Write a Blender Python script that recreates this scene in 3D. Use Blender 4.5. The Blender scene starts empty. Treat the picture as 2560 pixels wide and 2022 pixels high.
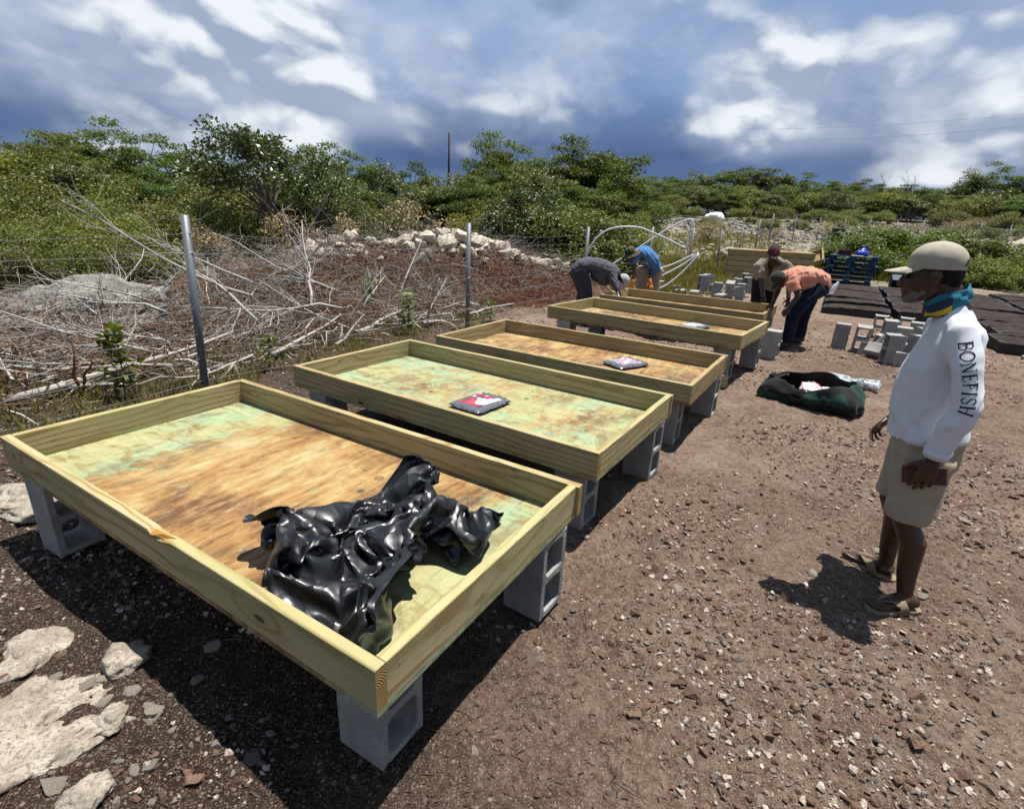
import bpy, bmesh, math, random
import numpy as np
from mathutils import Vector, Matrix, Euler, Quaternion, noise
from math import sin, cos, pi, radians as R

random.seed(7)
RNG = np.random.default_rng(7)
SC = bpy.context.scene
COL = SC.collection

# ------------------------------------------------------------------ camera
cam_data = bpy.data.cameras.new("camera")
cam_data.sensor_fit = 'HORIZONTAL'; cam_data.sensor_width = 36.0
cam_data.lens = 1317.1 / 2560 * 36.0
cam_data.clip_start = 0.05; cam_data.clip_end = 3000
cam = bpy.data.objects.new("camera", cam_data); COL.objects.link(cam)
_p, _r = R(19.562), R(2.682)
_f = Vector((0, cos(_p), -sin(_p))); _u0 = Vector((0, sin(_p), cos(_p))); _x0 = Vector((1, 0, 0))
_x = cos(_r)*_x0 + sin(_r)*_u0; _u = -sin(_r)*_x0 + cos(_r)*_u0
cam.matrix_world = Matrix(((_x.x, _u.x, -_f.x, 0), (_x.y, _u.y, -_f.y, 0), (_x.z, _u.z, -_f.z, 1.63), (0, 0, 0, 1)))
SC.camera = cam

# ------------------------------------------------------------------ sun, sky, exposure
SHADOW = Vector((-0.21, -0.115, -1.0)).normalized()     # the way sunlight travels
sun_d = bpy.data.lights.new("sun", 'SUN'); sun_d.energy = 5.0; sun_d.angle = R(0.53); sun_d.color = (1.0, 0.955, 0.88)
sun = bpy.data.objects.new("sun", sun_d); COL.objects.link(sun)
sun.rotation_euler = SHADOW.to_track_quat('-Z', 'Y').to_euler(); sun.location = (8, 4, 30)
SUN_EL = math.asin(-SHADOW.z); SUN_AZ = math.atan2(-SHADOW.x, -SHADOW.y)

def build_world():
    w = bpy.data.worlds.new("World"); SC.world = w; w.use_nodes = True; w.cycles.sampling_method = 'MANUAL'; w.cycles.sample_map_resolution = 512
    nt = w.node_tree; nt.nodes.clear(); L = nt.links.new
    def N(t, **k):
        n = nt.nodes.new(t)
        for a, b in k.items(): setattr(n, a, b)
        return n
    def math_(op, a, b=None, clamp=False):
        n = N('ShaderNodeMath', operation=op, use_clamp=clamp)
        for i, v in enumerate((a, b)):
            if v is None: continue
            if isinstance(v, (int, float)): n.inputs[i].default_value = v
            else: L(v, n.inputs[i])
        return n.outputs[0]
    def sstep(v, lo, hi):
        n = N('ShaderNodeMapRange', interpolation_type='SMOOTHSTEP')
        L(v, n.inputs[0]); n.inputs[1].default_value = lo; n.inputs[2].default_value = hi
        return n.outputs[0]
    def mixc(f, a, b, mode='MIX'):
        n = N('ShaderNodeMix', data_type='RGBA', blend_type=mode)
        for s, v in ((0, f), (6, a), (7, b)):
            if isinstance(v, (int, float)): n.inputs[s].default_value = v
            elif isinstance(v, tuple): n.inputs[s].default_value = (*v, 1)
            else: L(v, n.inputs[s])
        return n.outputs[2]
    def noise(vec, scale, detail=6, rough=.55, dist=0.0):
        n = N('ShaderNodeTexNoise'); L(vec, n.inputs['Vector'])
        n.inputs['Scale'].default_value = scale; n.inputs['Detail'].default_value = detail
        n.inputs['Roughness'].default_value = rough; n.inputs['Distortion'].default_value = dist
        return n.outputs[0]
    tc = N('ShaderNodeTexCoord'); D = tc.outputs['Generated']
    nrm = N('ShaderNodeVectorMath', operation='NORMALIZE'); L(D, nrm.inputs[0]); D = nrm.outputs[0]
    sep = N('ShaderNodeSeparateXYZ'); L(D, sep.inputs[0])
    el = math_('MAXIMUM', sep.outputs[2], 0.0)
    den = math_('ADD', el, 0.28)
    comb = N('ShaderNodeCombineXYZ')
    L(math_('DIVIDE', sep.outputs[0], den), comb.inputs[0]); L(math_('DIVIDE', sep.outputs[1], den), comb.inputs[1])
    L(math_('MULTIPLY', el, 1.6), comb.inputs[2])
    P = comb.outputs[0]
    def shifted(v, off):
        n = N('ShaderNodeVectorMath', operation='ADD'); L(v, n.inputs[0]); n.inputs[1].default_value = off; return n.outputs[0]
    # clear sky behind the cloud
    sky = N('ShaderNodeTexSky', sky_type='NISHITA'); sky.sun_disc = False
    sky.sun_elevation = SUN_EL; sky.sun_rotation = SUN_AZ; sky.air_density = 1.0; sky.dust_density = 0.6; sky.ozone_density = 1.0
    bg_sky = N('ShaderNodeBackground'); L(sky.outputs[0], bg_sky.inputs[0]); bg_sky.inputs[1].default_value = 0.05
    # rain-cloud sheet: slate blue, darkest just above the horizon
    ramp = N('ShaderNodeValToRGB'); L(el, ramp.inputs[0])
    st = [(0.0, (.21, .315, .49)), (.04, (.175, .272, .445)), (.075, (.098, .166, .318)), (.11, (.085, .150, .305)), (.16, (.150, .242, .44)), (.20, (.215, .335, .565)), (.28, (.265, .395, .63)), (.55, (.22, .34, .57)), (1, (.17, .29, .52))]
    e = ramp.color_ramp.elements
    while len(e) < len(st): e.new(.5)
    for i, (p_, c_) in enumerate(st): e[i].position = p_; e[i].color = (*c_, 1)
    sc3 = N('ShaderNodeVectorMath', operation='MULTIPLY'); L(D, sc3.inputs[0]); sc3.inputs[1].default_value = (1, 1, 1.7)
    Q = sc3.outputs[0]
    def puff(vec, scale, det):                        # cauliflower cloud: fractal noise with rounded cells
        v = N('ShaderNodeTexVoronoi', feature='F1'); L(vec, v.inputs['Vector']); v.inputs['Scale'].default_value = scale*1.7; v.inputs['Detail'].default_value = 1.5; v.inputs['Roughness'].default_value = .5
        return math_('ADD', math_('MULTIPLY', noise(vec, scale, det, .55, .25), .72), math_('MULTIPLY', math_('SUBTRACT', .66, v.outputs[0]), .42))
    warp = N('ShaderNodeTexNoise'); L(Q, warp.inputs['Vector']); warp.inputs['Scale'].default_value = 5.0; warp.inputs['Detail'].default_value = 4
    wv = N('ShaderNodeVectorMath', operation='MULTIPLY_ADD'); L(warp.outputs[1], wv.inputs[0]); wv.inputs[1].default_value = (.10, .10, .10); L(Q, wv.inputs[2]); QW = wv.outputs[0]
    n_big = noise(QW, 2.6, 5, .5, 0)
    n_mid = noise(shifted(QW, (3.1, 1.7, .4)), 6.0, 9, .56, 0)
    sheet = mixc(sstep(n_big, .36, .64), mixc(1.0, ramp.outputs[0], (.90, .92, .94), 'MULTIPLY'), mixc(1.0, ramp.outputs[0], (1.34, 1.27, 1.18), 'MULTIPLY'))
    veil = math_('MULTIPLY', sstep(n_mid, .46, .72), math_('MULTIPLY', sstep(el, .095, .19), .70))
    sheet = mixc(veil, sheet, (.58, .66, .80))
    # cumulus towers: directions where cloud rises sunlit (direction, inner and outer cosine, strength)
    lobes = [((-.469, .853, .236), .997, .982, .92), ((-.545, .806, .25), .997, .982, .72), ((-.424, .884, .196), .9975, .986, 1.0), ((-.374, .909, .180), .998, .989, .95), ((-.339, .926, .160), .9985, .992, .62), ((-.605, .778, .17), .997, .982, .42), ((-.50, .85, .17), .997, .985, .62),
             ((-.162, .97, .175), .9985, .991, .40), ((0, .986, .160), .999, .993, .42), ((-.25, .955, .15), .9985, .991, .38),
             ((.345, .914, .210), .9992, .9965, .66), ((.381, .904, .190), .9990, .994, .84), ((.435, .882, .178), .9990, .994, .52), ((.33, .927, .172), .9993, .996, .36),
             ((.561, .794, .232), .9975, .988, .54), ((.606, .775, .19), .9975, .985, .74), ((.532, .829, .165), .998, .988, .40), ((.66, .72, .22), .996, .982, .66), ((.572, .808, .14), .9985, .992, .10), ((.67, .735, .13), .998, .988, .12),
             ((-.6, -.5, .4), .98, .93, .8), ((.5, -.8, .25), .985, .94, .8), ((-.95, .05, .25), .985, .94, .7), ((.95, .2, .25), .985, .94, .7), ((.1, .75, .55), .985, .93, .5)]
    tot = None
    for d, hi, lo, amp in lobes:
        v = Vector(d).normalized()
        dp = N('ShaderNodeVectorMath', operation='DOT_PRODUCT'); L(D, dp.inputs[0]); dp.inputs[1].default_value = v
        g = math_('MULTIPLY', sstep(dp.outputs['Value'], lo-(1-lo)*.5, hi), amp)
        tot = g if tot is None else math_('MAXIMUM', tot, g)
    sheet = mixc(math_('MULTIPLY', math_('MULTIPLY', tot, sstep(el, .085, .15)), math_('ADD', .10, math_('MULTIPLY', sstep(n_mid, .30, .62), .80))), sheet, (.60, .67, .79))
    f_a = puff(QW, 3.9, 11)
    f_b = puff(shifted(QW, (.010, .0, .032)), 3.9, 11)                   # the same cloud a step nearer the sun
    cov = math_('ADD', math_('MULTIPLY', tot, .66), math_('SUBTRACT', f_a, .545))
    mask = sstep(cov, -.10, .42)
    relief = math_('ADD', math_('MULTIPLY', math_('SUBTRACT', f_a, f_b), 6.5), math_('ADD', math_('MULTIPLY', cov, 1.15), .05), True)
    cum = mixc(relief, (.36, .44, .60), (.93, .97, 1.02))
    col = mixc(math_('MULTIPLY', mask, .92), sheet, cum)
    bg_c = N('ShaderNodeBackground'); L(col, bg_c.inputs[0]); bg_c.inputs[1].default_value = 0.52
    # breaks of clear sky
    clear = math_('MULTIPLY', sstep(noise(shifted(QW, (7.3, 2.2, 0)), 3.2, 4, .5, 0), .60, .70), math_('MULTIPLY', sstep(el, .16, .30), .8))
    mx = N('ShaderNodeMixShader'); L(clear, mx.inputs[0]); L(bg_c.outputs[0], mx.inputs[1]); L(bg_sky.outputs[0], mx.inputs[2])
    out = N('ShaderNodeOutputWorld'); L(mx.outputs[0], out.inputs[0])
build_world()
SC.view_settings.view_transform = 'Standard'; SC.view_settings.look = 'None'
SC.view_settings.exposure = 0.9; SC.view_settings.gamma = 1.0; SC.view_settings.use_curve_mapping = False
SC.cycles.max_bounces = 6; SC.cycles.diffuse_bounces = 3; SC.cycles.transparent_max_bounces = 8

# ------------------------------------------------------------------ helpers
def tag(o, label=None, cat=None, group=None, kind=None):
    if label: o['label'] = label
    if cat: o['category'] = cat
    if group: o['group'] = group
    if kind: o['kind'] = kind
    return o
def empty(name, loc=(0, 0, 0), rz=0.0, label=None, cat=None, group=None):
    o = bpy.data.objects.new(name, None); COL.objects.link(o)
    o.location = loc; o.rotation_euler = (0, 0, rz); o.empty_display_size = .1
    return tag(o, label, cat, group)
def link(name, me, parent=None, loc=(0, 0, 0), rot=(0, 0, 0), scale=(1, 1, 1)):
    o = bpy.data.objects.new(name, me); COL.objects.link(o)
    o.location = loc; o.rotation_euler = rot; o.scale = scale
    if parent: o.parent = parent
    return o
def copy_tree(o, parent=None):
    c = o.copy(); COL.objects.link(c)
    if parent: c.parent = parent
    for ch in list(o.children): copy_tree(ch, c)
    return c
def mesh_np(name, V, F, mats=(), smooth=False, midx=None):
    """V (n,3) floats; F (m,k) ints with one k, or a list of such arrays."""
    Fs = F if isinstance(F, list) else [F]
    me = bpy.data.meshes.new(name)
    V = np.asarray(V, np.float32); me.vertices.add(len(V)); me.vertices.foreach_set('co', V.ravel())
    loops = np.concatenate([f.ravel() for f in Fs]).astype(np.int32)
    tot = np.concatenate([np.full(len(f), f.shape[1], np.int32) for f in Fs])
    start = np.concatenate([[0], np.cumsum(tot)[:-1]]).astype(np.int32)
    me.loops.add(len(loops)); me.loops.foreach_set('vertex_index', loops)
    me.polygons.add(len(tot)); me.polygons.foreach_set('loop_start', start); me.polygons.foreach_set('loop_total', tot)
    if midx is not None: me.polygons.foreach_set('material_index', np.asarray(midx, np.int32))
    me.polygons.foreach_set('use_smooth', np.full(len(tot), smooth, bool))
    for m in mats: me.materials.append(m)
    me.update(calc_edges=True); me.validate()
    return me
class MB:
    """collects shapes into one mesh"""
    def __init__(s): s.v = []; s.f = []; s.m = []; s.cur = 0
    def add(s, verts, faces):
        k = len(s.v); s.v += [tuple(v) for v in verts]; s.f += [tuple(i + k for i in f) for f in faces]; s.m += [s.cur]*len(faces); return s
    def box(s, c, d, rot=None):
        x, y, z = d[0]/2, d[1]/2, d[2]/2
        vs = [Vector((i*x, j*y, k*z)) for k in (-1, 1) for j in (-1, 1) for i in (-1, 1)]
        if rot is not None:
            m = rot if isinstance(rot, (Matrix, Quaternion)) else Euler(rot).to_matrix()
            vs = [m @ v for v in vs]
        c = Vector(c)
        return s.add([v + c for v in vs], [(0, 2, 3, 1), (4, 5, 7, 6), (0, 1, 5, 4), (2, 6, 7, 3), (0, 4, 6, 2), (1, 3, 7, 5)])
    def tube(s, pts, rad, n=8, side=None, cap=True):
        """swept tube; rad a number, list of numbers, or list of (a, b) half-widths (a along 'side')"""
        pts = [Vector(p) for p in pts]; m = len(pts)
        if not isinstance(rad, (list, tuple)): rad = [rad]*m
        k = len(s.v); ref = Vector(side) if side is not None else None; prev = None
        for i, p in enumerate(pts):
            t = (pts[min(i+1, m-1)] - pts[max(i-1, 0)])
            t = t.normalized() if t.length > 1e-9 else Vector((0, 0, 1))
            if ref is not None: a = ref - t*ref.dot(t)
            elif prev is not None: a = prev - t*prev.dot(t)
            else: a = t.orthogonal()
            if a.length < 1e-6: a = t.orthogonal()
            a.normalize(); prev = a; b = t.cross(a)
            r = rad[i]; ra, rb = (r if isinstance(r, (list, tuple)) else (r, r))
            for j in range(n):
                w = 2*pi*j/n; s.v.append(tuple(p + a*(cos(w)*ra) + b*(sin(w)*rb)))
        fs = [(k+i*n+j, k+i*n+(j+1) % n, k+(i+1)*n+(j+1) % n, k+(i+1)*n+j) for i in range(m-1) for j in range(n)]
        if cap: fs += [tuple(k+j for j in reversed(range(n))), tuple(k+(m-1)*n+j for j in range(n))]
        s.f += fs; s.m += [s.cur]*len(fs); return s
    def ball(s, c, r, rot=None, nu=16, nv=10):
        c = Vector(c); r = r if isinstance(r, (list, tuple)) else (r, r, r)
        m = None if rot is None else (rot if isinstance(rot, (Matrix, Quaternion)) else Euler(rot).to_matrix())
        vs = []
        for i in range(1, nv):
            th = pi*i/nv
            for j in range(nu):
                ph = 2*pi*j/nu; vs.append(Vector((r[0]*sin(th)*cos(ph), r[1]*sin(th)*sin(ph), r[2]*cos(th))))
        vs += [Vector((0, 0, r[2])), Vector((0, 0, -r[2]))]
        if m is not None: vs = [m @ v for v in vs]
        T = len(vs)-2; fs = []
        for i in range(nv-2):
            for j in range(nu): fs.append((i*nu+j, (i+1)*nu+j, (i+1)*nu+(j+1) % nu, i*nu+(j+1) % nu))
        for j in range(nu):
            fs.append((T, j, (j+1) % nu)); fs.append((T+1, (nv-2)*nu+(j+1) % nu, (nv-2)*nu+j))
        return s.add([v + c for v in vs], fs)
    def mesh(s, name, mats, smooth=False):
        me = bpy.data.meshes.new(name); me.from_pydata(s.v, [], s.f)
        for m in (mats if isinstance(mats, (list, tuple)) else [mats]): me.materials.append(m)
        me.polygons.foreach_set('material_index', s.m)
        me.polygons.foreach_set('use_smooth', [smooth]*len(s.f)); me.update()
        return me
    def build(s, name, mats, parent=None, smooth=False, bevel=0, loc=(0, 0, 0), rot=(0, 0, 0), seg=1):
        me = s.mesh(name, mats, smooth)
        if bevel: bevel_mesh(me, bevel, seg)
        return link(name, me, parent, loc, rot)
def bevel_mesh(me, w, seg=1, ang=.5):
    bm = bmesh.new(); bm.from_mesh(me); bmesh.ops.recalc_face_normals(bm, faces=bm.faces)
    es = [e for e in bm.edges if len(e.link_faces) == 2 and e.calc_face_angle(0) > ang]
    bmesh.ops.bevel(bm, geom=es, offset=w, segments=seg, affect='EDGES', clamp_overlap=True, profile=.6)
    bm.to_mesh(me); bm.free()

# smooth lattice noise, works on arrays and numbers
_TAB = RNG.random((256, 256))
def vnoise(x, y):
    x = np.asarray(x, float); y = np.asarray(y, float)
    xi = np.floor(x).astype(int); yi = np.floor(y).astype(int); fx = x-xi; fy = y-yi
    fx = fx*fx*(3-2*fx); fy = fy*fy*(3-2*fy)
    a = _TAB[xi % 256, yi % 256]; b = _TAB[(xi+1) % 256, yi % 256]; c = _TAB[xi % 256, (yi+1) % 256]; d = _TAB[(xi+1) % 256, (yi+1) % 256]
    return (a*(1-fx)+b*fx)*(1-fy)+(c*(1-fx)+d*fx)*fy - .5
def fbm(x, y, o=4):
    s = 0; a = 1; f = 1
    for k in range(o): s = s + a*vnoise(x*f+17.3*k, y*f+9.1*k); a *= .5; f *= 2.03
    return s
def sst(v, a, b):
    t = np.clip((np.asarray(v, float)-a)/(b-a), 0, 1); return t*t*(3-2*t)

# ------------------------------------------------------------------ materials
class G:
    def __init__(s, name, rough=.8, spec=.3):
        s.mat = bpy.data.materials.new(name); s.mat.use_nodes = True; s.nt = s.mat.node_tree
        s.b = s.nt.nodes['Principled BSDF']; s.b.inputs['Roughness'].default_value = rough; s.b.inputs['Specular IOR Level'].default_value = spec
        s._tc = None
    def n(s, t, **k):
        n = s.nt.nodes.new(t)
        for a, b in k.items(): setattr(n, a, b)
        return n
    def L(s, v, sock):
        if v is None: return
        if isinstance(v, (int, float)):
            sock.default_value = v if sock.type == 'VALUE' or sock.type == 'INT' else ((v,)*3 if sock.type == 'VECTOR' else (v, v, v, 1))
        elif isinstance(v, tuple): sock.default_value = (*v, 1) if sock.type == 'RGBA' and len(v) == 3 else v
        else: s.nt.links.new(v, sock)
    def obj(s):
        if not s._tc: s._tc = s.n('ShaderNodeTexCoord')
        return s._tc.outputs['Object']
    def uv(s):
        if not s._tc: s._tc = s.n('ShaderNodeTexCoord')
        return s._tc.outputs['UV']
    def rnd(s): return s.n('ShaderNodeObjectInfo').outputs['Random']
    def isl(s): return s.n('ShaderNodeNewGeometry').outputs['Random Per Island']
    def attr(s, name): return s.n('ShaderNodeAttribute', attribute_type='OBJECT', attribute_name=name).outputs['Fac']
    def vm(s, op, a, b=None):
        n = s.n('ShaderNodeVectorMath', operation=op); s.L(a, n.inputs[0]); s.L(b, n.inputs[1]); return n.outputs[0]
    def m(s, op, a, b=None, c=None, clamp=False):
        n = s.n('ShaderNodeMath', operation=op, use_clamp=clamp); s.L(a, n.inputs[0]); s.L(b, n.inputs[1]); s.L(c, n.inputs[2]); return n.outputs[0]
    def sep(s, v):
        n = s.n('ShaderNodeSeparateXYZ'); s.L(v, n.inputs[0]); return n.outputs
    def comb(s, x=0, y=0, z=0):
        n = s.n('ShaderNodeCombineXYZ'); s.L(x, n.inputs[0]); s.L(y, n.inputs[1]); s.L(z, n.inputs[2]); return n.outputs[0]
    def noise(s, v, scale, detail=3, rough=.5, dist=0, col=False):
        n = s.n('ShaderNodeTexNoise'); s.L(v, n.inputs['Vector']); s.L(scale, n.inputs['Scale'])
        n.inputs['Detail'].default_value = detail; n.inputs['Roughness'].default_value = rough; n.inputs['Distortion'].default_value = dist
        return n.outputs[1 if col else 0]
    def vor(s, v, scale, feat='F1', out=0):
        n = s.n('ShaderNodeTexVoronoi', feature=feat); s.L(v, n.inputs['Vector']); n.inputs['Scale'].default_value = scale; return n.outputs[out]
    def ss(s, v, lo, hi, a=0.0, b=1.0):
        n = s.n('ShaderNodeMapRange', interpolation_type='SMOOTHSTEP'); s.L(v, n.inputs[0])
        for i, q in ((1, lo), (2, hi), (3, a), (4, b)): s.L(q, n.inputs[i])
        return n.outputs[0]
    def mix(s, f, a, b, mode='MIX'):
        n = s.n('ShaderNodeMix', data_type='RGBA', blend_type=mode); s.L(f, n.inputs[0]); s.L(a, n.inputs[6]); s.L(b, n.inputs[7]); return n.outputs[2]
    def ramp(s, f, st, interp='LINEAR'):
        n = s.n('ShaderNodeValToRGB'); s.L(f, n.inputs[0]); e = n.color_ramp.elements; n.color_ramp.interpolation = interp
        while len(e) < len(st): e.new(.5)
        for i, (p, c) in enumerate(st): e[i].position = p; e[i].color = (*c, 1)
        return n.outputs[0]
    def bump(s, h, strength=.5, dist=.01):
        n = s.n('ShaderNodeBump'); n.inputs['Strength'].default_value = strength; n.inputs['Distance'].default_value = dist
        s.L(h, n.inputs['Height']); s.nt.links.new(n.outputs[0], s.b.inputs['Normal']); return s
    def col(s, c, k=1.0):
        k = k if isinstance(k, tuple) else (k, k, k); c = s.mix(1.0, c, tuple(q*.75 for q in k), 'MULTIPLY')
        s.L(c, s.b.inputs['Base Color']); return s
    def set(s, k, v): s.L(v, s.b.inputs[k]); return s
def plain(name, c, rough=.7, spec=.3, var=.15, scale=30, bump=0.0, metal=0.0, stretch=None):
    g = G(name, rough, spec); v = g.obj()
    if stretch: v = g.vm('MULTIPLY', v, stretch)
    n = g.noise(v, scale, 4, .6)
    g.col(g.mix(n, tuple(x*(1-var) for x in c), tuple(min(1, x*(1+var)) for x in c)))
    if bump: g.bump(n, bump, .01)
    if metal: g.set('Metallic', metal)
    return g.mat

def m_pine():
    """pale green-yellow treated pine; board runs along local X"""
    g = G('treated_pine', .72, .25); r = g.rnd()
    o = g.vm('ADD', g.obj(), g.comb(g.m('MULTIPLY', r, 37.0), g.m('MULTIPLY', r, 11.0), g.m('MULTIPLY', r, 5.0)))
    kn = g.vm('MULTIPLY', o, (2.1, 5.2, 5.2)); kd = g.vor(kn, 1.0)
    knot = g.m('MULTIPLY', g.ss(kd, .045, .075, 1, 0), .9); halo = g.ss(kd, .05, .36, 1, 0)
    w = g.noise(g.vm('MULTIPLY', o, (.9, 5, 5)), 1.0, 3, .5)
    s = g.sep(o)
    pith = g.m('SQRT', g.m('ADD', g.m('POWER', g.m('SUBTRACT', g.m('WRAP', s[1], .30, -.30), .02), 2.0), g.m('POWER', g.m('WRAP', s[2], .28, -.28), 2.0)))
    ring = g.m('ADD', g.m('MULTIPLY', pith, 105.0), g.m('ADD', g.m('MULTIPLY', w, 13.0), g.m('MULTIPLY', halo, 3.4)))
    rs = g.m('ADD', g.m('MULTIPLY', g.m('SINE', g.m('MULTIPLY', ring, 2.0)), .5), .5)
    fine = g.noise(g.vm('MULTIPLY', o, (3, 130, 130)), 1.0, 3, .6)
    tone = g.m('ADD', g.m('MULTIPLY', g.m('POWER', rs, 3.0), .62), g.m('MULTIPLY', fine, .35))
    c = g.ramp(tone, [(0, (.60, .525, .32)), (.4, (.53, .445, .25)), (.75, (.38, .285, .135)), (1, (.28, .19, .08))])
    c = g.mix(g.m('MULTIPLY', g.ss(g.noise(o, 2.2, 3), .42, .62), .5), c, (.38, .41, .20)); c = g.mix(g.ss(g.m('FRACT', g.m('MULTIPLY', r, 13.7)), 0.0, 1.0, 0, .55), c, g.mix(1.0, c, (.74, .66, .55), 'MULTIPLY')); c = g.mix(g.m('MULTIPLY', g.ss(g.noise(g.vm('MULTIPLY', o, (1.2, 7, 7)), 1.3, 5, .6), .56, .72), .55), c, (.27, .19, .085))
    c = g.mix(g.m('MULTIPLY', g.attr('brown'), g.ss(g.noise(o, 1.6, 4, .6), .25, .6, .35, 1)), c, g.mix(.55, c, (.22, .115, .045)))
    c = g.mix(g.m('MULTIPLY', g.ss(g.noise(g.vm('MULTIPLY', o, (5, 30, 30)), 1.0, 5, .65), .60, .70), .6), c, (.10, .085, .065))
    c = g.mix(g.m('MULTIPLY', halo, .22), c, (.30, .17, .06)); c = g.mix(knot, c, (.075, .038, .018))
    g.col(c, (.90, .87, .78)); g.bump(g.m('ADD', g.m('MULTIPLY', fine, .6), g.m('MULTIPLY', rs, .3)), .22, .004); return g.mat
def m_endgrain():
    g = G('pine_end_grain', .85, .15); o = g.obj(); s = g.sep(o)
    d = g.m('SQRT', g.m('ADD', g.m('POWER', g.m('ADD', s[1], .03), 2.0), g.m('POWER', g.m('ADD', s[2], .0), 2.0)))
    w = g.noise(o, 30, 3); rs = g.m('ADD', g.m('MULTIPLY', g.m('SINE', g.m('ADD', g.m('MULTIPLY', d, 900.0), g.m('MULTIPLY', w, 4.0))), .5), .5)
    g.col(g.mix(rs, (.24, .15, .05), (.44, .31, .12))); g.bump(rs, .3, .003); return g.mat
def m_plywood():
    """old form plywood: mint paint worn down to tan and rust-brown ply, streaked along local Y"""
    g = G('worn_plywood', .62, .28); r = g.rnd(); o = g.obj(); q = g.vm('ADD', o, g.comb(g.m('MULTIPLY', r, 31.0), g.m('MULTIPLY', r, 17.0), 0.0))
    s = g.sep(o)
    stain = g.noise(g.vm('MULTIPLY', q, (1.6, .95, 1)), 1.5, 6, .62, .5)
    stre = g.noise(g.vm('MULTIPLY', q, (11, 1.6, 1)), 1.6, 5, .62, .3)
    blot = g.noise(g.vm('MULTIPLY', q, (7, 4.5, 1)), 2.2, 7, .7, .6)
    band = g.noise(g.vm('MULTIPLY', q, (5.2, 13, 1)), 1.0, 4, .55, .9)
    t = g.m('ADD', g.m('MULTIPLY', g.m('SUBTRACT', stain, .5), 1.7), g.m('ADD', g.m('MULTIPLY', g.m('SUBTRACT', stre, .5), .9), g.m('ADD', g.m('MULTIPLY', g.m('SUBTRACT', blot, .5), .75), .80)))
    c = g.ramp(t, [(.45, (.62, .50, .25)), (.62, (.56, .375, .15)), (.78, (.47, .26, .085)), (.92, (.31, .155, .052)), (1.0, (.18, .085, .035))])
    fl = g.ss(g.noise(g.vm('MULTIPLY', q, (9, 3, 1)), 3, 6, .7), .60, .66); c = g.mix(g.m('MULTIPLY', fl, .55), c, (.64, .54, .30))
    # paint survives toward the two ends
    e1 = g.ss(s[0], -.35, -1.16); e2 = g.ss(s[0], .62, 1.16)
    edge = g.m('MAXIMUM', g.m('MAXIMUM', e1, g.m('MULTIPLY', e2, .8)), g.attr('wash'))
    pm = g.m('ADD', g.m('MULTIPLY', edge, g.attr('paint')), g.m('ADD', g.m('MULTIPLY', g.m('SUBTRACT', g.noise(q, 2.2, 5, .6, .4), .5), 1.5), g.m('MULTIPLY', g.m('SUBTRACT', blot, .5), 1.6)))
    pal = g.mix(g.ss(g.noise(q, 3.0, 4), .42, .6), (.52, .53, .26), (.40, .60, .36))
    c = g.mix(g.m('MULTIPLY', g.ss(pm, .22, .62), .92), c, pal)
    # rippled bare patches along the ends
    rip = g.m('MULTIPLY', g.ss(band, .52, .60), g.m('MULTIPLY', edge, .8)); c = g.mix(rip, c, (.36, .25, .105))
    rip2 = g.m('MULTIPLY', g.ss(band, .47, .40), g.m('MULTIPLY', edge, .65)); c = g.mix(rip2, c, (.66, .60, .34))
    kd = g.vor(g.vm('MULTIPLY', q, (3.4, 3.4, .01)), 1.0); c = g.mix(g.m('MULTIPLY', g.ss(kd, .05, .08, 1, 0), .85), c, (.055, .04, .03))
    kd2 = g.m('ABSOLUTE', g.m('SUBTRACT', g.vor(g.vm('MULTIPLY', g.vm('ADD', q, (4.4, 1.3, 0)), (2.6, 2.6, .01)), 1.0), .065)); c = g.mix(g.m('MULTIPLY', g.ss(kd2, .010, .022, 1, 0), .6), c, (.12, .06, .03))
    fg = g.noise(g.vm('MULTIPLY', q, (60, 7, 1)), 1.0, 4, .7); c = g.mix(g.m('MULTIPLY', g.ss(fg, .52, .68), .38), c, (.17, .10, .05)); c = g.mix(g.m('MULTIPLY', g.ss(g.noise(g.vm('MULTIPLY', q, (14, 10, 1)), 2.0, 8, .75), .56, .70), .5), c, (.20, .115, .05))
    c = g.mix(g.m('MULTIPLY', g.ss(g.noise(g.vm('MULTIPLY', q, (26, 5, 1)), 1.5, 6, .72, .4), .50, .58), .22), c, (.60, .52, .30)); c = g.mix(g.m('MULTIPLY', g.ss(g.noise(g.vm('MULTIPLY', q, (2.6, 2.0, 1)), 1.6, 7, .68, .5), .50, .66), .6), c, (.20, .105, .045)); spk = g.ss(g.noise(q, 70, 4, .8), .66, .74, 0, .6); c = g.mix(spk, c, (.10, .06, .035))
    g.col(c, (.70, .70, .69)); g.bump(g.m('ADD', blot, g.m('MULTIPLY', stre, .5)), .18, .003); return g.mat
def m_concrete():
    g = G('concrete', .92, .15); o = g.obj(); r = g.rnd()
    n = g.noise(o, 9, 5, .6); f = g.noise(o, 95, 4, .75); p = g.vor(o, 75)
    c = g.mix(g.ss(n, .35, .65), (.23, .225, .21), (.46, .45, .42)); c = g.mix(g.m('MULTIPLY', g.ss(g.noise(o, 3.5, 5, .7), .52, .68), .5), c, (.20, .17, .14)); c = g.mix(g.m('MULTIPLY', f, .4), c, (.50, .49, .46)); c = g.mix(g.m('MULTIPLY', g.ss(p, .22, .08, 0, .8), g.ss(f, .42, .55)), c, (.10, .095, .085))
    g.col(g.mix(.5, c, g.mix(r, (.31, .30, .28), (.43, .42, .39))), .86); g.bump(g.m('ADD', f, g.m('MULTIPLY', g.ss(p, .3, .05), -.8)), .7, .004); return g.mat
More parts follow.
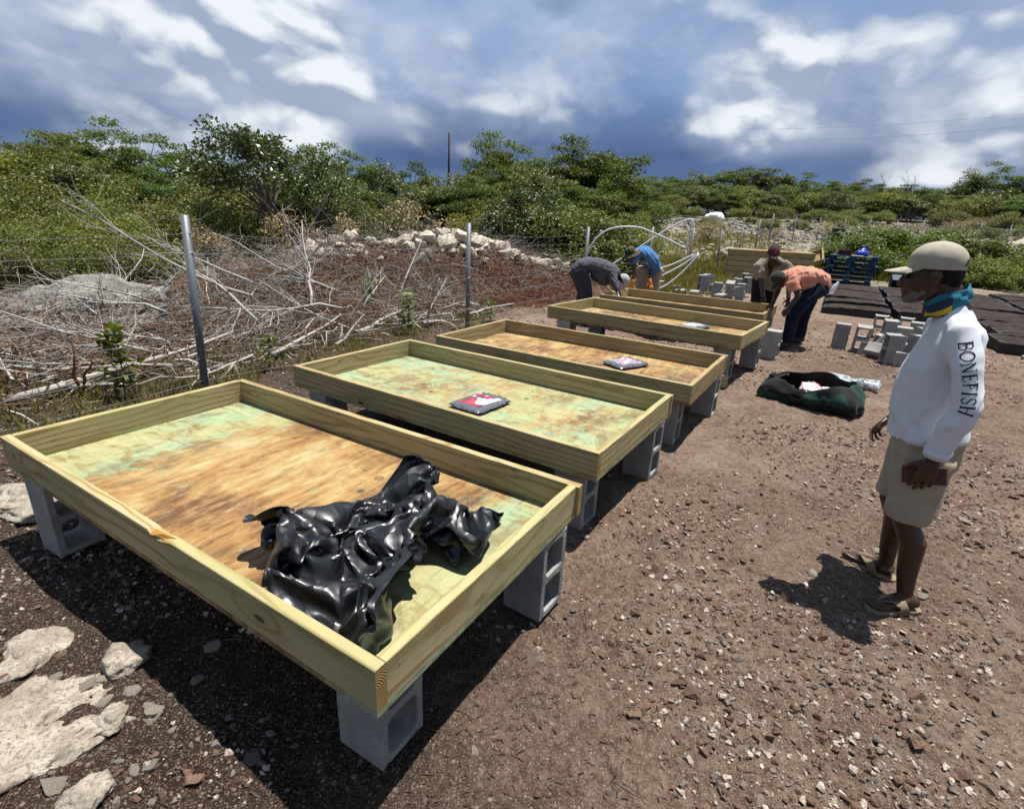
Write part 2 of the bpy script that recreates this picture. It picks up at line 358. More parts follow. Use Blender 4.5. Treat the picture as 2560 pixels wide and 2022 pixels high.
def m_soil():
    g = G('soil', .95, .12); o = g.obj(); xyz = g.sep(o)
    big = g.noise(o, .55, 5, .6, .3); mid = g.noise(o, 3.5, 6, .65); fine = g.noise(o, 30, 6, .72); grit = g.noise(o, 150, 3, .75); str_ = g.noise(g.vm('MULTIPLY', o, (55, 20, 20)), 1.0, 4, .7, .8)
    dry = g.ss(g.m('ADD', g.m('ADD', xyz[0], g.m('MULTIPLY', xyz[1], .10)), g.m('MULTIPLY', g.m('SUBTRACT', big, .5), 2.2)), -.75, 1.1)  # blend weight: darker soil at the left, paler to the right, edge broken by noise
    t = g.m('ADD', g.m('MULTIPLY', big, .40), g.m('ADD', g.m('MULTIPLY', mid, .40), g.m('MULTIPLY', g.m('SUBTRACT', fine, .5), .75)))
    dark_soil = g.ramp(t, [(.25, (.028, .016, .011)), (.42, (.056, .033, .023)), (.58, (.098, .060, .043)), (.8, (.17, .115, .085))])
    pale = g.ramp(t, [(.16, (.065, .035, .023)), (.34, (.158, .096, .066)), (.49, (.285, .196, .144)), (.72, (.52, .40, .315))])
    c = g.mix(dry, dark_soil, pale); dust = g.m('MULTIPLY', g.ss(g.noise(o, .9, 5, .65, .6), .50, .68), dry); c = g.mix(g.m('MULTIPLY', dust, .28), c, (.46, .365, .29))
    far = g.ss(xyz[1], 9.0, 20.0); c = g.mix(far, c, g.mix(mid, (.14, .11, .08), (.42, .36, .28)))
    gr = g.m('MULTIPLY', g.ss(g.noise(o, 1.1, 4, .6), .46, .60), g.ss(xyz[1], 14.0, 20.0)); c = g.mix(gr, c, (.07, .085, .025))
    c = g.mix(g.m('MULTIPLY', g.ss(str_, .56, .66), .55), c, (.055, .033, .024)); c = g.mix(g.m('MULTIPLY', g.ss(str_, .42, .34), g.m('MULTIPLY', dry, .55)), c, (.36, .29, .23))
    c = g.mix(g.ss(grit, .57, .66, 0, .8), c, (.36, .29, .235)); c = g.mix(g.ss(grit, .41, .31, 0, .8), c, (.026, .016, .012))
    for sc_, th, col, kp in ((70, .20, (.40, .335, .275), .55), (31, .15, (.36, .29, .24), .62), (130, .24, (.36, .28, .22), .5)):
        n = g.n('ShaderNodeTexVoronoi'); g.L(o, n.inputs['Vector']); n.inputs['Scale'].default_value = sc_
        cs = g.sep(n.outputs[1]); keep = g.ss(cs[0], kp, kp+.04); c = g.mix(g.m('MULTIPLY', g.ss(n.outputs[0], th+.14, th, 0, .85), keep), c, g.mix(cs[1], tuple(q*.42 for q in col), col))
    g.col(c); g.bump(g.m('ADD', g.m('MULTIPLY', fine, 1.0), g.m('ADD', g.m('MULTIPLY', grit, .6), g.m('MULTIPLY', str_, .5))), 1.0, .022); return g.mat
def m_rock(name, a, b, dark=(.06, .055, .05), sc=9, k=.78):
    g = G(name, .9, .15); o = g.obj(); r = g.isl(); q = g.vm('ADD', o, g.comb(g.m('MULTIPLY', r, 9.0), 0.0, 0.0))
    n = g.noise(q, sc, 6, .65, .3); f = g.noise(q, sc*9, 4, .7)
    c = g.mix(g.ss(n, .35, .65), a, b); c = g.mix(g.m('MULTIPLY', g.ss(f, .50, .62), .85), c, dark); c = g.mix(g.m('MULTIPLY', g.ss(g.noise(q, sc*2.6, 6, .7, .8), .54, .64), .75), c, dark); c = g.mix(.35, c, g.mix(r, a, b))
    g.col(c, k); g.bump(g.m('ADD', n, g.m('MULTIPLY', f, .35)), .8, .02); return g.mat
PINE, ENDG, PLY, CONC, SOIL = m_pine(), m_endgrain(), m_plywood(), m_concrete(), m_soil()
LIME = m_rock('limestone', (.62, .56, .46), (.42, .36, .28), (.16, .13, .10))
STONE = m_rock('brown_stone', (.36, .30, .25), (.17, .13, .105), (.07, .055, .045), 14)
WEATHERED = m_rock('weathered_limestone', (.80, .71, .58), (.36, .29, .22), (.055, .040, .030), 9, .66)
GREYROCK = m_rock('grey_weathered_rock', (.52, .49, .43), (.20, .19, .175), (.035, .034, .032), 4, .7)
random.seed(11); RNG = np.random.default_rng(11)
# ------------------------------------------------------------------ ground
def height(x, y):
    x = np.asarray(x, float); y = np.asarray(y, float)
    d = y + .25*np.abs(x)
    h = .082*np.maximum(0, d-24)*sst(d, 22, 34)
    h = np.where(d > 62, 3.1 + .004*(d-62), h) if np.ndim(h) else (h if d <= 62 else 3.1+.004*(d-62))
    h = np.minimum(h, 3.4)
    # brushy bank beyond the wire fence on the left
    u = x*.843 - y*.537                                   # signed distance from the fence line
    u0 = -2.87*.843 - 4.63*.537
    bank = sst(-(u-u0), .9, 4.5)*.30
    h = h + bank*(1-sst(d, 20, 30)) + .05*fbm(x*.35, y*.35, 3)*sst(d, 3, 9)
    return h
def micro(x, y):
    near = 1-sst(np.hypot(x-1, y-2), 7, 14)
    return near*(.052*fbm(x*1.9, y*1.9, 3) + .026*fbm(x*8, y*8, 4) + .012*vnoise(x*27, y*27))
def ground_z(x, y): return float(height(x, y) + micro(x, y))
def axis(lo, a, b, hi, step, ratio):
    v = list(np.arange(a, b+1e-6, step)); s = step
    while v[-1] < hi: s *= ratio; v.append(v[-1]+s)
    s = step; w = [a]
    while w[-1] > lo: s *= ratio; w.append(w[-1]-s)
    return np.array(w[:0:-1] + v)
gx = axis(-500, -2.6, 5.2, 500, .022, 1.06); gy = axis(-40, .45, 6.5, 900, .022, 1.05)
GX, GY = np.meshgrid(gx, gy)
GZ = height(GX, GY) + micro(GX, GY)
nx, ny = len(gx), len(gy); ii = (np.arange(ny-1)[:, None]*nx + np.arange(nx-1)[None, :]).ravel()
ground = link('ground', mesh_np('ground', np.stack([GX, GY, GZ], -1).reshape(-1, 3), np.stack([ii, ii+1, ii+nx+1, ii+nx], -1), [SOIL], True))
tag(ground, 'brown stony soil of the cleared building plot', kind='structure')

# stones: hull-shaped blanks, scattered
def hull_rock(seed, n=14, flat=.7):
    rg = np.random.default_rng(seed); p = rg.normal(size=(n, 3)); p /= np.linalg.norm(p, axis=1)[:, None]; p *= rg.uniform(.75, 1.1, (n, 1)); p *= (1, rg.uniform(.6, .95), flat*rg.uniform(.6, 1))
    bm = bmesh.new()
    for q in p: bm.verts.new(q)
    bmesh.ops.convex_hull(bm, input=bm.verts); bmesh.ops.delete(bm, geom=[v for v in bm.verts if not v.link_faces], context='VERTS')
    bmesh.ops.triangulate(bm, faces=bm.faces); bm.verts.index_update()
    V = np.array([v.co[:] for v in bm.verts]); F = np.array([[v.index for v in f.verts] for f in bm.faces]); bm.free(); return V, F
def scatter(shapes, pos, size, yaw, tilt=None, aspect=None):
    """many small copies joined as one vertex/face set"""
    Vs, Fs, k = [], [], 0
    pick = RNG.integers(0, len(shapes), len(pos))
    for i, (V, F) in enumerate(shapes):
        s = np.where(pick == i)[0]
        if not len(s): continue
        c, sn = np.cos(yaw[s]), np.sin(yaw[s]); A = V[None]*size[s, None, None]
        if aspect is not None: A = A*aspect[s][:, None, :]
        if tilt is not None:
            ct, st = np.cos(tilt[s])[:, None], np.sin(tilt[s])[:, None]; A = np.stack([A[..., 0]*ct - A[..., 2]*st, A[..., 1], A[..., 0]*st + A[..., 2]*ct], -1)
        B = np.stack([A[..., 0]*c[:, None]-A[..., 1]*sn[:, None], A[..., 0]*sn[:, None]+A[..., 1]*c[:, None], A[..., 2]], -1) + pos[s][:, None, :]
        Vs.append(B.reshape(-1, 3)); n = len(V); Fs.append((F[None]+(np.arange(len(s))*n)[:, None, None]+k).reshape(-1, F.shape[1])); k += len(s)*n
    return np.concatenate(Vs), np.concatenate(Fs)
PALE = m_rock('pale_stone', (.62, .53, .44), (.36, .28, .22), (.12, .09, .07), 14, 1.0)
HULLS = [hull_rock(s, 10) for s in range(10)]
HULLS_BIG = [hull_rock(100+s, 22, .75) for s in range(10)]
def wedge_points(n, y0, y1, power=1.6, xl=-1.25, xr=1.25):
    """ground points in the camera's field of view, denser near"""
    y = y0 + (y1-y0)*RNG.random(n)**power; return RNG.uniform(xl, xr, n)*(y+.9), y
def gravel(name, n, y0, y1, smin, smax, mat, label, power=1.6, sink=.25):
    x, y = wedge_points(n, y0, y1, power)
    keep = (1.5*fbm(x*.8+5, y*.8, 4) + .50*RNG.random(n)) > .12
    x, y = x[keep], y[keep]; m = len(x)
    s = smin*(smax/smin)**(RNG.random(m)**2.2)
    z = height(x, y)+micro(x, y)+s*sink
    V, F = scatter(HULLS, np.stack([x, y, z], -1), s, RNG.uniform(0, 6.28, m), RNG.normal(0, .4, m))
    o = link(name, mesh_np(name, V, F, [mat])); tag(o, label, kind='stuff'); return o
gravel('gravel', 40000, .6, 9, .004, .022, STONE, 'brown gravel strewn over the soil', 1.5)
gravel('gravel', 34000, .6, 9, .004, .022, PALE, 'pale limestone chips strewn over the soil', 1.5)
gravel('gravel', 9000, 7, 24, .012, .05, LIME, 'pale limestone rubble over the far part of the plot', 1.2)
CLOD = m_rock('soil_clod', (.20, .125, .088), (.095, .056, .038), (.03, .018, .012), 18, 1.25)
gravel('soil_clods', 2600, .6, 8, .018, .045, CLOD, 'larger lumps of brown soil', 1.3, .05)
gravel('soil_clods', 30000, .6, 10, .005, .026, CLOD, 'crumbly clods of brown soil', 1.4)
# bark mulch and twig bits
def chips(n, y0, y1, l0, l1, w, mat, name, label):
    x, y = wedge_points(n, y0, y1, 1.4); keep = (fbm(x*.7+40, y*.7, 3)+.6*RNG.random(n)) > .2; x, y = x[keep], y[keep]; m = len(x)
    L_ = RNG.uniform(l0, l1, m); z = height(x, y)+micro(x, y)+.004
    V = np.array([(-1, -.5, 0), (1, -.35, 0), (1, .35, 0), (-1, .5, 0), (-.9, 0, .6), (.9, 0, .5)], float); F = np.array([(0, 1, 5), (0, 5, 4), (1, 2, 5), (2, 3, 4), (2, 4, 5), (3, 0, 4)])
    asp = np.stack([np.ones(m), np.full(m, 1)*RNG.uniform(.06, .2, m)*w, np.full(m, .12)], -1)
    V, F = scatter([(V, F)], np.stack([x, y, z], -1), L_, RNG.uniform(0, 6.28, m), RNG.normal(0, .22, m), asp)
    tag(link(name, mesh_np(name, V, F, [mat])), label, kind='stuff')
BARK = m_rock('bark_mulch', (.20, .125, .085), (.085, .05, .034), (.03, .018, .012), 20)
STRAW = m_rock('dry_stalks', (.42, .33, .22), (.24, .17, .11), (.1, .07, .05), 20)
chips(30000, .6, 12, .005, .017, 2.6, BARK, 'bark_mulch', 'dark bark mulch lying over the soil')
chips(4200, .6, 10, .010, .045, .35, STRAW, 'dry_straw', 'dry straw and twig bits over the soil')

# stones large enough to pick out, each a piece of the ground
def stone_mesh(name, seed, mat, n=22, sub=False):
    V, F = hull_rock(seed, n, .72); me = mesh_np(name, V, F, [mat]); return me
ROCKM = [stone_mesh('rock', 200+i, (STONE, PALE, LIME)[i % 3], 24) for i in range(12)]
placed = 0
def put_rock(x, y, s, me=None, sink=.25, rz=None):
    o = link('rock', me or random.choice(ROCKM), ground, (x, y, ground_z(x, y)+s*sink), (random.uniform(-.4, .4), random.uniform(-.4, .4), random.uniform(0, 6.28) if rz is None else rz), (s*random.uniform(.85, 1.3), s, s*random.uniform(.7, 1)))
    return o
for i in range(46):
    a = random.uniform(0, 6.28); q = random.uniform(.75, 1.25); put_rock(-1.54+.40*q*cos(a), 1.17+.28*q*sin(a), random.uniform(.012, .040), ROCKM[(2, 5, 8, 11)[i % 4]], sink=0)
for i in range(235):
    y = .75 + 4.6*random.random()**1.5; x = random.uniform(-1.05, 1.2)*(y+.8)
    if x < -.3 - (y-1)*.3 and y > 2.3: continue
    put_rock(x, y, .013+.026*random.random()**3*(1+.15*y), sink=.05)
random.seed(12); RNG = np.random.default_rng(12)
# ------------------------------------------------------------------ the five raised platforms
BEDS = [(-0.30982, 1.00865, .5492, .53585), (.44813, 2.40794, .5347, .56158), (1.31113, 3.69396, .5269, .5546), (2.38068, 5.49258, .5614, .63072), (3.39163, 7.26605, .527, .56001)]
BW, BT, PT = .140, .038, .018
def board_mesh(L, name, notch=None):
    """rough-sawn board along X, sections jittered so edges are not ruler-straight"""
    n = 24; mb = MB(); k = 0; hx = L/2; ring = []
    for i in range(n+1):
        x = -hx + L*i/n; j = lambda a: random.uniform(-a, a)
        y0, y1, z0, z1 = -BT/2+j(.0007), BT/2+j(.0007), -BW/2+j(.0008), BW/2+j(.0008)
        c = .0025
        ring.append([(x, y0+c, z0), (x, y1-c, z0), (x, y1, z0+c), (x, y1, z1-c), (x, y1-c, z1), (x, y0+c, z1), (x, y0, z1-c), (x, y0, z0+c)])
    vs = [v for r_ in ring for v in r_]; fs = []
    for i in range(n):
        for q in range(8): fs.append((i*8+q, (i+1)*8+q, (i+1)*8+(q+1) % 8, i*8+(q+1) % 8))
    mb.add(vs, fs); mb.cur = 1; mb.f.append(tuple(range(8))); mb.m.append(1); mb.f.append(tuple(n*8+q for q in reversed(range(8)))); mb.m.append(1)
    me = mb.mesh(name, [PINE, ENDG]); return me
LONG = [board_mesh(2.44, 'long_board') for _ in range(3)]; SHORT = [board_mesh(1.22-2*BT-.002, 'end_board') for _ in range(3)]
def plank_front():
    """the nearest board, with a splintered bite out of its top edge"""
    mb = MB(); xs = sorted(set([-1.22+2.44*i/24 for i in range(25)] + [.10+q for q in (.02, .045, .06, .09, .13, .155, .17)])); rows = []
    def dep(x):                                   # depth of the bite
        x -= .10
        if x < .02 or x > .17: return 0
        return .019*min(1, (x-.02)/.03)*(1 - max(0, (x-.10)/.07))
    for x in xs:
        d = max(0, dep(x)); c = .0025
        rows.append([(x, -BT/2+c, -BW/2), (x, BT/2-c, -BW/2), (x, BT/2, -BW/2+c), (x, BT/2, BW/2-c-d*.35), (x, BT/2-c, BW/2-d*.35), (x, -BT/2+c, BW/2-d), (x, -BT/2, BW/2-c-d), (x, -BT/2, -BW/2+c)])
    n = len(xs)-1; fs = [(i*8+q, (i+1)*8+q, (i+1)*8+(q+1) % 8, i*8+(q+1) % 8) for i in range(n) for q in range(8)]
    mb.add([v for r_ in rows for v in r_], fs); mb.f += [tuple(range(8)), tuple(n*8+q for q in reversed(range(8)))]; mb.m += [1, 1]
    return mb.mesh('long_board', [PINE, ENDG])
def ply_mesh():
    nx_, ny_ = 24, 12; V, F = [], []
    for j in range(ny_+1):
        for i in range(nx_+1): V.append((-1.22+2.44*i/nx_, -.61+1.22*j/ny_, PT + .0))
    n = len(V); V += [(x, y, 0) for x, y, z in V]
    for j in range(ny_):
        for i in range(nx_):
            a = j*(nx_+1)+i; F.append((a, a+1, a+nx_+2, a+nx_+1)); F.append((n+a, n+a+nx_+1, n+a+nx_+2, n+a+1))
    bd = [i for i in range(nx_+1)] + [j*(nx_+1)+nx_ for j in range(1, ny_+1)] + [ny_*(nx_+1)+i for i in range(nx_-1, -1, -1)] + [j*(nx_+1) for j in range(ny_-1, 0, -1)]
    for q in range(len(bd)): a, b = bd[q], bd[(q+1) % len(bd)]; F.append((b, a, n+a, n+b))
    mb = MB(); mb.add(V, F); return mb.mesh('plywood_sheet', PLY)
PLYM = ply_mesh()
bed_labels = ['nearest wooden platform, its tray holding the crumpled black plastic sheet',
    'second wooden platform, mint green streaks and a red and grey packet in its tray',
    'third wooden platform, rusty brown tray floor with a grey packet near its right end',
    'fourth wooden platform, yellow tray with a pale packet, in front of the bending men',
    'farthest wooden platform, being set down by the four bending workers']
paint = [.95, 1.25, .18, .25, .05]; brown = [.12, .25, .5, .3, .75]
bed_roots = []
for i, (ax, ay, zt, a) in enumerate(BEDS):
    ex, ey = Vector((cos(a), -sin(a), 0)), Vector((sin(a), cos(a), 0))
    c = Vector((ax, ay, 0)) - ex*1.22 + ey*.61; c.z = zt - BW - PT
    root = empty('raised_platform', c, -a, bed_labels[i], 'platform', 'wooden platforms in a row'); bed_roots.append(root)
    ply = link('plywood_sheet', PLYM, root); ply['paint'] = paint[i]; ply['wash'] = (0, .40, 0, .12, 0)[i]
    zc = PT + BW/2
    for nm, me, loc, rot in (('long_board', plank_front() if i == 0 else LONG[i % 3], (0, -.61+BT/2, zc), 0), ('long_board', LONG[(i+1) % 3], (.006 if i else .014, .61-BT/2, zc), pi),
                             ('end_board', SHORT[i % 3], (-1.22+BT/2, 0, zc), pi/2), ('end_board', SHORT[(i+1) % 3], (1.22-BT/2, 0, zc), -pi/2)):
        b = link(nm, me, root, loc, (0, 0, rot)); b['brown'] = min(1, brown[i]*random.uniform(.5, 1.9))

_fb = [c for c in bed_roots[0].children if c.name.startswith('long_board')][0]
TORN = plain('torn_wood', (.42, .22, .06), .9, .1, .5, 60, .6)
mb = MB(); mb.add([(.125, -.020, .052), (.275, -.017, .066), (.20, -.012, .058), (.13, .004, .064), (.27, .008, .070), (.16, -.021, .060), (.20, -.006, .072)], [(0, 2, 6, 5), (2, 1, 4, 6), (5, 6, 3), (6, 4, 3), (0, 5, 3), (0, 3, 2)]); mb.build('splinter', TORN, _fb)
# ------------------------------------------------------------------ hollow concrete blocks
def block_mesh():
    """0.39 x 0.19 x 0.19 two-core block: length along Z (stood on end), cores along X"""
    zs = [0, .032, .179, .211, .358, .39]; ys = [-.095, -.064, .064, .095]; W = .19
    bm = bmesh.new(); vt = {}
    def v(x, j, k):
        key = (x, j, k)
        if key not in vt: vt[key] = bm.verts.new((x*W/2, ys[j], zs[k]))
        return vt[key]
    solid = lambda j, k: 0 <= j < 3 and 0 <= k < 5 and not (j == 1 and k in (1, 3))
    for j in range(3):
        for k in range(5):
            if not solid(j, k): continue
            bm.faces.new((v(1, j, k), v(1, j+1, k), v(1, j+1, k+1), v(1, j, k+1))); bm.faces.new((v(-1, j, k), v(-1, j, k+1), v(-1, j+1, k+1), v(-1, j+1, k)))
            if not solid(j-1, k): bm.faces.new((v(-1, j, k), v(1, j, k), v(1, j, k+1), v(-1, j, k+1)))
            if not solid(j+1, k): bm.faces.new((v(-1, j+1, k), v(-1, j+1, k+1), v(1, j+1, k+1), v(1, j+1, k)))
            if not solid(j, k-1): bm.faces.new((v(-1, j, k), v(-1, j+1, k), v(1, j+1, k), v(1, j, k)))
            if not solid(j, k+1): bm.faces.new((v(-1, j, k+1), v(1, j, k+1), v(1, j+1, k+1), v(-1, j+1, k+1)))
    bmesh.ops.recalc_face_normals(bm, faces=bm.faces)
    # stepped groove down each end face
    for f in [f for f in bm.faces if abs(f.normal.z) > .9 and abs(f.calc_center_median().y) < .01 and (f.calc_center_median().z < .01 or f.calc_center_median().z > .38)]:
        s = 1 if f.normal.z > 0 else -1
        for q in f.verts: q.co.z -= s*.010
    # round the core corners
    es = [e for e in bm.edges if abs((e.verts[0].co-e.verts[1].co).x) > .15 and all(abs(q.co.y) < .07 for q in e.verts) and .03 < e.verts[0].co.z < .36]
    bmesh.ops.bevel(bm, geom=es, offset=.024, segments=3, affect='EDGES', profile=.5)
    es = [e for e in bm.edges if len(e.link_faces) == 2 and e.calc_face_angle(0) > .7]
    bmesh.ops.bevel(bm, geom=es, offset=.0035, segments=1, affect='EDGES')
    for q in bm.verts: q.co += Vector((random.uniform(-1, 1), random.uniform(-1, 1), random.uniform(-1, 1)))*.0012
    me = bpy.data.meshes.new('concrete_block'); bm.to_mesh(me); bm.free(); me.materials.append(CONC); return me
BLOCK = block_mesh()
def block(loc, rot=(0, 0, 0), label=None, group='concrete blocks'):
    o = link('concrete_block', BLOCK, None, loc, rot); return tag(o, label, 'concrete block', group)
wh = ['nearest', 'second', 'third', 'fourth', 'farthest']
spots = [(1.22-.10-.095, -.61+.10+.095, 'front right corner'), (1.22-.097, .42, 'back right end'), (-.975, -.51, 'front left corner'), (-1.02, .44, 'back left corner')]
for i, (ax, ay, zt, a) in enumerate(BEDS):
    for k, (lx, ly, wo) in enumerate(spots):
        if i == 0 and k == 3: pass
        p = bed_roots[i].matrix_basis @ Vector((lx, ly, 0)); under = zt - BW - PT
        block((p.x, p.y, under - .3915), (0, 0, -a + random.uniform(-.06, .06)), f'grey hollow block on end under the {wo} of the {wh[i]} platform', 'concrete blocks carrying the platforms')
random.seed(13); RNG = np.random.default_rng(13)
# ------------------------------------------------------------------ trees and shrubs
def m_leaf(name, a, b, c, gloss=.5, trans=.25):
    g = G(name, gloss, .35); r = g.isl(); o = g.obj(); ob = g.rnd()
    n = g.noise(o, 1.1, 3, .6)
    col = g.ramp(r, [(0, a), (.45, b), (1, c)]); col = g.mix(g.m('MULTIPLY', g.ss(n, .35, .65), .5), col, tuple(x*.62 for x in b))
    hs = g.n('ShaderNodeHueSaturation'); g.L(g.m('ADD', g.m('MULTIPLY', ob, .055), .470), hs.inputs['Hue']); g.L(g.m('ADD', g.m('MULTIPLY', g.m('FRACT', g.m('MULTIPLY', ob, 7.13)), .55), .72), hs.inputs['Value']); g.L(g.mix(1.0, col, (1.62, 1.46, 1.0), 'MULTIPLY'), hs.inputs['Color'])
    g.col(hs.outputs[0])
    tr = g.n('ShaderNodeBsdfTranslucent'); g.L(g.mix(1.0, hs.outputs[0], (1.0, 1.08, .42), 'MULTIPLY'), tr.inputs[0])
    mx = g.n('ShaderNodeMixShader'); mx.inputs[0].default_value = trans; g.nt.links.new(g.b.outputs[0], mx.inputs[1]); g.nt.links.new(tr.outputs[0], mx.inputs[2])
    g.nt.links.new(mx.outputs[0], g.nt.nodes['Material Output'].inputs[0]); return g.mat
LF_FEATHER = m_leaf('feathery_leaf', (.030, .052, .010), (.055, .090, .016), (.105, .145, .030), .55, .3)
LF_BROAD = m_leaf('broad_leaf', (.028, .046, .016), (.060, .085, .024), (.150, .165, .075), .42, .2)
LF_GRAPE = m_leaf('leathery_leaf', (.030, .060, .024), (.062, .105, .045), (.150, .195, .110), .33, .15)
LF_LOW = m_leaf('bush_leaf', (.038, .056, .012), (.082, .108, .022), (.170, .185, .055), .5, .3)
LF_DRY = m_leaf('dry_leaf', (.16, .135, .09), (.24, .20, .14), (.36, .31, .23), .7, .15)
LF_WEED = m_leaf('weed_leaf', (.038, .062, .010), (.075, .115, .020), (.13, .175, .040), .5, .3)
BARKM = plain('bark', (.17, .145, .12), .9, .1, .35, 14, .4)
DEADM = plain('bleached_branch', (.42, .39, .355), .85, .15, .3, 25, .4)
TWIGM = plain('grey_twig', (.24, .215, .19), .9, .1, .35, 20)
BROWNTWIG = plain('brown_twig', (.19, .115, .075), .9, .1, .45, 20)
ORANGEROOT = plain('torn_orange_root', (.26, .105, .04), .85, .1, .6, 30, .5)

LEAFV = np.array([(0, 0, 0), (.34, .42, .07), (1, 0, -.06), (.34, -.42, .07)], float); LEAFF = np.array([(0, 1, 2, 3)])
def leaves(P, size, nrm_bias, width=.5, outward=None):
    """n leaf quads at points P; size (n,); returns V, F"""
    n = len(P); d = RNG.normal(size=(n, 3)); d[:, 2] *= .55
    if outward is not None: d += outward*1.1
    d /= np.linalg.norm(d, axis=1)[:, None]+1e-9
    u = RNG.normal(size=(n, 3)); u[:, 2] = np.abs(u[:, 2])+nrm_bias; u -= d*(u*d).sum(1)[:, None]; u /= np.linalg.norm(u, axis=1)[:, None]+1e-9
    s = np.cross(u, d); L_ = LEAFV[None]*size[:, None, None]
    V = P[:, None, :] + d[:, None, :]*L_[..., 0:1] + s[:, None, :]*L_[..., 1:2]*width*2 + u[:, None, :]*L_[..., 2:3]
    return V.reshape(-1, 3), np.arange(n*4).reshape(-1, 4)
def crown_points(seed, rx, rz, z0, ncl, nleaf, cr, flat):
    """clusters over a lumpy dome of radius rx, height rz, base z0"""
    rg = np.random.default_rng(seed); cs = []
    while len(cs) < ncl:
        d = rg.normal(size=3); d /= np.linalg.norm(d)
        if d[2] < -.35: continue
        r = rg.uniform(.45, 1.0)**.6*(1+.22*math.sin(d[0]*3.1+seed)+.18*math.sin(d[1]*4.3+seed*2))
        cs.append((d[0]*rx*r, d[1]*rx*r, z0+rz*.38+d[2]*rz*.62*r))
    cs = np.array(cs); w = rg.uniform(.5, 1.4, ncl); k = rg.choice(ncl, nleaf, p=w/w.sum())
    off = rg.normal(size=(nleaf, 3)); off /= np.linalg.norm(off, axis=1)[:, None]; off *= (rg.random((nleaf, 1))**.45)*cr*w[k][:, None]**.5
    off[:, 2] *= flat
    return cs, cs[k]+off, off
def limbs(cs, z0, h, seed, base_r=.07, wob=.12):
    mb = MB(); rg = random.Random(seed); top = Vector((rg.uniform(-.1, .1), rg.uniform(-.1, .1), z0*.9+.15))
    mb.tube([(0, 0, -.25), (rg.uniform(-.04, .04), 0, top.z*.5), top], [base_r*1.25, base_r, base_r*.85], 7)
    for i in range(0, len(cs), max(1, len(cs)//16)):
        e = Vector(cs[i]); m_ = top.lerp(e, .5)+Vector((rg.uniform(-wob, wob)*h, rg.uniform(-wob, wob)*h, rg.uniform(0, wob)*h))
        mb.tube([top*.97, top.lerp(m_, .5)+Vector((0, 0, .03)), m_, e], [base_r*.55, base_r*.42, base_r*.28, base_r*.1], 5, cap=False)
    return mb
def tree_variant(seed, kind):
    """unit trees about 4 m high; scaled when placed"""
    if kind == 'feathery':
        cs, P, off = crown_points(seed, 1.9, 3.3, .7, 74, 13500, .50, .32); V, F = leaves(P, RNG.uniform(.07, .15, len(P)), 1.4, .32, off*.8); m = LF_FEATHER; h = 4
    elif kind == 'broad':
        cs, P, off = crown_points(seed, 1.8, 3.1, .6, 54, 10500, .48, .7); V, F = leaves(P, RNG.uniform(.065, .13, len(P)), .7, .5, off*.6); m = LF_BROAD; h = 4
    elif kind == 'grape':
        cs, P, off = crown_points(seed, 1.35, 2.0, 1.45, 60, 6200, .32, .95); V, F = leaves(P, RNG.uniform(.07, .135, len(P)), .3, .34, off*1.6+np.array([0, 0, .3])); m = LF_GRAPE; h = 3.4
    elif kind == 'bush':
        cs, P, off = crown_points(seed, 1.1, 1.5, -.1, 46, 9000, .34, .8); V, F = leaves(P, RNG.uniform(.035, .08, len(P)), .6, .5, off); m = LF_LOW; h = 1.5
    elif kind == 'weed':
        cs, P, off = crown_points(seed, 1.3, 1.3, -.2, 56, 9500, .32, .8); V, F = leaves(P, RNG.uniform(.05, .11, len(P)), .8, .34, off); m = LF_WEED; h = 1.3
    elif kind == 'dry':
        cs, P, off = crown_points(seed, 1.0, 1.4, 0, 30, 1100, .36, .8); V, F = leaves(P, RNG.uniform(.05, .10, len(P)), .4, .45, off); m = LF_DRY; h = 1.4
    crown = mesh_np('crown', V, F, [m], False)
    mb = limbs(cs, 1.1 if kind == 'grape' else (.7 if h > 3 else .1), h, seed, .055 if kind == 'grape' else (.085 if h > 3 else .03))
    if kind == 'dry':                                      # bare twigs show
        rg = random.Random(seed)
        for c in cs:
            for q in range(3): mb.tube([c, Vector(c)+Vector((rg.gauss(0, .25), rg.gauss(0, .25), rg.uniform(.05, .45)))], [.008, .003], 4, cap=False)
    return crown, mb.mesh('trunk', [TWIGM if kind == 'dry' else BARKM], True), h
VAR = {k: [tree_variant(11*i+len(k), k) for i in range(n)] for k, n in (('feathery', 4), ('broad', 3), ('grape', 2), ('bush', 3), ('weed', 3), ('dry', 2))}
def plant(kind, x, y, top, name, label, group, cat='tree', wide=1.0, var=None):
    crown, trunk, h = VAR[kind][var if var is not None else random.randrange(len(VAR[kind]))]
    z = float(height(x, y)); s = max(.3, (top-z)/h/.98)
    t = empty(name, (x, y, z), random.uniform(0, 6.28), label, cat, group); t.scale = (s*wide, s*wide, s)
    link('trunk', trunk, t); link('crown', crown, t); return t
BL = [(-22.06, 23, 3.49), (-21.4, 24, 3.72), (-21.2, 25, 4.05), (-19.1, 24, 4.23), (-18.33, 25, 4.52), (-17.75, 26, 4.33), (-15.14, 24, 3.94), (-14.45, 25, 3.97), (-12.77, 24, 3.38)]
BLL = ['at the left picture border', 'second from the left border', 'left of the highest crown', 'just left of the highest crown', 'with the highest crown', 'just right of the highest crown', 'on the slope right of the highest crown', 'third from the leathery leaved tree', 'nearest to the leathery leaved tree']
for i, (x, y, z) in enumerate(BL): plant('feathery', x, y, z-.30, 'feathery_tree', 'dark feathery tree on the left skyline, '+BLL[i], 'feathery trees on the left skyline', wide=1.15)
MID = [(-11.0, 26.5, 3.0), (-9.24, 27, 3.52), (-7.58, 26, 3.89), (-6.77, 27, 3.82), (-5.87, 28, 3.7), (-4.44, 27, 3.39)]
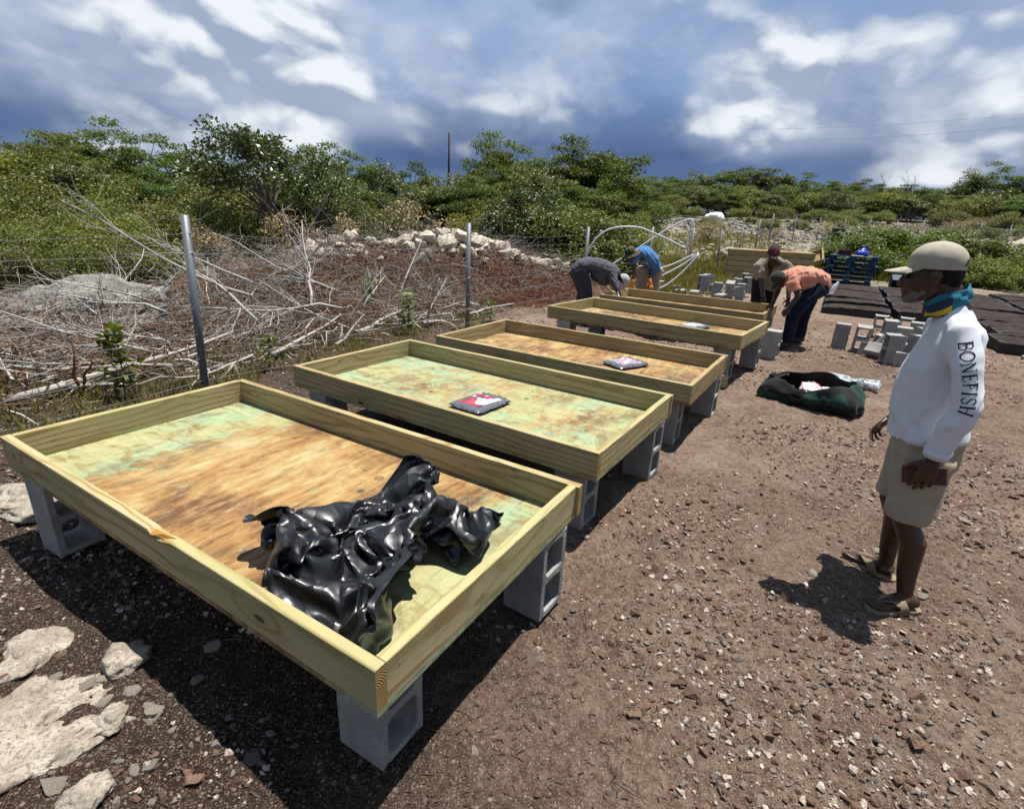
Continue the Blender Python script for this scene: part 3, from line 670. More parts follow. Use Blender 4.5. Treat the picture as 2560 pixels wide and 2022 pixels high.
for i, (x, y, z) in enumerate(MID): plant('broad' if i % 2 else 'feathery', x, y, z, 'scrub_tree', 'low rounded scrub tree in the dip of the skyline left of the utility pole', 'scrub trees in the skyline dip', wide=.9)
CL = [(-1.75, 22, 3.3), (-.95, 24, 4.5), (-.12, 25, 4.33), (1.09, 23, 4.27), (2.42, 24, 4.33), (3.35, 23, 4.15), (3.93, 22, 3.24)]
CLL = ['leftmost feathery tree of the tall clump right beside the utility pole', 'tallest feathery tree of the clump, its tip above all others near the pole', 'feathery tree just right of the tallest one in the clump', 'feathery tree in the middle of the tall clump above the rubble mound', 'feathery tree on the right half of the tall clump above the grey bending man', 'bright green feathery tree at the right end of the tall clump', 'small low tree at the right foot of the tall clump']
for (x, y, z), l in zip(CL, CLL): plant('feathery', x, y, z+.08, 'feathery_tree', l, 'tall clump of feathery trees', wide=(.62 if x < -.9 else .95))
FR = [(-16.37, 17, 1.84), (-15.8, 18, 2.47), (-14, 17.5, 2.64), (-13.05, 18, 2.66), (-11.23, 17, 2.46), (-10.11, 17, 2.37), (-6.35, 17, 3.0), (-6.21, 18, 2.2), (-5.43, 19, 2.42), (-3.94, 18, 2.22), (-2.89, 19, 2.39), (-1.78, 19, 2.73), (-.47, 20, 3.0), (.72, 19, 3.12), (2.26, 20, 2.96), (-8.6, 18.5, 2.3), (-18.2, 19, 2.6), (3.3, 20.5, 2.6)]
for i, (x, y, z) in enumerate(FR):
    k = ('broad', 'feathery', 'feathery', 'broad', 'feathery')[i % 5]
    plant(k, x, y, z+.05, 'broadleaf_shrub' if k == 'broad' else 'feathery_shrub', 'tall broadleaf shrub with pale flecked leaves below the skyline trees' if k == 'broad' else 'tall bright feathery shrub below the skyline trees', 'tall shrubs below the skyline', 'shrub', 1.05)
_rg = random.Random(77)
for i in range(34):
    y = _rg.uniform(15.5, 25.5); x = _rg.uniform(-.98*y+1.0, .17*y); z = 1.9+.085*(y-15)+_rg.uniform(-.25, .45)+(.5 if x < -.6*y else 0)
    k = ('feathery', 'broad', 'bush')[i % 3]; plant(k, x, y, z, 'thicket_shrub', {'feathery': 'feathery thicket shrub filling in between the hillside trees', 'broad': 'broadleaf thicket shrub filling in between the hillside trees', 'bush': 'fine leaved thicket bush filling in between the hillside trees'}[k], 'thicket shrubs between the trees', 'shrub', 1.25)
g1 = plant('grape', -6.15, 13.6, 3.32, 'leathery_leaved_tree', 'leathery leaved tree standing alone in front of the hillside with a bare trunk', None, wide=1.15, var=0)
plant('grape', -5.05, 14.3, 2.75, 'leathery_leaved_tree', 'smaller leathery leaved tree just right of the lone bare trunked one', None, wide=.9, var=1)
BU = [(-9.84, 10, 1.02), (-10.03, 11, 1.09), (-8.98, 10.5, .97), (-8.57, 11, 1.24), (-7.83, 11, 1.19), (-7.67, 12, 1.38), (-7.29, 13, 1.51), (-5.32, 13, 1.28), (-4.77, 14, 1.3), (-4.07, 15, 1.56), (-3.01, 15.5, 1.73), (-1.44, 17, 1.69), (-.01, 17.5, 1.89), (1.37, 18, 1.82), (-9.4, 12.5, 1.5), (-11.2, 13, 1.6), (-12.5, 14.5, 1.9), (-6.6, 11.6, 1.0), (-10.9, 15, 1.9), (-8.9, 14.5, 1.7), (-7.0, 8.6, .75), (-8.0, 9.2, .9), (-6.2, 9.6, .8), (2.6, 18.5, 1.7), (3.4, 19, 1.5)]
for i, (x, y, z) in enumerate(BU):
    k = 'dry' if i in (7, 8, 10, 17, 22) else 'bush'
    plant(k, x, y, z+.12, 'dry_bush' if k == 'dry' else 'leafy_bush', 'dry greyish bush with bare twigs behind the dead branches' if k == 'dry' else 'low yellow green bush at the front edge of the hillside scrub', 'dry bushes behind the branches' if k == 'dry' else 'low bushes at the scrub edge', 'bush')
# far hedge of trees across the plot
FAR = [(12.4, 62, 5.76), (14.19, 60, 5.95), (17.16, 62, 6.48), (19.34, 61, 6.79), (21.39, 60, 7.26), (24.58, 62, 7.74), (26.74, 61, 7.38), (30.34, 63, 6.93), (31.41, 60, 6.51), (34.99, 62, 6.73), (36.34, 60, 6.54), (40.1, 62, 6.72), (41.27, 60, 6.57), (45.25, 62, 6.56), (43.27, 57, 6.8), (43.49, 55, 7.48), (46.25, 56, 7.84), (47.53, 55, 6.87), (51.64, 57, 6.95), (55, 58, 7), (58, 60, 7)]
for i, (x, y, z) in enumerate(FAR):
    big = i in (15, 16)
    l = {15: 'left half of the wide flat crowned tree ending the far tree line', 16: 'tallest wide flat crowned tree at the right end of the far trees'}.get(i, 'distant tree on the skyline of the far tree line')
    plant('feathery' if i % 3 else 'broad', x, y, z+.1, 'distant_tree', l, 'skyline trees of the far tree line', wide=1.25)
FF = [(9.92, 52, 3.67), (11.18, 50, 3.85), (13.31, 50, 3.56), (15.87, 52, 4.53), (17.56, 50, 4.33), (20.39, 52, 4.61), (21.72, 50, 4.31), (24.69, 52, 4.71), (26.4, 51, 4.35), (27.37, 49, 4.41), (30.05, 50, 4.29), (32.69, 51, 4.63), (32.79, 48, 4.36), (35.54, 49, 4.31), (36.23, 47, 4.22), (38.26, 47, 4.57), (39.58, 46, 4.42), (42.55, 47, 4.57), (45, 47, 4.6), (48, 48, 4.8)]
for i, (x, y, z) in enumerate(FF): plant(('broad', 'feathery', 'bush')[i % 3], x, y, z+.5, 'distant_shrub', 'distant shrub in the front rank of the far tree line', 'front shrubs of the far tree line', 'shrub', 1.5)
FM = [(11.5, 56), (15, 56), (18.5, 56), (22, 56), (25.5, 56), (29, 56), (32.5, 56), (36, 55), (39, 54), (42, 53), (45, 52)]
FM += [(9.5+3.1*i, 52.5+.6*(i % 3)) for i in range(13)]
for x, y in FM: plant('feathery', x, y, float(height(x, y))+2.3, 'distant_tree', 'distant tree in the middle rank of the far tree line', 'middle trees of the far tree line', wide=1.6)
for i, (x, y, z) in enumerate([(9.7, 48, 2.4), (11.83, 47, 2.67), (14.52, 48, 2.61), (18.14, 47, 2.77), (20.8, 46, 2.95), (24.3, 46, 2.85), (26.39, 45, 2.94), (29.3, 46, 2.96), (33.5, 44, 3.2), (37, 43, 3.2), (41, 43, 3.3)]):
    plant('bush', x, y, z+.45, 'distant_bush', 'small distant bush at the foot of the far tree line', 'bushes at the foot of the far tree line', 'bush', 1.5)
def bare_tree(name, x, y, z, h, label, seed):
    rg = random.Random(seed); mb = MB()
    def grow(p, d, L_, r, lev):
        q = p + d*L_*.5 + Vector((rg.gauss(0, .06), rg.gauss(0, .06), 0))*L_; e = q + (d+Vector((rg.gauss(0, .2), rg.gauss(0, .2), .05))).normalized()*L_*.5
        mb.tube([p, q, e], [r, r*.8, r*.55], 5, cap=False)
        if lev:
            for k in range(3): grow(q.lerp(e, rg.uniform(.2, 1)), (d+Vector((rg.gauss(0, .5), rg.gauss(0, .5), rg.uniform(-.1, .5)))).normalized(), L_*.62, r*.5, lev-1)
    grow(Vector((0, 0, 0)), Vector((0, 0, 1)), h*.5, .07, 3); tag(mb.build(name, TWIGM, loc=(x, y, z)), label, 'tree')
for i in range(17): plant('bush', 10.5+2.9*i, 63.5+(i % 3)*.7, float(height(10+2.9*i, 64))+2.9+.4*(i % 2), 'distant_bush', 'distant bush filling the gaps at the back of the far tree line', 'bushes behind the far trees', 'bush', 1.15)
for i in range(14):
    y = 7.6+.42*i; x = -.80*y-1.2+.9*((i*7) % 5-2); plant('bush', x, y, .75+.05*i+.15*(i % 3), 'leafy_bush', 'low leafy bush behind the boulder and dead branches', 'low bushes behind the boulder', 'bush', 1.1)
bare_tree('bare_tree', 36.6, 58, 3.1, 4.9, 'bare forked dead tree above the far tree line, the left of two', 3)
bare_tree('bare_tree', 39.6, 58, 3.1, 5.1, 'bare upright dead tree above the far tree line, the right of two', 8)
# weeds at the right of the plot and behind the block heaps
WE = [(15.2, 23, 1.75), (16.4, 23.5, 1.95), (17.6, 23, 1.85), (14.0, 22.5, 1.45), (18.6, 22.5, 1.6), (16.2, 20.8, 1.2), (17.6, 20.2, 1.15), (18.8, 19.8, 1.1), (20.0, 19.5, 1.05), (17.0, 18.6, .78), (18.2, 18.0, .75), (19.4, 17.6, .8), (15.2, 20.4, 1.0), (20.6, 18.6, .9), (21.8, 19.2, 1.0)]
for i, (x, y, z) in enumerate(WE): plant('weed', x, y, z+.1, 'weedy_bush', ('tall leafy weed clump growing right behind the blue pallets' if i < 5 else 'leafy weed clump growing behind the standing man'), 'weed clumps right of the pallets', 'weeds', 1.15)
# grass and weeds beyond the fence and along it
def tufts(name, pts, n, h, mat, label, w=.006, spread=.12):
    Ps = []; 
    P = pts[RNG.integers(0, len(pts), n)] + RNG.normal(0, spread, (n, 2)); z = height(P[:, 0], P[:, 1])
    H_ = h*RNG.uniform(.35, 1, n); a = RNG.uniform(0, 6.28, n); lean = H_*RNG.uniform(.1, .7, n); wv = w*RNG.uniform(.7, 1.6, n)
    ax, ay = np.cos(a), np.sin(a)
    v0 = np.stack([P[:, 0]-ay*wv, P[:, 1]+ax*wv, z-.01], -1); v1 = np.stack([P[:, 0]+ay*wv, P[:, 1]-ax*wv, z-.01], -1)
    v2 = np.stack([P[:, 0]+ax*lean*.4+ay*wv*.7, P[:, 1]+ay*lean*.4-ax*wv*.7, z+H_*.62], -1); v3 = np.stack([P[:, 0]+ax*lean, P[:, 1]+ay*lean, z+H_], -1)
    V = np.stack([v0, v1, v2, v3], 1).reshape(-1, 3); tag(link(name, mesh_np(name, V, np.arange(n*4).reshape(-1, 4), [mat])), label, kind='stuff')
def band(t0, t1, o0, o1, n):
    t = RNG.uniform(t0, t1, n); o = RNG.uniform(o0, o1, n); return np.stack([-2.87+.537*t-.843*o, 4.63+.843*t+.537*o], -1)
LF_GRASS = m_leaf('grass_blade', (.060, .068, .020), (.13, .125, .045), (.30, .265, .14), .6, .3)
tufts('grass', band(-3.5, 5, -.15, 1.6, 260), 7000, .12, LF_GRASS, 'weedy grass along the foot of the wire fence', .004)
tufts('grass', band(10, 22, -1.5, 2.5, 420), 10000, .34, LF_GRASS, 'long pale grass along the far run of the fence', .009, .2)
gp_ = np.stack([RNG.uniform(2, 14, 500), RNG.uniform(17, 34, 500)], -1); gp_ = gp_[(gp_[:, 0] < .55*gp_[:, 1]-2.2)]
tufts('grass', gp_, 9000, .36, LF_GRASS, 'rough grass between the rubble and the tall clump', .014, .4)
gp2 = np.stack([RNG.uniform(9, 18, 300), RNG.uniform(19.5, 26, 300)], -1); tufts('grass', gp2, 9000, .38, LF_WEED, 'green weeds behind the pallets', .014, .3)
gp3 = np.stack([RNG.uniform(-16, 0, 700), RNG.uniform(8, 18, 700)], -1); gp3 = gp3[(gp3[:, 0] < -.62*(gp3[:, 1]-4)-.2+.6)|(gp3[:, 1] > 14)]
tufts('undergrowth', gp3, 9000, .26, LF_BROAD, 'green undergrowth at the foot of the hillside scrub', .016, .3)
# rubble field
def boulders(name, n, x0, x1, y0, y1, s0, s1, mat, label):
    x = RNG.uniform(x0, x1, n); y = RNG.uniform(y0, y1, n); s = s0*(s1/s0)**(RNG.random(n)**2); z = height(x, y)+s*.2
    V, F = scatter(HULLS_BIG, np.stack([x, y, z], -1), s, RNG.uniform(0, 6.28, n), RNG.normal(0, .3, n)); tag(link(name, mesh_np(name, V, F, [mat])), label, kind='stuff')
for i in range(22): plant('dry' if i % 3 == 0 else 'bush', 11+1.35*i+random.uniform(-.6, .6), 31+(i*5) % 13, float(height(11+1.35*i, 31+(i*5) % 13))+random.uniform(.5, 1.0), 'rubble_bush', 'small bush growing out of the grey rubble below the far trees', 'bushes on the far rubble', 'bush', 1.4)
boulders('rubble', 3800, 11, 37, 32, 46, .045, .24, GREYROCK, 'grey limestone rubble spread below the far tree line')
boulders('rubble', 500, 5, 16, 26, 42, .06, .28, LIME, 'pale rubble in the rough grass')
boulders('rubble', 500, 16, 34, 24, 33, .05, .22, LIME, 'pale rubble strip behind the weeds')
random.seed(14); RNG = np.random.default_rng(14)
# ------------------------------------------------------------------ brush bank beyond the fence
FT, FN = Vector((.537, .843, 0)), Vector((-.843, .537, 0)); P1 = Vector((-2.87, 4.63, 0))
def fpt(t, o, z=0.0):
    p = P1 + FT*t + FN*o; return Vector((p.x, p.y, float(height(p.x, p.y)) + z))
def blob_rock(name, loc, size, seed, mat, sub=5, rough=.25, rz=0, strata=0.0, sharp=1.0, facets=16):
    """a big weathered rock: a many-sided lump with ridged relief"""
    bm = bmesh.new(); bmesh.ops.create_icosphere(bm, subdivisions=sub, radius=1.0); rg = random.Random(seed)
    o = Vector((seed*3.1, seed*1.7, seed*.9)); pl_ = []
    for i in range(facets): d = Vector((rg.gauss(0, 1), rg.gauss(0, 1), rg.gauss(0, .8))).normalized(); pl_.append((d, rg.uniform(.68, .95)))
    for v in bm.verts:
        p = v.co.copy(); k = 1.12
        for d, h in pl_:
            q = p.dot(d)
            if q > .05: k = min(k, h/q)
        n1 = noise.fractal(p*1.6+o, 1.0, 2.1, 4); n2 = noise.ridged_multi_fractal(p*3.1+o, 1.0, 2.1, 5, 1.0, 2.0)-1.0; n3 = noise.fractal(p*9+o, 1.0, 2.2, 3)
        k *= 1 + rough*(n1*.55 + n2*.20*sharp + n3*.10)
        if strata: k += strata*(abs(((p.z+.30*n1)*4.0) % 1.0-.5)-.25)
        v.co = Vector((p.x*size[0], p.y*size[1], p.z*size[2]))*k
    me = bpy.data.meshes.new(name); bm.to_mesh(me); bm.free(); me.materials.append(mat)
    me.polygons.foreach_set('use_smooth', [True]*len(me.polygons)); return link(name, me, None, loc, (0, 0, rz))
tag(blob_rock('boulder', (-5.75, 6.45, .02), (1.35, .85, .62), 4, GREYROCK, 6, .34, .25, .12), 'big grey weathered boulder lying in the brush beyond the fence', 'boulder')
tag(blob_rock('limestone_slab', (-1.56, 1.15, -.045), (.42, .27, .10), 9, WEATHERED, 6, .46, .6, .10, 1.6), 'large pale limestone slab bedded in the soil in the lower left corner', 'rock')
tag(blob_rock('limestone_slab', (-2.62, 2.62, -.02), (.36, .25, .11), 15, WEATHERED, 5, .3, .2, .12), 'pale limestone slab beside the left end of the nearest platform', 'rock')
for i, (x, y, s, l) in enumerate([(-1.80, 1.58, .085, 'cracked pale rock above the limestone slab, the upper of two'), (-1.76, 1.47, .065, 'smaller cracked pale rock just below its larger neighbour'), (-1.40, 1.50, .075, 'flat pale rock touching the shadow edge of the platform'), (-1.96, 1.40, .07, 'pale rock at the left border beside the limestone slab'),
                              (-1.17, 1.03, .055, 'long pale rock below the limestone slab'), (-1.27, 1.27, .05, 'small pale rock at the right tip of the limestone slab')]):
    tag(blob_rock('limestone_rock', (x, y, ground_z(x, y)+s*.02), (s*1.4, s*1.1, s*.62), 30+i, WEATHERED, 4, .40, i*1.1), l, 'rock')
# rubble mound with a ridge of white stones
MC = fpt(6.6, 2.9); MC.z = 0
def mound_h(t, o):
    oc = np.clip(4.3-.80*(t-5.4), 1.3, 4.4)
    a = 1.02*np.exp(-((t-7.3)/1.25)**2) + .62*np.exp(-((t-5.2)/1.0)**2) + .50*np.exp(-((t-9.3)/1.1)**2) + .40*np.exp(-((t-3.2)/1.4)**2)
    return a*np.exp(-((o-oc)/1.30)**2)*(1+.2*fbm(t*1.7, o*1.7, 3)) + .10*fbm(t*4, o*4, 3)
tt, oo = np.meshgrid(np.linspace(-.5, 13, 110), np.linspace(-.1, 6.5, 60))
MX, MY = P1.x+FT.x*tt+FN.x*oo, P1.y+FT.y*tt+FN.y*oo
MZ = height(MX, MY) + np.maximum(mound_h(tt, oo), -.2) - .06 - .25*(1-sst(np.minimum(np.minimum(oo+.1, 6.5-oo), np.minimum(tt+.5, 13-tt)), 0, .6))
ii = (np.arange(59)[:, None]*110+np.arange(109)[None]).ravel()
MOUNDM = m_rock('mound_earth', (.14, .065, .040), (.24, .15, .10), (.025, .014, .010), 3)
WHITER = m_rock('white_limestone', (.86, .78, .66), (.60, .50, .38), (.22, .17, .12), 7, .9)
mound = tag(link('rubble_mound', mesh_np('rubble_mound', np.stack([MX, MY, MZ], -1).reshape(-1, 3), np.stack([ii, ii+1, ii+111, ii+110], -1), [MOUNDM], True)), 'long mound of red brown earth, roots and white stones beyond the fence', 'mound')
def mpt(t, o, z=0): 
    p = P1 + FT*t + FN*o; return Vector((p.x, p.y, float(height(p.x, p.y)+max(mound_h(t, o), -.2))-.06+z))
LROCK = [mesh_np('rock', *hull_rock(400+i, 18, .85), [WHITER]) for i in range(8)]
rg = random.Random(5); k = 0
while k < 260:
    t = rg.uniform(4.4, 10.8); o = min(4.4, max(1.3, 4.3-.80*(t-5.4)))+rg.gauss(-.1, .42); hh = float(mound_h(t, o))
    if hh < .22 and rg.random() < .6: continue
    s = rg.choice((.08, .10, .13, .17)) * (1.3 if hh > .8 else 1)*rg.uniform(.7, 1.2)
    link('rock', LROCK[k % 8], mound, mpt(t, o, s*.35), (rg.uniform(-.6, .6), rg.uniform(-.6, .6), rg.uniform(0, 6.28)), (s*1.15, s, s*.9)); k += 1
for t, o, s in ((7.3, 2.75, .27), (6.7, 3.2, .26), (6.2, 3.55, .24), (7.7, 2.4, .2), (7.0, 3.0, .22), (8.3, 2.0, .18), (5.3, 4.2, .2), (5.0, 4.3, .16), (9.0, 1.5, .17)):
    link('rock', LROCK[int(t*10) % 8], mound, mpt(t, o, s*.45), (rg.uniform(-.5, .5), rg.uniform(-.5, .5), rg.uniform(0, 6.28)), (s*1.1, s, s*.95))
def small_stones(n, t0, t1, o0, o1, s0, s1, mat, label):
    t = RNG.uniform(t0, t1, n); o = RNG.uniform(o0, o1, n); s = s0*(s1/s0)**(RNG.random(n)**1.6); x = P1.x+FT.x*t+FN.x*o; y = P1.y+FT.y*t+FN.y*o
    z = height(x, y)+np.maximum(mound_h(t, o), -.2)-.06+s*.3; keep = (RNG.random(n) < sst(mound_h(t, o), .1, .7)*(np.abs(o-np.clip(4.3-.80*(t-5.4), 1.3, 4.4)) < .8)+.10)
    V, F = scatter(HULLS, np.stack([x, y, z], -1)[keep], s[keep], RNG.uniform(0, 6.28, keep.sum()), RNG.normal(0, .5, keep.sum())); tag(link('rubble', mesh_np('rubble', V, F, [mat])), label, kind='stuff')
small_stones(5200, 3.4, 12.5, .6, 5.2, .02, .075, LIME, 'small white stones over the rubble mound')
REDROOT = plain('red_brown_root', (.20, .085, .048), .9, .1, .5, 20)
small_stones(900, -1.5, 4.0, .8, 4.2, .02, .09, LIME, 'pale rubble in the brush')
# tangled roots and twigs (nobody could count them)
def twig_mass(n, t0, t1, o0, o1, zmax, l0, l1, r, mat, label, name='brush', on_mound=True, upright=.25, seg=4, ridge=False):
    t = RNG.uniform(t0, t1, n); o = o0+(o1-o0)*RNG.beta(1.6, 1.6, n)
    if ridge: o = np.clip(4.3-.80*(t-5.4), 1.3, 4.4)+o; keep = o > .3; t, o = t[keep], o[keep]; n = len(t)
    x = P1.x+FT.x*t+FN.x*o; y = P1.y+FT.y*t+FN.y*o
    z = height(x, y)+(np.maximum(mound_h(t, o), 0)-.03 if on_mound else 0)+zmax*RNG.random(n)**2.0
    L_ = RNG.uniform(l0, l1, n); d = RNG.normal(size=(n, 3)); d[:, 2] *= upright; d /= np.linalg.norm(d, axis=1)[:, None]
    P = np.stack([x, y, z], -1); Vs = []; cur = d; rr = r*RNG.uniform(.5, 1.5, n)
    for k in range(seg+1):
        a = np.cross(cur, [0, 0, 1.0])+1e-6; a /= np.linalg.norm(a, axis=1)[:, None]; b = np.cross(a, cur); q = (rr*(1-.75*k/seg))[:, None]
        Vs.append(np.stack([P+a*q, P-.5*a*q+.87*b*q, P-.5*a*q-.87*b*q], 1)); P = P+cur*(L_/seg)[:, None]; cur = cur+RNG.normal(0, .36, (n, 3)); cur /= np.linalg.norm(cur, axis=1)[:, None]
    V = np.stack(Vs, 1).reshape(-1, 3); base = np.arange(n)[:, None, None]*(3*(seg+1)); F = []
    for k in range(seg):
        for j in range(3): F.append([k*3+j, k*3+(j+1) % 3, (k+1)*3+(j+1) % 3, (k+1)*3+j])
    F = (np.array(F)[None]+base).reshape(-1, 4); tag(link(name, mesh_np(name, V, F, [mat], True)), label, kind='stuff')
twig_mass(12000, 2.6, 9.8, -3.4, -.55, .20, .12, .5, .0065, REDROOT, 'red brown root tangle over the mound', ridge=True)
twig_mass(8000, -4.5, 6.5, .30, 3.6, .34, .10, .5, .006, BROWNTWIG, 'brown twig litter beyond the fence')
twig_mass(5200, -4.8, 6.0, .4, 4.4, .46, .15, .6, .0055, TWIGM, 'grey twig litter beyond the fence', upright=.4)
twig_mass(900, 8.0, 10.5, 1.9, 3.6, .45, .3, .8, .005, TWIGM, 'grey brushwood at the right end of the mound', upright=.5)
twig_mass(420, -3.5, 6.0, .3, 2.2, .25, .4, 1.2, .011, DEADM, 'thin bleached sticks in the brush', upright=.2)
twig_mass(3000, 2.0, 9.5, -2.8, .3, .35, .2, .6, .006, TWIGM, 'grey twigs caught in the root tangle', ridge=True, upright=.4)
# the countable dead branches
def branch_mesh(seed, L_, r, lev=3, bend=.25, kids=4):
    rg = random.Random(seed); mb = MB()
    def grow(p, d, l, r, lev):
        n = 6 if lev else 4; pts = [p]; rs = [r]; q = p.copy(); e = d.copy()
        for i in range(n):
            e = (e + Vector((rg.gauss(0, bend), rg.gauss(0, bend), rg.gauss(0, bend*.7)))*.5).normalized(); q = q + e*(l/n); pts.append(q.copy()); rs.append(r*(1-.72*(i+1)/n))
        mb.tube(pts, rs, 6 if r > .012 else 4, cap=True)
        if lev:
            for k in range(kids):
                i = rg.randint(1, n-1); dd = (pts[i+1]-pts[i]).normalized(); s = (dd + Vector((rg.gauss(0, .55), rg.gauss(0, .55), rg.gauss(.15, .4)))).normalized()
                grow(pts[i], s, l*rg.uniform(.32, .6), rs[i]*.62, lev-1)
    grow(Vector((0, 0, 0)), Vector((1, 0, 0)), L_, r, lev)
    return mb.mesh('dead_branch', [DEADM], True)
BR = [branch_mesh(50+i, 2.3, .024, 2, .28, 5) for i in range(5)]; BR2 = [branch_mesh(70+i, 1.8, .018, 3, .3, 4) for i in range(3)]; LOGS = [branch_mesh(90+i, 2.0, .042, 1, .15, 2) for i in range(3)]
def aim(o, a, b):
    d = Vector(b)-Vector(a); o.location = a; o.rotation_euler = (d.to_track_quat('X', 'Z') @ Quaternion((1, 0, 0), random.uniform(0, 6.28))).to_euler(); L0 = 2.3
    return o
def branch(me, t, o, z, az, el, s, label):
    a = fpt(t, o, z + max(0, float(mound_h(t, o)))); o_ = link('dead_branch', me, None, a); d = FT*cos(az)*cos(el)+FN*sin(az)*cos(el)+Vector((0, 0, sin(el)))
    o_.rotation_euler = (d.to_track_quat('X', 'Z') @ Quaternion((1, 0, 0), random.uniform(0, 6.28))).to_euler(); o_.scale = (s, s, s)
    return tag(o_, label, 'dead branch', 'bleached branches beyond the fence')
SPEC = [(0, .0, .55, .10, 2.65, .28, 1.15, 'long white branch slanting down to the foot of the nearest fence post'), (1, -.1, .75, .25, 2.2, .75, .85, 'white branch rising steeply left of the nearest fence post'),
        (2, 1.2, 1.0, .3, 1.6, .75, 1.1, 'forked bare branch reaching up right behind the nearest fence post'), (3, 2.4, 1.6, .25, 1.2, .95, 1.2, 'tall bare branch standing up between the first two fence posts'),
        (4, 1.9, 2.2, .3, 2.5, .62, 1.3, 'wide spreading bare branch in front of the leathery leaved tree'), (0, 2.6, 1.2, .3, 2.9, .45, 1.2, 'long bare branch leaning left over the brush by the leathery tree'),
        (1, 3.2, 2.0, .3, 1.9, .8, 1.2, 'bare branch with a fan of twigs left of the rubble mound'), (2, 3.1, 1.3, .25, .6, .55, .9, 'white forked branch leaning on the left end of the rubble mound'),
        (3, -1.3, .8, .1, 2.9, .22, 1.1, 'white branch lying across the boulder toward the picture edge'), (4, -1.6, 1.2, .2, 1.2, .85, .8, 'thin white branch rising in front of the boulder'),
        (0, -2.2, .7, .05, .3, .12, .9, 'white branch lying along the fence below the boulder'), (1, .8, .5, .06, 3.3, .1, .9, 'white branch lying low just right of the nearest post'),
        (2, 3.9, .8, .1, .4, .3, .9, 'whitish forked branch at the foot of the mound left of the second post'), (3, 4.3, .6, .12, 2.6, .35, .8, 'whitish branch leaning toward the second fence post'),
        (4, -2.6, 1.6, .15, 1.9, .6, .9, 'bare branch sticking up at the far left of the brush'), (0, .6, 1.8, .35, 2.0, .5, 1.0, 'grey bare branch behind the nearest post pointing to the hillside'), (1, 5.2, .7, .12, 3.5, .15, .8, 'white stick lying at the foot of the second fence post')]
for m_, t, o, z, az, el, s, l in SPEC: branch(BR[m_], t, o, z, az, el*.60, s*.74, l)
for i in range(16):
    _q = random.Random(900+i); branch(BR[i % 5], _q.uniform(-3.2, 4.8), _q.uniform(.5, 3.0), .05+.25*_q.random(), _q.uniform(0, 6.28), _q.uniform(.02, .45), _q.uniform(.5, .85), 'pale bare branch lying in the brush tangle among many like it')['group'] = 'pale branches lying in the brush'
for i, (t, o, az, el, s) in enumerate([(1.5, 2.6, 1.2, .7, 1.1), (2.1, 3.0, 2.2, .6, 1.2), (3.0, 2.7, .9, .8, 1.1), (.2, 2.5, 1.8, .7, 1.0), (-.9, 2.2, 2.4, .6, 1.0), (3.6, 3.2, 2.6, .7, 1.0), (-2.0, 2.4, 1.2, .6, .9), (9.3, 3.2, 2.2, .5, .9), (9.8, 2.9, .8, .6, .8), (4.6, 1.2, 1.9, .5, .7)]):
    branch(BR2[i % 3], t, o, .1, az, el*.6, s*.62, 'twiggy grey branch with many fine twigs tangled in the brush bank')['group'] = 'twiggy branches in the brush'
for i, (t, o, z, az, el, s, l) in enumerate([(1.0, .45, .05, 0.35, .05, .75, 'thick pale log lying just right of the nearest fence post'), (2.4, .7, .06, .2, .04, .9, 'thick pale log lying in the brush left of the second post'), (3.6, .55, .05, .15, .02, .8, 'thick pale log lying behind the second platform'), (-1.2, .65, .06, .1, .03, 1.0, 'long pale trunk lying below the boulder'), (4.6, .5, .05, -.1, .03, .7, 'short pale log lying at the second fence post')]):
    tag(branch(LOGS[i % 3], t, o, z, az, el, s, l), cat='log', group='pale logs in the brush')
def root(t, o, top, label, seed):
    rg = random.Random(seed); mb = MB(); a = fpt(t, o, 0)
    for k in range(2):
        pts = [Vector((.02*k, .01*k, -.05))]
        for i in range(9): pts.append(pts[-1]+Vector((rg.gauss(.018, .020), rg.gauss(0, .018), top*(1-.3*k)/9)))
        mb.tube(pts, [(.020*rg.uniform(.6, 1.2)*(1-.085*i), .008*(1-.08*i)) for i in range(10)], 6)
    tag(mb.build('torn_root', ORANGEROOT, None, True, loc=a), label, 'root')
root(-.85, .45, .62, 'torn orange root standing up in front of the boulder', 1); root(-1.45, .35, .42, 'shorter torn orange root left of the tall one', 2)
# small leafy plants at the fence
def sprig(loc, h, label, seed, n=60, ls=.09):
    rg = np.random.default_rng(seed); mb = MB(); st = [Vector((0, 0, -.03)), Vector((.02, .01, h*.5)), Vector((.0, .04, h))]; mb.tube(st, [.007, .005, .003], 5)
    e = empty('leafy_plant', loc, 0, label, 'plant', 'leafy plants by the fence'); mb.build('stem', BARKM, e, True)
    z = rg.uniform(.15, 1, n)*h; P = np.stack([rg.normal(0, .05, n), rg.normal(0, .05, n)+.03*z/h, z], -1)
    V, F = leaves(P, rg.uniform(.6, 1.2, n)*ls, .5, .42, np.stack([rg.normal(size=n), rg.normal(size=n), np.full(n, .3)], -1)); link('leaves', mesh_np('leaves', V, F, [LF_WEED]), e)
sprig(fpt(-.55, .25), .62, 'leafy green plant left of the nearest fence post', 1, 110, .10); sprig(fpt(3.0, .3), .62, 'dark leafy plant standing between the first two posts', 2, 120, .08)
sprig(fpt(3.4, 1.5, .1), .55, 'pale leafy plant sprouting from the brush', 3, 70, .08); sprig(fpt(-2.4, .1), .3, 'low leafy weed by the left end of the nearest platform', 4, 90, .06); sprig(fpt(4.7, .1), .35, 'low leafy weed near the second fence post', 5, 90, .06); sprig(fpt(.75, .15), .35, 'low leafy weed right of the nearest post', 6, 90, .06)
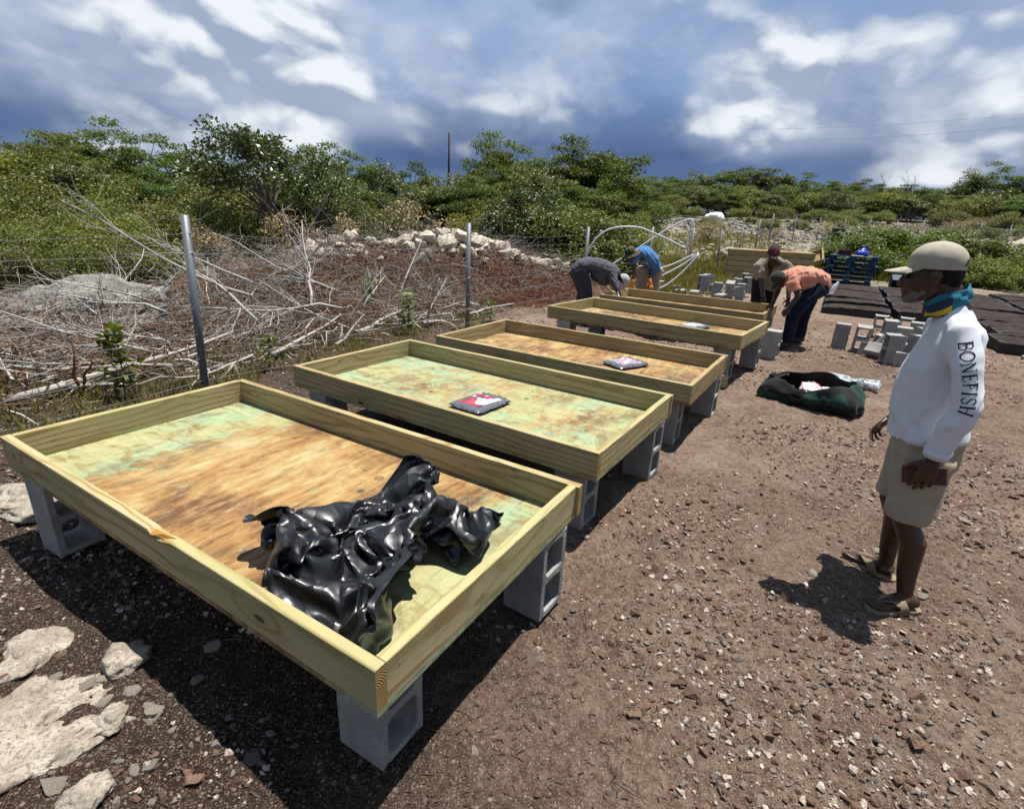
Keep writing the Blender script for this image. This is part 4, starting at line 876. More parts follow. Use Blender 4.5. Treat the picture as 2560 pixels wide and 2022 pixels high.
def fuse(mb, name, mats, voxel, parent=None, smooth=6, fold=0.0, fscale=9.0, seed=0, stretch=(1, 1, .55), fac=.5):
    """joins overlapping shapes into one continuous skin"""
    me = mb.mesh(name+'_tmp', mats); ob = bpy.data.objects.new(name+'_tmp', me); COL.objects.link(ob)
    r = ob.modifiers.new('r', 'REMESH'); r.mode = 'VOXEL'; r.voxel_size = voxel; r.use_smooth_shade = True
    if smooth: s = ob.modifiers.new('s', 'SMOOTH'); s.factor = fac; s.iterations = smooth
    dg = bpy.context.evaluated_depsgraph_get(); new = bpy.data.meshes.new_from_object(ob.evaluated_get(dg)); new.name = name
    bpy.data.objects.remove(ob); bpy.data.meshes.remove(me)
    if fold:
        n = len(new.vertices); co = np.empty(n*3, np.float32); new.vertices.foreach_get('co', co); co = co.reshape(-1, 3)
        no = np.empty(n*3, np.float32); new.vertex_normals.foreach_get('vector', no); no = no.reshape(-1, 3)
        q = co*np.array(stretch)*fscale + seed*3.7
        a = 1-np.abs(fbm(q[:, 0]+q[:, 2]*.6, q[:, 1]+q[:, 2]*.9, 3))*3.2; b = fbm(q[:, 2]*1.3+q[:, 0]*.5, q[:, 1]*1.1-q[:, 0]*.7, 3)*2
        co = co + no*((np.clip(a, 0, 1)**2*.7+b*.5-.25)*fold)[:, None]; new.vertices.foreach_set('co', co.astype(np.float32).ravel())
    if not new.materials:
        for m in (mats if isinstance(mats, (list, tuple)) else [mats]): new.materials.append(m)
    new.polygons.foreach_set('use_smooth', [True]*len(new.polygons)); new.update()
    return link(name, new, parent)
def cloth(name, c, var=.12, weave=420, rough=.88, sheen=.2, mottled=0):
    g = G(name, rough, .12); o = g.obj(); n = g.noise(o, 11, 4, .6); w = g.noise(g.vm('MULTIPLY', o, (1, 1, .35)), weave, 2)
    col = g.mix(n, tuple(x*(1-var) for x in c), tuple(min(1, x*(1+var)) for x in c)); col = g.mix(g.m('MULTIPLY', w, .18), col, tuple(x*.7 for x in c))
    g.col(col); g.bump(w, .22, .002); g.set('Sheen Weight', sheen*.3); return g.mat
random.seed(15); RNG = np.random.default_rng(15)
# ------------------------------------------------------------------ crumpled black sheet in the nearest tray
# its folds, row by row: steps from vertex to vertex in units of 1.5 mm
SHEET = [
225,-246,129,6,-11,-3,6,-7,-2,7,-3,0,8,0,1,11,6,6,8,7,11,7,3,8,8,-2,8,6,-6,6,8,0,7,13,11,12,16,13,11,20,7,6,13,2,2,-1,-7,0,1,-4,-4,5,0,-3,7,-5,-1,6,-9,-5,2,-8,-6,1,-6,-5,5,-8,-7,13,-9,-6,13,-9,-5,4,-6,-8,-3,-5,-14,-6,-4,-15,-1,-5,-13,
0,-6,-14,-1,-6,-14,2,-7,-12,7,-8,-9,8,-8,-4,10,-9,5,10,-2,9,8,3,5,6,2,-1,10,3,-12,21,5,-17,28,0,-15,32,-3,-13,30,-5,-6,24,-5,0,19,-3,2,8,-1,2,6,0,2,7,1,1,7,2,-1,4,1,-6,7,2,-4,8,0,0,8,1,0,9,2,5,13,6,14,13,10,14,9,9,8,4,7,3,4,5,0,-1,
3,-8,1,6,-6,-1,6,-8,0,8,-10,4,8,-9,7,1,-3,5,-9,7,-2,-10,8,5,-8,2,6,-6,-1,3,-10,7,-1,-17,19,-2,-18,25,3,12,-1,7,-9,-3,7,-5,-1,8,0,0,8,0,0,10,2,5,9,1,7,8,-3,7,7,-6,7,6,-5,6,8,3,8,12,14,11,13,17,11,15,5,5,6,-1,-2,-4,-8,-2,-1,-6,-3,7,-1,
-1,13,3,1,13,-7,-1,6,-9,-4,2,-8,-8,14,-12,0,17,-13,0,15,-12,-3,4,-7,-7,-3,-6,-13,-6,-5,-14,0,-5,-13,-3,-4,-16,-5,-2,-17,-2,-4,-15,6,-6,-10,9,-9,-4,7,-6,12,3,-6,17,10,2,5,5,3,-2,2,6,-16,21,6,-18,27,2,-17,34,-2,-16,33,-4,-11,26,-7,-4,
20,-5,-1,7,0,4,6,2,5,7,1,-1,7,2,1,8,1,-2,4,2,-6,7,1,-2,7,1,4,10,2,14,13,5,18,14,8,16,9,7,7,0,6,-4,0,9,-9,6,9,-7,0,4,-6,-1,7,-9,1,7,-11,5,6,-8,8,-3,1,4,-12,10,1,-13,13,2,-12,9,5,-7,3,3,-11,9,-1,-16,19,0,-18,22,1,5,-7,8,-6,-1,8,1,0,10,
4,2,9,2,3,10,1,3,10,-2,6,7,-7,5,7,-9,5,7,-4,6,9,5,8,11,16,12,11,15,8,8,4,5,0,-7,-5,-6,-8,-5,0,-6,-2,8,-5,0,15,3,1,17,0,2,11,-7,0,7,-12,-7,17,-13,4,20,-15,1,15,-13,-2,6,-9,-6,-3,-7,-11,-6,-7,-13,0,-4,-13,-4,-3,-16,-8,-1,-20,-6,0,-17,
4,-5,-10,9,-8,-4,4,-5,15,0,-5,19,8,-1,10,4,4,-3,2,4,-16,19,7,-17,24,4,-17,33,0,-19,32,-3,-14,26,-6,-6,19,-5,-2,18,-3,-3,4,2,6,8,0,-3,8,1,0,6,3,3,7,3,0,3,1,-6,8,1,6,9,2,16,12,4,21,15,6,21,10,6,8,1,8,-6,-2,10,-14,4,9,-8,5,5,-3,-1,8,-12,
0,8,-12,7,4,-7,8,-6,4,4,-14,12,2,-16,16,0,-14,15,2,-12,10,3,-11,12,2,-14,14,2,-15,17,1,4,-8,8,-1,1,9,5,2,12,8,4,10,5,4,10,2,4,9,-1,7,9,-8,4,7,-10,4,7,-6,5,10,3,6,13,10,9,9,13,5,7,0,4,3,-8,-1,-7,-3,-5,0,-6,-4,6,-7,-2,13,-4,0,14,2,3,
14,-1,2,11,-11,2,16,-13,0,17,-15,-1,16,-14,-2,6,-9,-6,-4,-7,-11,-10,-6,-12,3,-4,-11,1,-6,-14,-6,-4,-18,-6,1,-16,1,-3,-11,7,-8,-4,4,-5,13,-4,-2,18,1,-3,13,5,3,2,6,2,-11,15,7,-15,20,5,-17,30,2,-20,30,-1,-17,24,-4,-8,18,-5,-2,23,-4,-6,
15,-1,-3,7,1,3,7,1,-4,6,2,0,7,2,1,5,5,2,7,0,8,8,2,12,10,3,20,13,5,22,10,5,11,4,9,-4,0,10,-11,6,8,-5,3,5,-3,0,8,-13,1,9,-13,7,1,-4,7,-8,5,6,-11,10,2,-15,14,1,-16,17,0,-15,17,3,-13,13,5,-11,10,5,-13,9,-1,12,-2,9,2,1,11,5,2,12,10,3,10,
5,4,10,3,6,10,1,8,9,-6,5,8,-11,3,8,-9,3,9,-3,2,13,4,5,10,8,5,8,3,4,7,-3,3,1,-6,-4,2,-5,-6,2,-7,-5,6,-8,-1,11,-1,3,13,-3,2,12,-7,3,14,-9,2,15,-14,-1,15,-14,-3,5,-10,-6,-6,-6,-10,-10,-6,-12,-2,-6,-10,5,-4,-11,5,-3,-13,-2,-4,-14,-1,-1,
-11,4,-8,-4,0,-3,12,0,-6,14,-6,2,10,-1,2,7,11,-2,-2,13,3,-14,19,6,-15,29,6,-21,28,2,-19,23,-2,-12,17,-4,-2,21,-4,-5,23,-4,-9,8,0,-1,6,0,4,6,2,-4,5,1,9,7,5,9,7,3,7,8,1,7,10,2,14,10,4,20,10,6,12,4,9,-2,3,11,-6,5,7,-4,5,4,-1,0,8,-11,3,
8,-11,7,-1,-3,7,-8,5,6,-9,5,4,-12,10,1,-16,17,0,-16,19,5,-13,12,6,-11,7,7,-10,4,5,2,-10,6,13,5,13,11,4,12,11,3,9,3,5,9,1,6,10,0,7,9,-6,6,9,-11,4,8,-10,4,9,-3,3,12,1,0,13,4,2,10,4,5,11,-2,1,9,-6,-2,5,-7,-5,-1,-7,-5,-3,-7,-3,1,-8,1,9,
-4,2,16,-5,2,19,-8,3,17,-13,-1,14,-13,-2,5,-10,-6,-6,-7,-9,-10,-3,-10,-8,-5,-8,-1,-8,-11,6,-1,-12,6,-3,-9,3,-6,-7,3,-5,-7,1,-4,7,0,-3,9,-2,2,9,2,3,5,8,1,4,12,-4,-8,17,4,-13,26,8,-19,28,4,-21,23,0,-14,16,-4,-6,19,-4,-5,19,-3,-5,10,-1,
-3,6,-1,0,2,-1,9,6,0,12,8,2,9,6,3,6,8,4,7,9,3,14,10,4,17,8,5,11,6,9,0,4,10,-4,6,7,-1,4,4,0,2,8,-8,5,6,-8,7,-3,0,6,-8,3,6,-6,0,6,-8,3,3,-14,13,1,-17,19,5,-13,10,8,-10,3,8,-9,1,9,-10,-2,6,27,-2,11,22,4,11,11,5,7,-1,4,7,-2,7,9,-2,6,10,
-7,6,9,-12,3,8,-10,4,9,1,4,14,5,5,14,4,2,10,1,2,11,-3,1,12,-5,-2,10,-8,-3,0,-8,-4,-7,-8,-4,-7,-9,-3,5,-7,-1,18,-6,2,25,-7,4,20,-12,0,10,-12,-4,7,-10,-3,-2,-7,-8,-8,-5,-8,-11,-3,-8,-16,-5,-9,5,-3,-14,5,-4,-7,6,-3,-6,7,-3,-2,6,-5,2,5,
-3,4,4,0,5,8,0,4,7,7,3,11,-3,1,13,-1,-10,21,7,-15,25,6,-20,23,1,-15,15,-2,-9,16,-4,-7,16,-3,-5,9,-2,2,6,-1,-2,2,-2,11,3,-2,12,5,1,8,7,2,7,8,3,11,10,5,15,8,4,15,8,6,7,6,9,2,7,8,1,6,6,3,5,4,1,5,7,-6,5,6,-6,7,-6,3,4,-9,3,7,-4,-3,7,-6,
0,4,-12,10,3,-18,17,6,-14,11,7,-10,1,8,-7,-3,11,-7,-2,4,35,-7,9,27,2,7,9,4,5,-6,5,5,-7,6,9,-4,6,9,-7,6,8,-13,3,9,-9,4,11,3,5,16,11,5,13,8,2,8,2,4,9,-1,3,12,-4,0,13,-7,-3,6,-9,-4,-2,-9,-5,-6,-9,-4,0,-8,-3,18,-8,0,24,-8,2,13,-17,0,3,
-13,-1,12,-2,-4,9,-6,-5,-4,-6,-7,-14,-3,-7,-24,-2,-6,-1,-4,-16,6,-3,-6,8,-2,-2,8,-3,1,8,-4,-1,9,-4,-2,11,-2,2,15,0,1,11,4,4,8,3,5,10,-5,-4,15,5,-13,21,5,-17,21,3,-15,14,-1,-8,15,-1,-10,14,-2,-8,8,-3,-2,6,-1,4,0,-3,11,2,-2,11,7,2,4,
7,1,6,6,4,14,8,3,15,7,5,11,8,7,3,7,9,1,7,7,5,5,4,9,5,4,5,8,5,-2,7,4,-3,6,-8,4,6,-9,5,6,-7,0,6,-6,1,5,-13,9,4,-18,17,5,-15,11,7,-9,1,9,-3,-6,11,2,-3,2,33,-10,5,22,0,6,4,4,2,-11,5,2,-8,7,6,-5,8,8,-7,6,8,-12,6,7,-8,5,12,3,5,17,11,3,14,
11,1,9,6,0,8,9,3,15,0,3,15,-7,-2,12,-8,-4,5,-9,-4,-2,-10,-5,-1,-9,-5,11,-9,-2,15,-9,-1,3,-16,0,2,-12,-1,11,-11,1,13,0,-5,7,1,-5,-15,-3,-5,-24,-2,-2,-3,-4,-15,6,-2,-5,7,-4,0,8,-3,1,8,-2,-3,11,-4,-7,13,-4,-3,19,-3,-1,15,4,3,9,2,5,9,1,
6,13,1,-10,18,3,-14,17,2,-12,11,-1,-7,13,0,-8,12,1,-9,9,-1,-4,5,-2,4,1,-2,10,4,0,9,6,1,5,8,2,2,6,3,7,5,3,9,5,5,7,6,8,2,7,8,2,7,6,6,7,4,12,6,3,10,6,4,5,8,-3,4,7,-8,6,6,-11,5,6,-7,2,7,-7,4,5,-12,9,3,-19,17,5,-16,12,10,-7,2,11,0,-6,11,
-3,-1,0,22,-10,1,14,-4,8,2,1,-1,-10,7,0,-5,7,2,-4,9,6,-8,7,6,-11,6,7,-7,7,10,5,8,18,11,2,15,11,1,13,11,1,12,13,-2,15,11,1,14,-6,-2,14,-8,-3,13,-9,-3,7,-9,-5,0,-10,-5,1,-10,-6,1,-10,-5,0,-10,-3,3,-13,2,11,-6,12,13,-4,2,7,0,-5,-11,-2,
-7,-17,-3,-2,-6,-2,-12,3,-3,-6,6,-3,-4,8,-2,-1,8,-2,-3,11,-4,-5,14,-5,-8,22,-5,-4,13,7,9,10,2,5,9,1,4,13,-2,-1,16,0,-10,16,-1,-11,11,0,-7,11,0,-8,10,3,-9,8,2,-6,7,1,-1,4,0,7,3,-1,9,4,0,8,6,1,4,5,4,-2,4,5,1,4,5,3,6,6,2,7,6,3,7,5,10,
7,2,17,5,-3,17,7,-4,12,7,-5,8,7,-6,6,8,-5,3,7,-3,1,8,-3,2,5,-11,8,4,-19,16,5,-19,15,10,-10,8,11,1,-2,9,-7,0,1,13,-6,1,5,-6,3,0,-6,6,4,6,-3,-4,7,-2,-5,8,3,-11,6,6,-11,5,8,-2,7,4,15,6,21,4,9,18,12,4,16,14,0,15,17,-7,15,15,-1,13,-4,0,
10,-9,-3,13,-9,-4,11,-9,-3,3,-11,-4,-4,-11,-9,-5,-8,-8,1,-10,-4,7,-8,14,8,-6,16,10,-4,3,6,-3,-2,-4,0,-9,-12,-4,-3,-8,0,-7,-2,-2,-10,3,-3,-8,9,-3,1,9,-3,1,10,-3,-6,15,-5,-14,23,-6,-10,16,4,8,7,6,7,9,1,5,10,-1,2,14,-3,-3,17,-2,-9,11,
-1,-7,11,0,-6,9,1,-7,6,5,-7,5,5,-7,7,2,1,5,0,8,3,0,9,1,-1,9,6,1,2,1,5,-4,4,5,-1,6,4,1,6,6,2,8,4,12,6,-2,21,6,-11,24,5,-11,18,8,-5,9,8,0,3,9,2,0,9,4,-3,8,-1,-1,5,-10,7,4,-17,14,5,-19,15,9,-12,10,11,-3,1,9,-6,-1,1,6,-4,4,4,0,2,5,-3,3,
4,-8,-2,2,9,-3,-6,7,1,-14,3,4,-12,4,8,5,6,4,21,8,27,2,9,21,7,7,19,17,-2,17,19,-10,12,17,-5,11,-2,4,4,-11,-3,4,-12,-4,8,-10,-4,7,-8,-6,-4,-11,-9,2,-9,-6,5,-10,7,1,-1,21,7,-6,16,8,-3,1,5,-5,-2,0,-1,-8,-7,-3,-3,-7,0,-6,-7,-1,-10,2,-3,
-10,7,-5,2,9,-4,2,11,-4,-6,16,-2,-18,21,-6,-19,20,0,5,7,7,8,7,5,7,6,-1,4,12,-2,1,17,-3,-7,11,-1,-8,9,-1,-2,8,-1,0,7,3,-5,5,7,-11,5,5,-3,8,3,5,0,-1,12,1,-1,8,3,-1,5,4,5,0,1,5,-3,5,3,0,7,3,2,8,1,11,6,-9,22,5,-15,26,5,-11,21,8,-1,7,10,
6,-1,11,7,-4,8,5,-4,8,-1,0,5,-10,7,4,-13,11,6,-13,10,7,-9,9,11,-2,4,-1,1,-10,5,0,0,7,1,5,4,4,0,-5,4,-5,6,6,4,0,-9,7,0,-12,-1,0,-11,0,4,13,6,7,24,10,30,2,10,24,0,7,20,16,-1,17,21,-7,6,14,-14,12,5,4,5,-11,0,-3,-13,-6,5,-10,-5,5,-9,-6,
5,-10,-7,7,-8,1,4,-7,13,0,0,21,1,-3,17,6,-4,0,6,-4,-5,1,-1,-6,-6,-3,-3,-6,-2,-5,-5,-1,-8,3,-4,-9,4,-6,5,7,-6,2,11,-4,-6,15,0,-20,19,-3,-25,23,-4,-5,11,5,8,7,5,7,1,4,6,9,-1,4,15,-3,-1,10,-1,-5,7,-1,0,6,-1,4,8,1,0,9,5,-8,6,5,-4,5,8,2,
6,4,10,-6,-2,6,1,-3,6,5,2,2,1,5,-3,5,4,-4,8,-1,1,6,-4,9,6,-9,19,7,-12,26,7,-8,18,8,2,4,11,8,-3,10,6,-4,7,2,1,6,-6,5,2,-15,8,4,-11,8,8,-4,6,9,0,6,10,3,4,4,5,-6,5,2,3,0,-11,-2,7,3,-2,2,6,-1,4,-2,6,-1,-8,4,-8,-9,-5,6,-6,1,7,13,9,2,29,
10,34,5,11,26,-6,7,20,12,3,15,17,-5,3,12,-13,7,13,-4,11,-4,0,0,-12,-7,9,-7,-2,7,-8,0,5,-11,1,4,-7,4,4,-5,12,-1,-2,18,-4,0,15,6,-5,1,1,-4,-8,7,-4,-4,-7,0,-6,-5,-2,-8,0,-4,-8,3,-5,-5,3,-7,7,5,-6,5,10,-6,-4,14,-1,-17,15,2,-29,25,-5,-17,
21,3,8,11,3,7,1,5,5,1,5,4,6,-2,3,7,-2,2,8,0,1,7,-1,2,9,0,2,8,4,-4,5,5,-2,5,7,1,5,6,3,1,-1,7,-4,-1,5,2,-1,7,6,3,0,2,4,-9,11,-1,0,8,-1,4,4,-8,17,6,-11,21,7,-4,12,10,2,2,10,7,0,8,4,2,5,-1,6,4,-9,7,2,-16,8,4,-13,9,7,-3,6,10,7,4,10,10,2,
9,3,-3,-2,-4,-2,2,-13,-2,7,-1,0,0,6,-1,5,-2,6,-7,0,-2,0,-11,-3,7,-3,2,2,14,9,-2,26,9,29,9,10,28,-3,8,23,-4,6,17,14,-1,10,15,-5,-3,14,-13,13,10,-5,11,-5,5,8,-7,4,3,-11,2,6,-9,-2,4,-8,3,5,-6,8,-7,0,14,-3,-1,14,6,-4,3,3,-3,-9,9,-5,-7,
-7,0,-12,-3,-2,-10,2,-7,-4,4,-7,0,3,-5,8,5,-6,5,9,-6,-4,12,-2,-14,12,3,-26,20,-3,-23,26,1,6,18,1,6,7,3,7,-3,6,-2,-1,3,6,3,1,5,7,-1,4,11,1,1,8,-2,-4,0,3,7,8,2,5,2,7,-2,2,7,-3,6,1,1,2,0,6,-3,0,7,3,2,5,11,3,-4,8,2,-8,7,-2,4,3,-8,16,5,
-8,16,8,-2,7,8,3,4,8,2,5,6,1,7,6,2,6,5,-3,7,3,-13,8,3,-19,10,5,-7,7,10,8,4,10,15,1,4,-13,-7,-2,0,-4,6,-2,2,-1,-5,-3,6,-1,1,-1,6,1,4,5,5,1,-9,-4,3,2,5,-3,11,5,-8,13,2,17,14,9,26,1,8,27,-3,8,26,-5,6,15,20,-4,-2,18,-15,17,8,0,12,5,0,6,
-6,5,2,-8,5,6,-9,-1,4,-6,3,5,-7,3,-8,-1,12,-4,-2,12,6,2,6,9,-6,-8,5,-4,-13,-7,2,-14,1,-8,-8,5,-6,2,4,-6,5,4,-5,5,7,-5,1,9,-5,-8,9,-2,-14,10,-1,-17,11,0,-21,24,0,4,20,0,4,16,0,6,4,4,7,-3,7,-2,-1,3,5,7,-5,0,11,4,1,8,2,3,-6,3,6,1,1,13,
7,3,2,1,6,-3,2,4,-3,6,3,-2,4,-1,4,1,5,5,12,4,-2,5,1,-7,5,-4,7,1,-9,17,3,-6,13,6,1,5,7,2,6,6,-2,8,6,0,7,8,9,5,7,6,5,5,-9,8,2,-23,11,4,-13,8,8,7,4,10,17,3,0,-12,-4,2,2,-5,6,3,-2,2,6,1,4,7,3,0,5,-4,0,7,0,5,-5,3,-4,1,7,-8,-2,1,-4,7,2,7,
11,7,21,4,5,32,0,9,34,-12,13,24,24,-5,-2,20,-17,13,8,1,9,-3,-1,2,-10,2,4,-7,2,4,-8,3,5,-3,3,11,7,4,-2,0,15,-10,-4,8,6,1,5,12,-4,-9,-1,-4,-15,4,-5,-11,4,-8,2,0,1,9,6,-6,2,6,-5,0,9,-4,-8,7,-2,-16,5,-2,-16,7,-2,-12,11,-1,-7,16,0,5,18,
-1,8,21,0,-2,13,0,3,5,4,5,1,4,4,-3,6,2,4,3,5,6,0,-2,0,2,9,-3,2,12,3,0,8,6,3,-1,4,3,-3,-1,6,-4,3,3,-4,8,4,-1,11,5,0,6,1,1,2,-5,9,0,-9,15,1,-6,10,4,2,7,6,2,6,6,-3,7,7,2,7,8,11,5,8,8,6,5,-6,8,4,-20,10,4,-9,7,8,9,4,9,17,3,14,-4,-1,-4,-3,
4,1,6,-1,9,7,-6,-12,10,-8,-7,6,5,0,5,-1,6,1,-3,6,-1,5,-2,3,6,-5,4,1,1,7,4,17,-2,7,31,9,6,38,-18,16,31,25,-4,-2,21,-18,6,8,0,8,-10,-3,3,-14,-2,-2,-8,6,5,-4,3,10,3,3,11,11,5,2,6,16,-11,-4,10,7,2,4,15,-3,-6,3,-7,-17,5,-6,-10,4,-5,4,0,
4,9,7,-7,2,9,-5,-2,2,-1,-16,7,-2,-17,5,-1,-19,9,-2,-4,8,-3,3,8,-1,7,16,0,4,23,-1,-3,15,1,6,6,4,-3,6,2,2,3,2,4,1,5,4,-3,5,4,0,1,9,1,0,7,3,1,7,2,3,6,6,0,3,3,5,-4,1,6,-5,8,5,-4,7,3,3,3,-2,5,4,-3,8,1,-7,10,2,-3,6,4,3,6,2,0,8,5,-5,8,6,0,
8,8,7,7,8,9,6,7,-2,7,4,-12,8,6,1,5,7,9,5,7,10,3,3,-1,12,-2,1,4,-3,6,-4,10,4,-4,-1,11,-15,-13,9,-6,-2,4,-3,1,6,8,7,-2,0,-6,2,5,4,8,0,8,-1,6,12,-6,6,23,6,7,33,-14,12,31,13,4,6,19,-14,6,4,2,0,-8,-7,-4,-10,-8,5,-6,-3,4,-2,6,8,10,3,8,10,
10,12,13,9,-8,1,15,5,1,6,14,-2,-6,12,-11,-12,7,-8,-8,5,-7,-3,0,5,8,6,4,6,1,-6,-9,-1,-1,-13,4,-2,-15,10,-1,-18,14,-2,-3,9,-2,7,8,-3,3,14,-1,4,20,0,-1,12,0,10,9,2,0,1,5,-4,6,1,-3,6,3,3,-1,5,4,-1,1,7,3,0,5,3,-1,6,-5,3,7,1,2,10,4,4,3,5,
7,-3,7,6,-6,3,-1,7,3,-2,6,2,-3,6,4,-1,4,6,1,3,6,4,6,2,-2,7,0,-7,10,3,-3,9,5,3,9,8,6,8,7,1,6,6,-2,6,6,6,5,6,5,4,6,0,3,-3,11,2,3,-4,8,-4,5,-1,6,8,-9,4,7,-13,-8,5,-15,-1,8,-3,-5,5,1,0,0,6,11,-1,0,10,-2,5,11,-1,6,10,-1,7,14,5,6,19,-7,8,
23,-4,7,16,8,-1,5,3,-6,3,-4,-7,-3,-7,-7,-2,-3,-6,6,2,-3,8,7,4,9,13,6,4,16,10,5,16,14,7,0,10,10,-6,-7,7,-15,-10,7,-8,-9,8,4,1,1,4,7,-3,1,7,7,3,-3,2,0,-8,-2,-5,-12,11,0,-19,20,-3,-8,16,-4,-1,13,-3,3,11,-1,5,15,0,6,9,0,8,8,3,4,5,3,0,-3,
0,-9,11,3,-3,7,2,3,-1,2,6,2,0,5,-2,2,8,-5,3,11,-4,3,11,1,0,7,6,8,-5,9,4,-2,-1,-5,5,2,-4,8,4,0,4,6,4,2,8,6,2,8,5,2,2,-3,7,0,-7,10,2,-3,9,0,0,10,6,4,10,5,1,7,7,2,4,7,6,3,6,-1,4,4,-2,9,14,6,0,-4,3,7,-5,4,1,-4,8,-9,5,4,-15,1,0,-16,1,9,
-1,-2,6,1,2,4,6,12,-1,5,14,0,8,13,0,5,11,-1,2,9,-3,0,7,-7,7,12,-7,4,11,-5,1,5,5,-7,3,4,-5,3,1,-6,-5,-5,-3,4,-1,-5,5,6,3,11,6,-3,10,15,7,11,11,15,7,10,9,7,-9,-2,7,-13,-10,9,0,-7,5,6,3,-4,-2,8,-2,1,5,3,5,5,4,4,0,1,-1,-10,8,0,-18,21,-2,
-11,20,-4,-5,17,-4,-2,13,-1,5,14,-1,7,9,1,6,5,2,6,7,3,0,-2,0,-9,11,2,-5,7,3,3,-5,-2,4,-3,-2,8,-3,2,11,-5,3,12,-3,3,9,3,3,6,10,5,3,6,5,-9,3,-3,6,0,-4,7,0,-4,6,6,2,3,7,4,2,8,7,2,3,-1,6,1,-4,8,2,-1,8,4,4,8,11,6,4,3,3,8,-2,-2,8,7,1,4,6,
-1,7,5,-2,8,2,3,-18,-3,5,1,1,6,2,-1,6,-3,-2,-2,-8,3,6,-3,0,4,-5,3,9,2,5,7,9,13,2,17,14,-4,14,11,-6,7,9,-3,0,5,-4,-5,7,1,-7,6,-4,-4,3,-11,1,6,5,-6,4,4,-5,5,6,-1,1,-4,-6,-2,-3,-5,9,0,1,3,10,3,7,12,4,12,12,7,12,1,6,9,-3,0,4,-10,-6,8,4,
-5,4,7,2,-1,0,7,0,3,6,0,3,5,-2,1,7,6,3,-3,5,-1,-15,17,-1,-9,20,-8,-4,19,2,-11,19,-1,0,18,-1,6,6,-2,11,7,3,-1,5,3,0,2,1,-11,11,2,-2,5,2,5,1,-2,7,-9,-2,7,3,0,9,-2,1,10,-6,3,6,1,4,5,6,5,6,10,4,1,8,-3,-5,1,-3,5,-6,0,8,-4,-2,7,4,-1,5,8,
3,4,5,3,4,4,2,6,5,3,6,9,8,5,13,7,3,5,2,6,-7,-5,8,-2,-3,10,7,-1,7,7,-1,4,-8,6,-16,4,4,-6,5,3,-3,4,-2,3,-1,7,4,0,0,4,1,3,2,1,14,-2,14,5,17,17,6,17,13,0,17,7,-7,9,5,-7,2,2,-7,-8,2,-4,-10,10,0,-2,5,3,-8,7,2,-5,-5,3,-6,0,-2,-7,6,1,-5,3,
-1,-4,6,-4,-3,0,10,4,9,7,1,10,7,4,10,4,3,8,-2,2,6,-5,-2,5,6,-2,2,6,4,0,3,6,-2,1,7,1,0,7,2,5,2,5,5,-1,10,-2,-3,9,-9,-5,18,1,-3,19,3,-16,22,2,-5,22,-1,3,6,-3,13,6,1,2,2,2,-6,5,3,-8,8,-4,2,2,-4,4,0,4,8,-1,4,9,-1,-4,5,6,2,1,3,0,5,-3,5,
5,2,5,7,8,6,3,12,1,-4,7,-3,0,-7,-1,9,-11,-3,8,-1,-2,6,7,2,4,9,6,4,7,6,5,6,5,5,9,7,4,9,6,6,5,-1,6,-10,-5,9,-4,-4,13,7,-1,6,9,0,-2,0,21,-9,5,8,1,5,3,2,6,-8,-3,4,-8,1,1,-3,8,1,4,5,3,17,-2,16,5,22,15,-6,19,14,4,9,4,-4,8,4,-7,1,1,-4,-8,
-3,2,-12,11,4,-2,11,3,0,2,0,-7,-4,-2,-10,-6,-2,-11,2,-3,-6,3,-3,-5,6,-2,-3,7,1,3,7,4,0,8,4,0,9,5,1,7,4,1,6,6,3,3,5,5,-1,2,8,-2,6,7,-1,0,8,5,4,4,8,0,-6,9,3,-4,9,1,-1,6,-2,7,16,1,-2,19,3,-16,24,3,-6,21,-1,4,7,-3,10,3,-1,7,4,1,-4,1,2,
-7,6,-2,1,0,-2,4,-2,0,10,-2,1,9,4,-2,4,8,3,-4,7,0,0,4,0,5,0,7,4,8,6,3,14,7,0,8,-1,-4,-3,-2,8,-11,-3,10,-2,-1,7,10,0,1,13,4,4,11,7,5,4,7,4,2,5,4,2,4,7,-1,2,10,-12,-6,9,-5,-4,13,6,-1,6,11,3,-1,5,16,15,2,7,-2,5,0,2,7,-5,-5,4,-8,-7,4,-9,
-2,6,-1,4,0,6,17,19,6,14,14,-6,16,5,0,9,6,0,0,5,4,0,2,-4,-6,-2,0,-11,10,-1,-4,2,11,4,4,1,-6,2,-4,-10,-6,-2,-12,7,-4,-2,-4,3,-5,1,0,-6,6,3,-2,1,-4,-6,9,1,-1,8,6,3,10,4,4,5,5,5,6,4,6,0,6,11,-6,0,12,-1,3,7,8,6,3,13,4,-2,11,4,-6,10,0,1,
10,-1,4,16,1,-7,19,3,-13,21,2,0,17,-2,4,6,-3,7,0,-2,6,6,1,0,0,1,-7,6,0,-1,0,-2,6,-4,-1,9,-3,0,10,3,-1,6,10,-1,-2,8,2,-5,8,1,-3,10,5,2,10,8,2,8,9,2,8,1,-1,-3,-3,8,-5,-4,10,-1,0,7,7,6,8,15,5,-6,12,2,-1,3,2,8,1,6,5,-3,2,8,-7,2,9,-10,-3,
10,-5,-2,11,3,-1,9,8,1,3,6,9,12,-2,7,-1,4,4,-2,5,-2,-4,6,-6,-6,5,-11,-5,4,-4,3,10,2,11,17,-9,8,8,5,12,6,-4,4,0,6,1,5,1,-1,6,3,-2,1,-2,-9,2,-4,-7,0,9,4,5,-5,-4,1,2,-6,9,-5,0,3,1,-6,-2,1,-7,-5,4,-6,0,0,-7,2,-2,-6,7,-2,5,12,1,8,9,6,2,
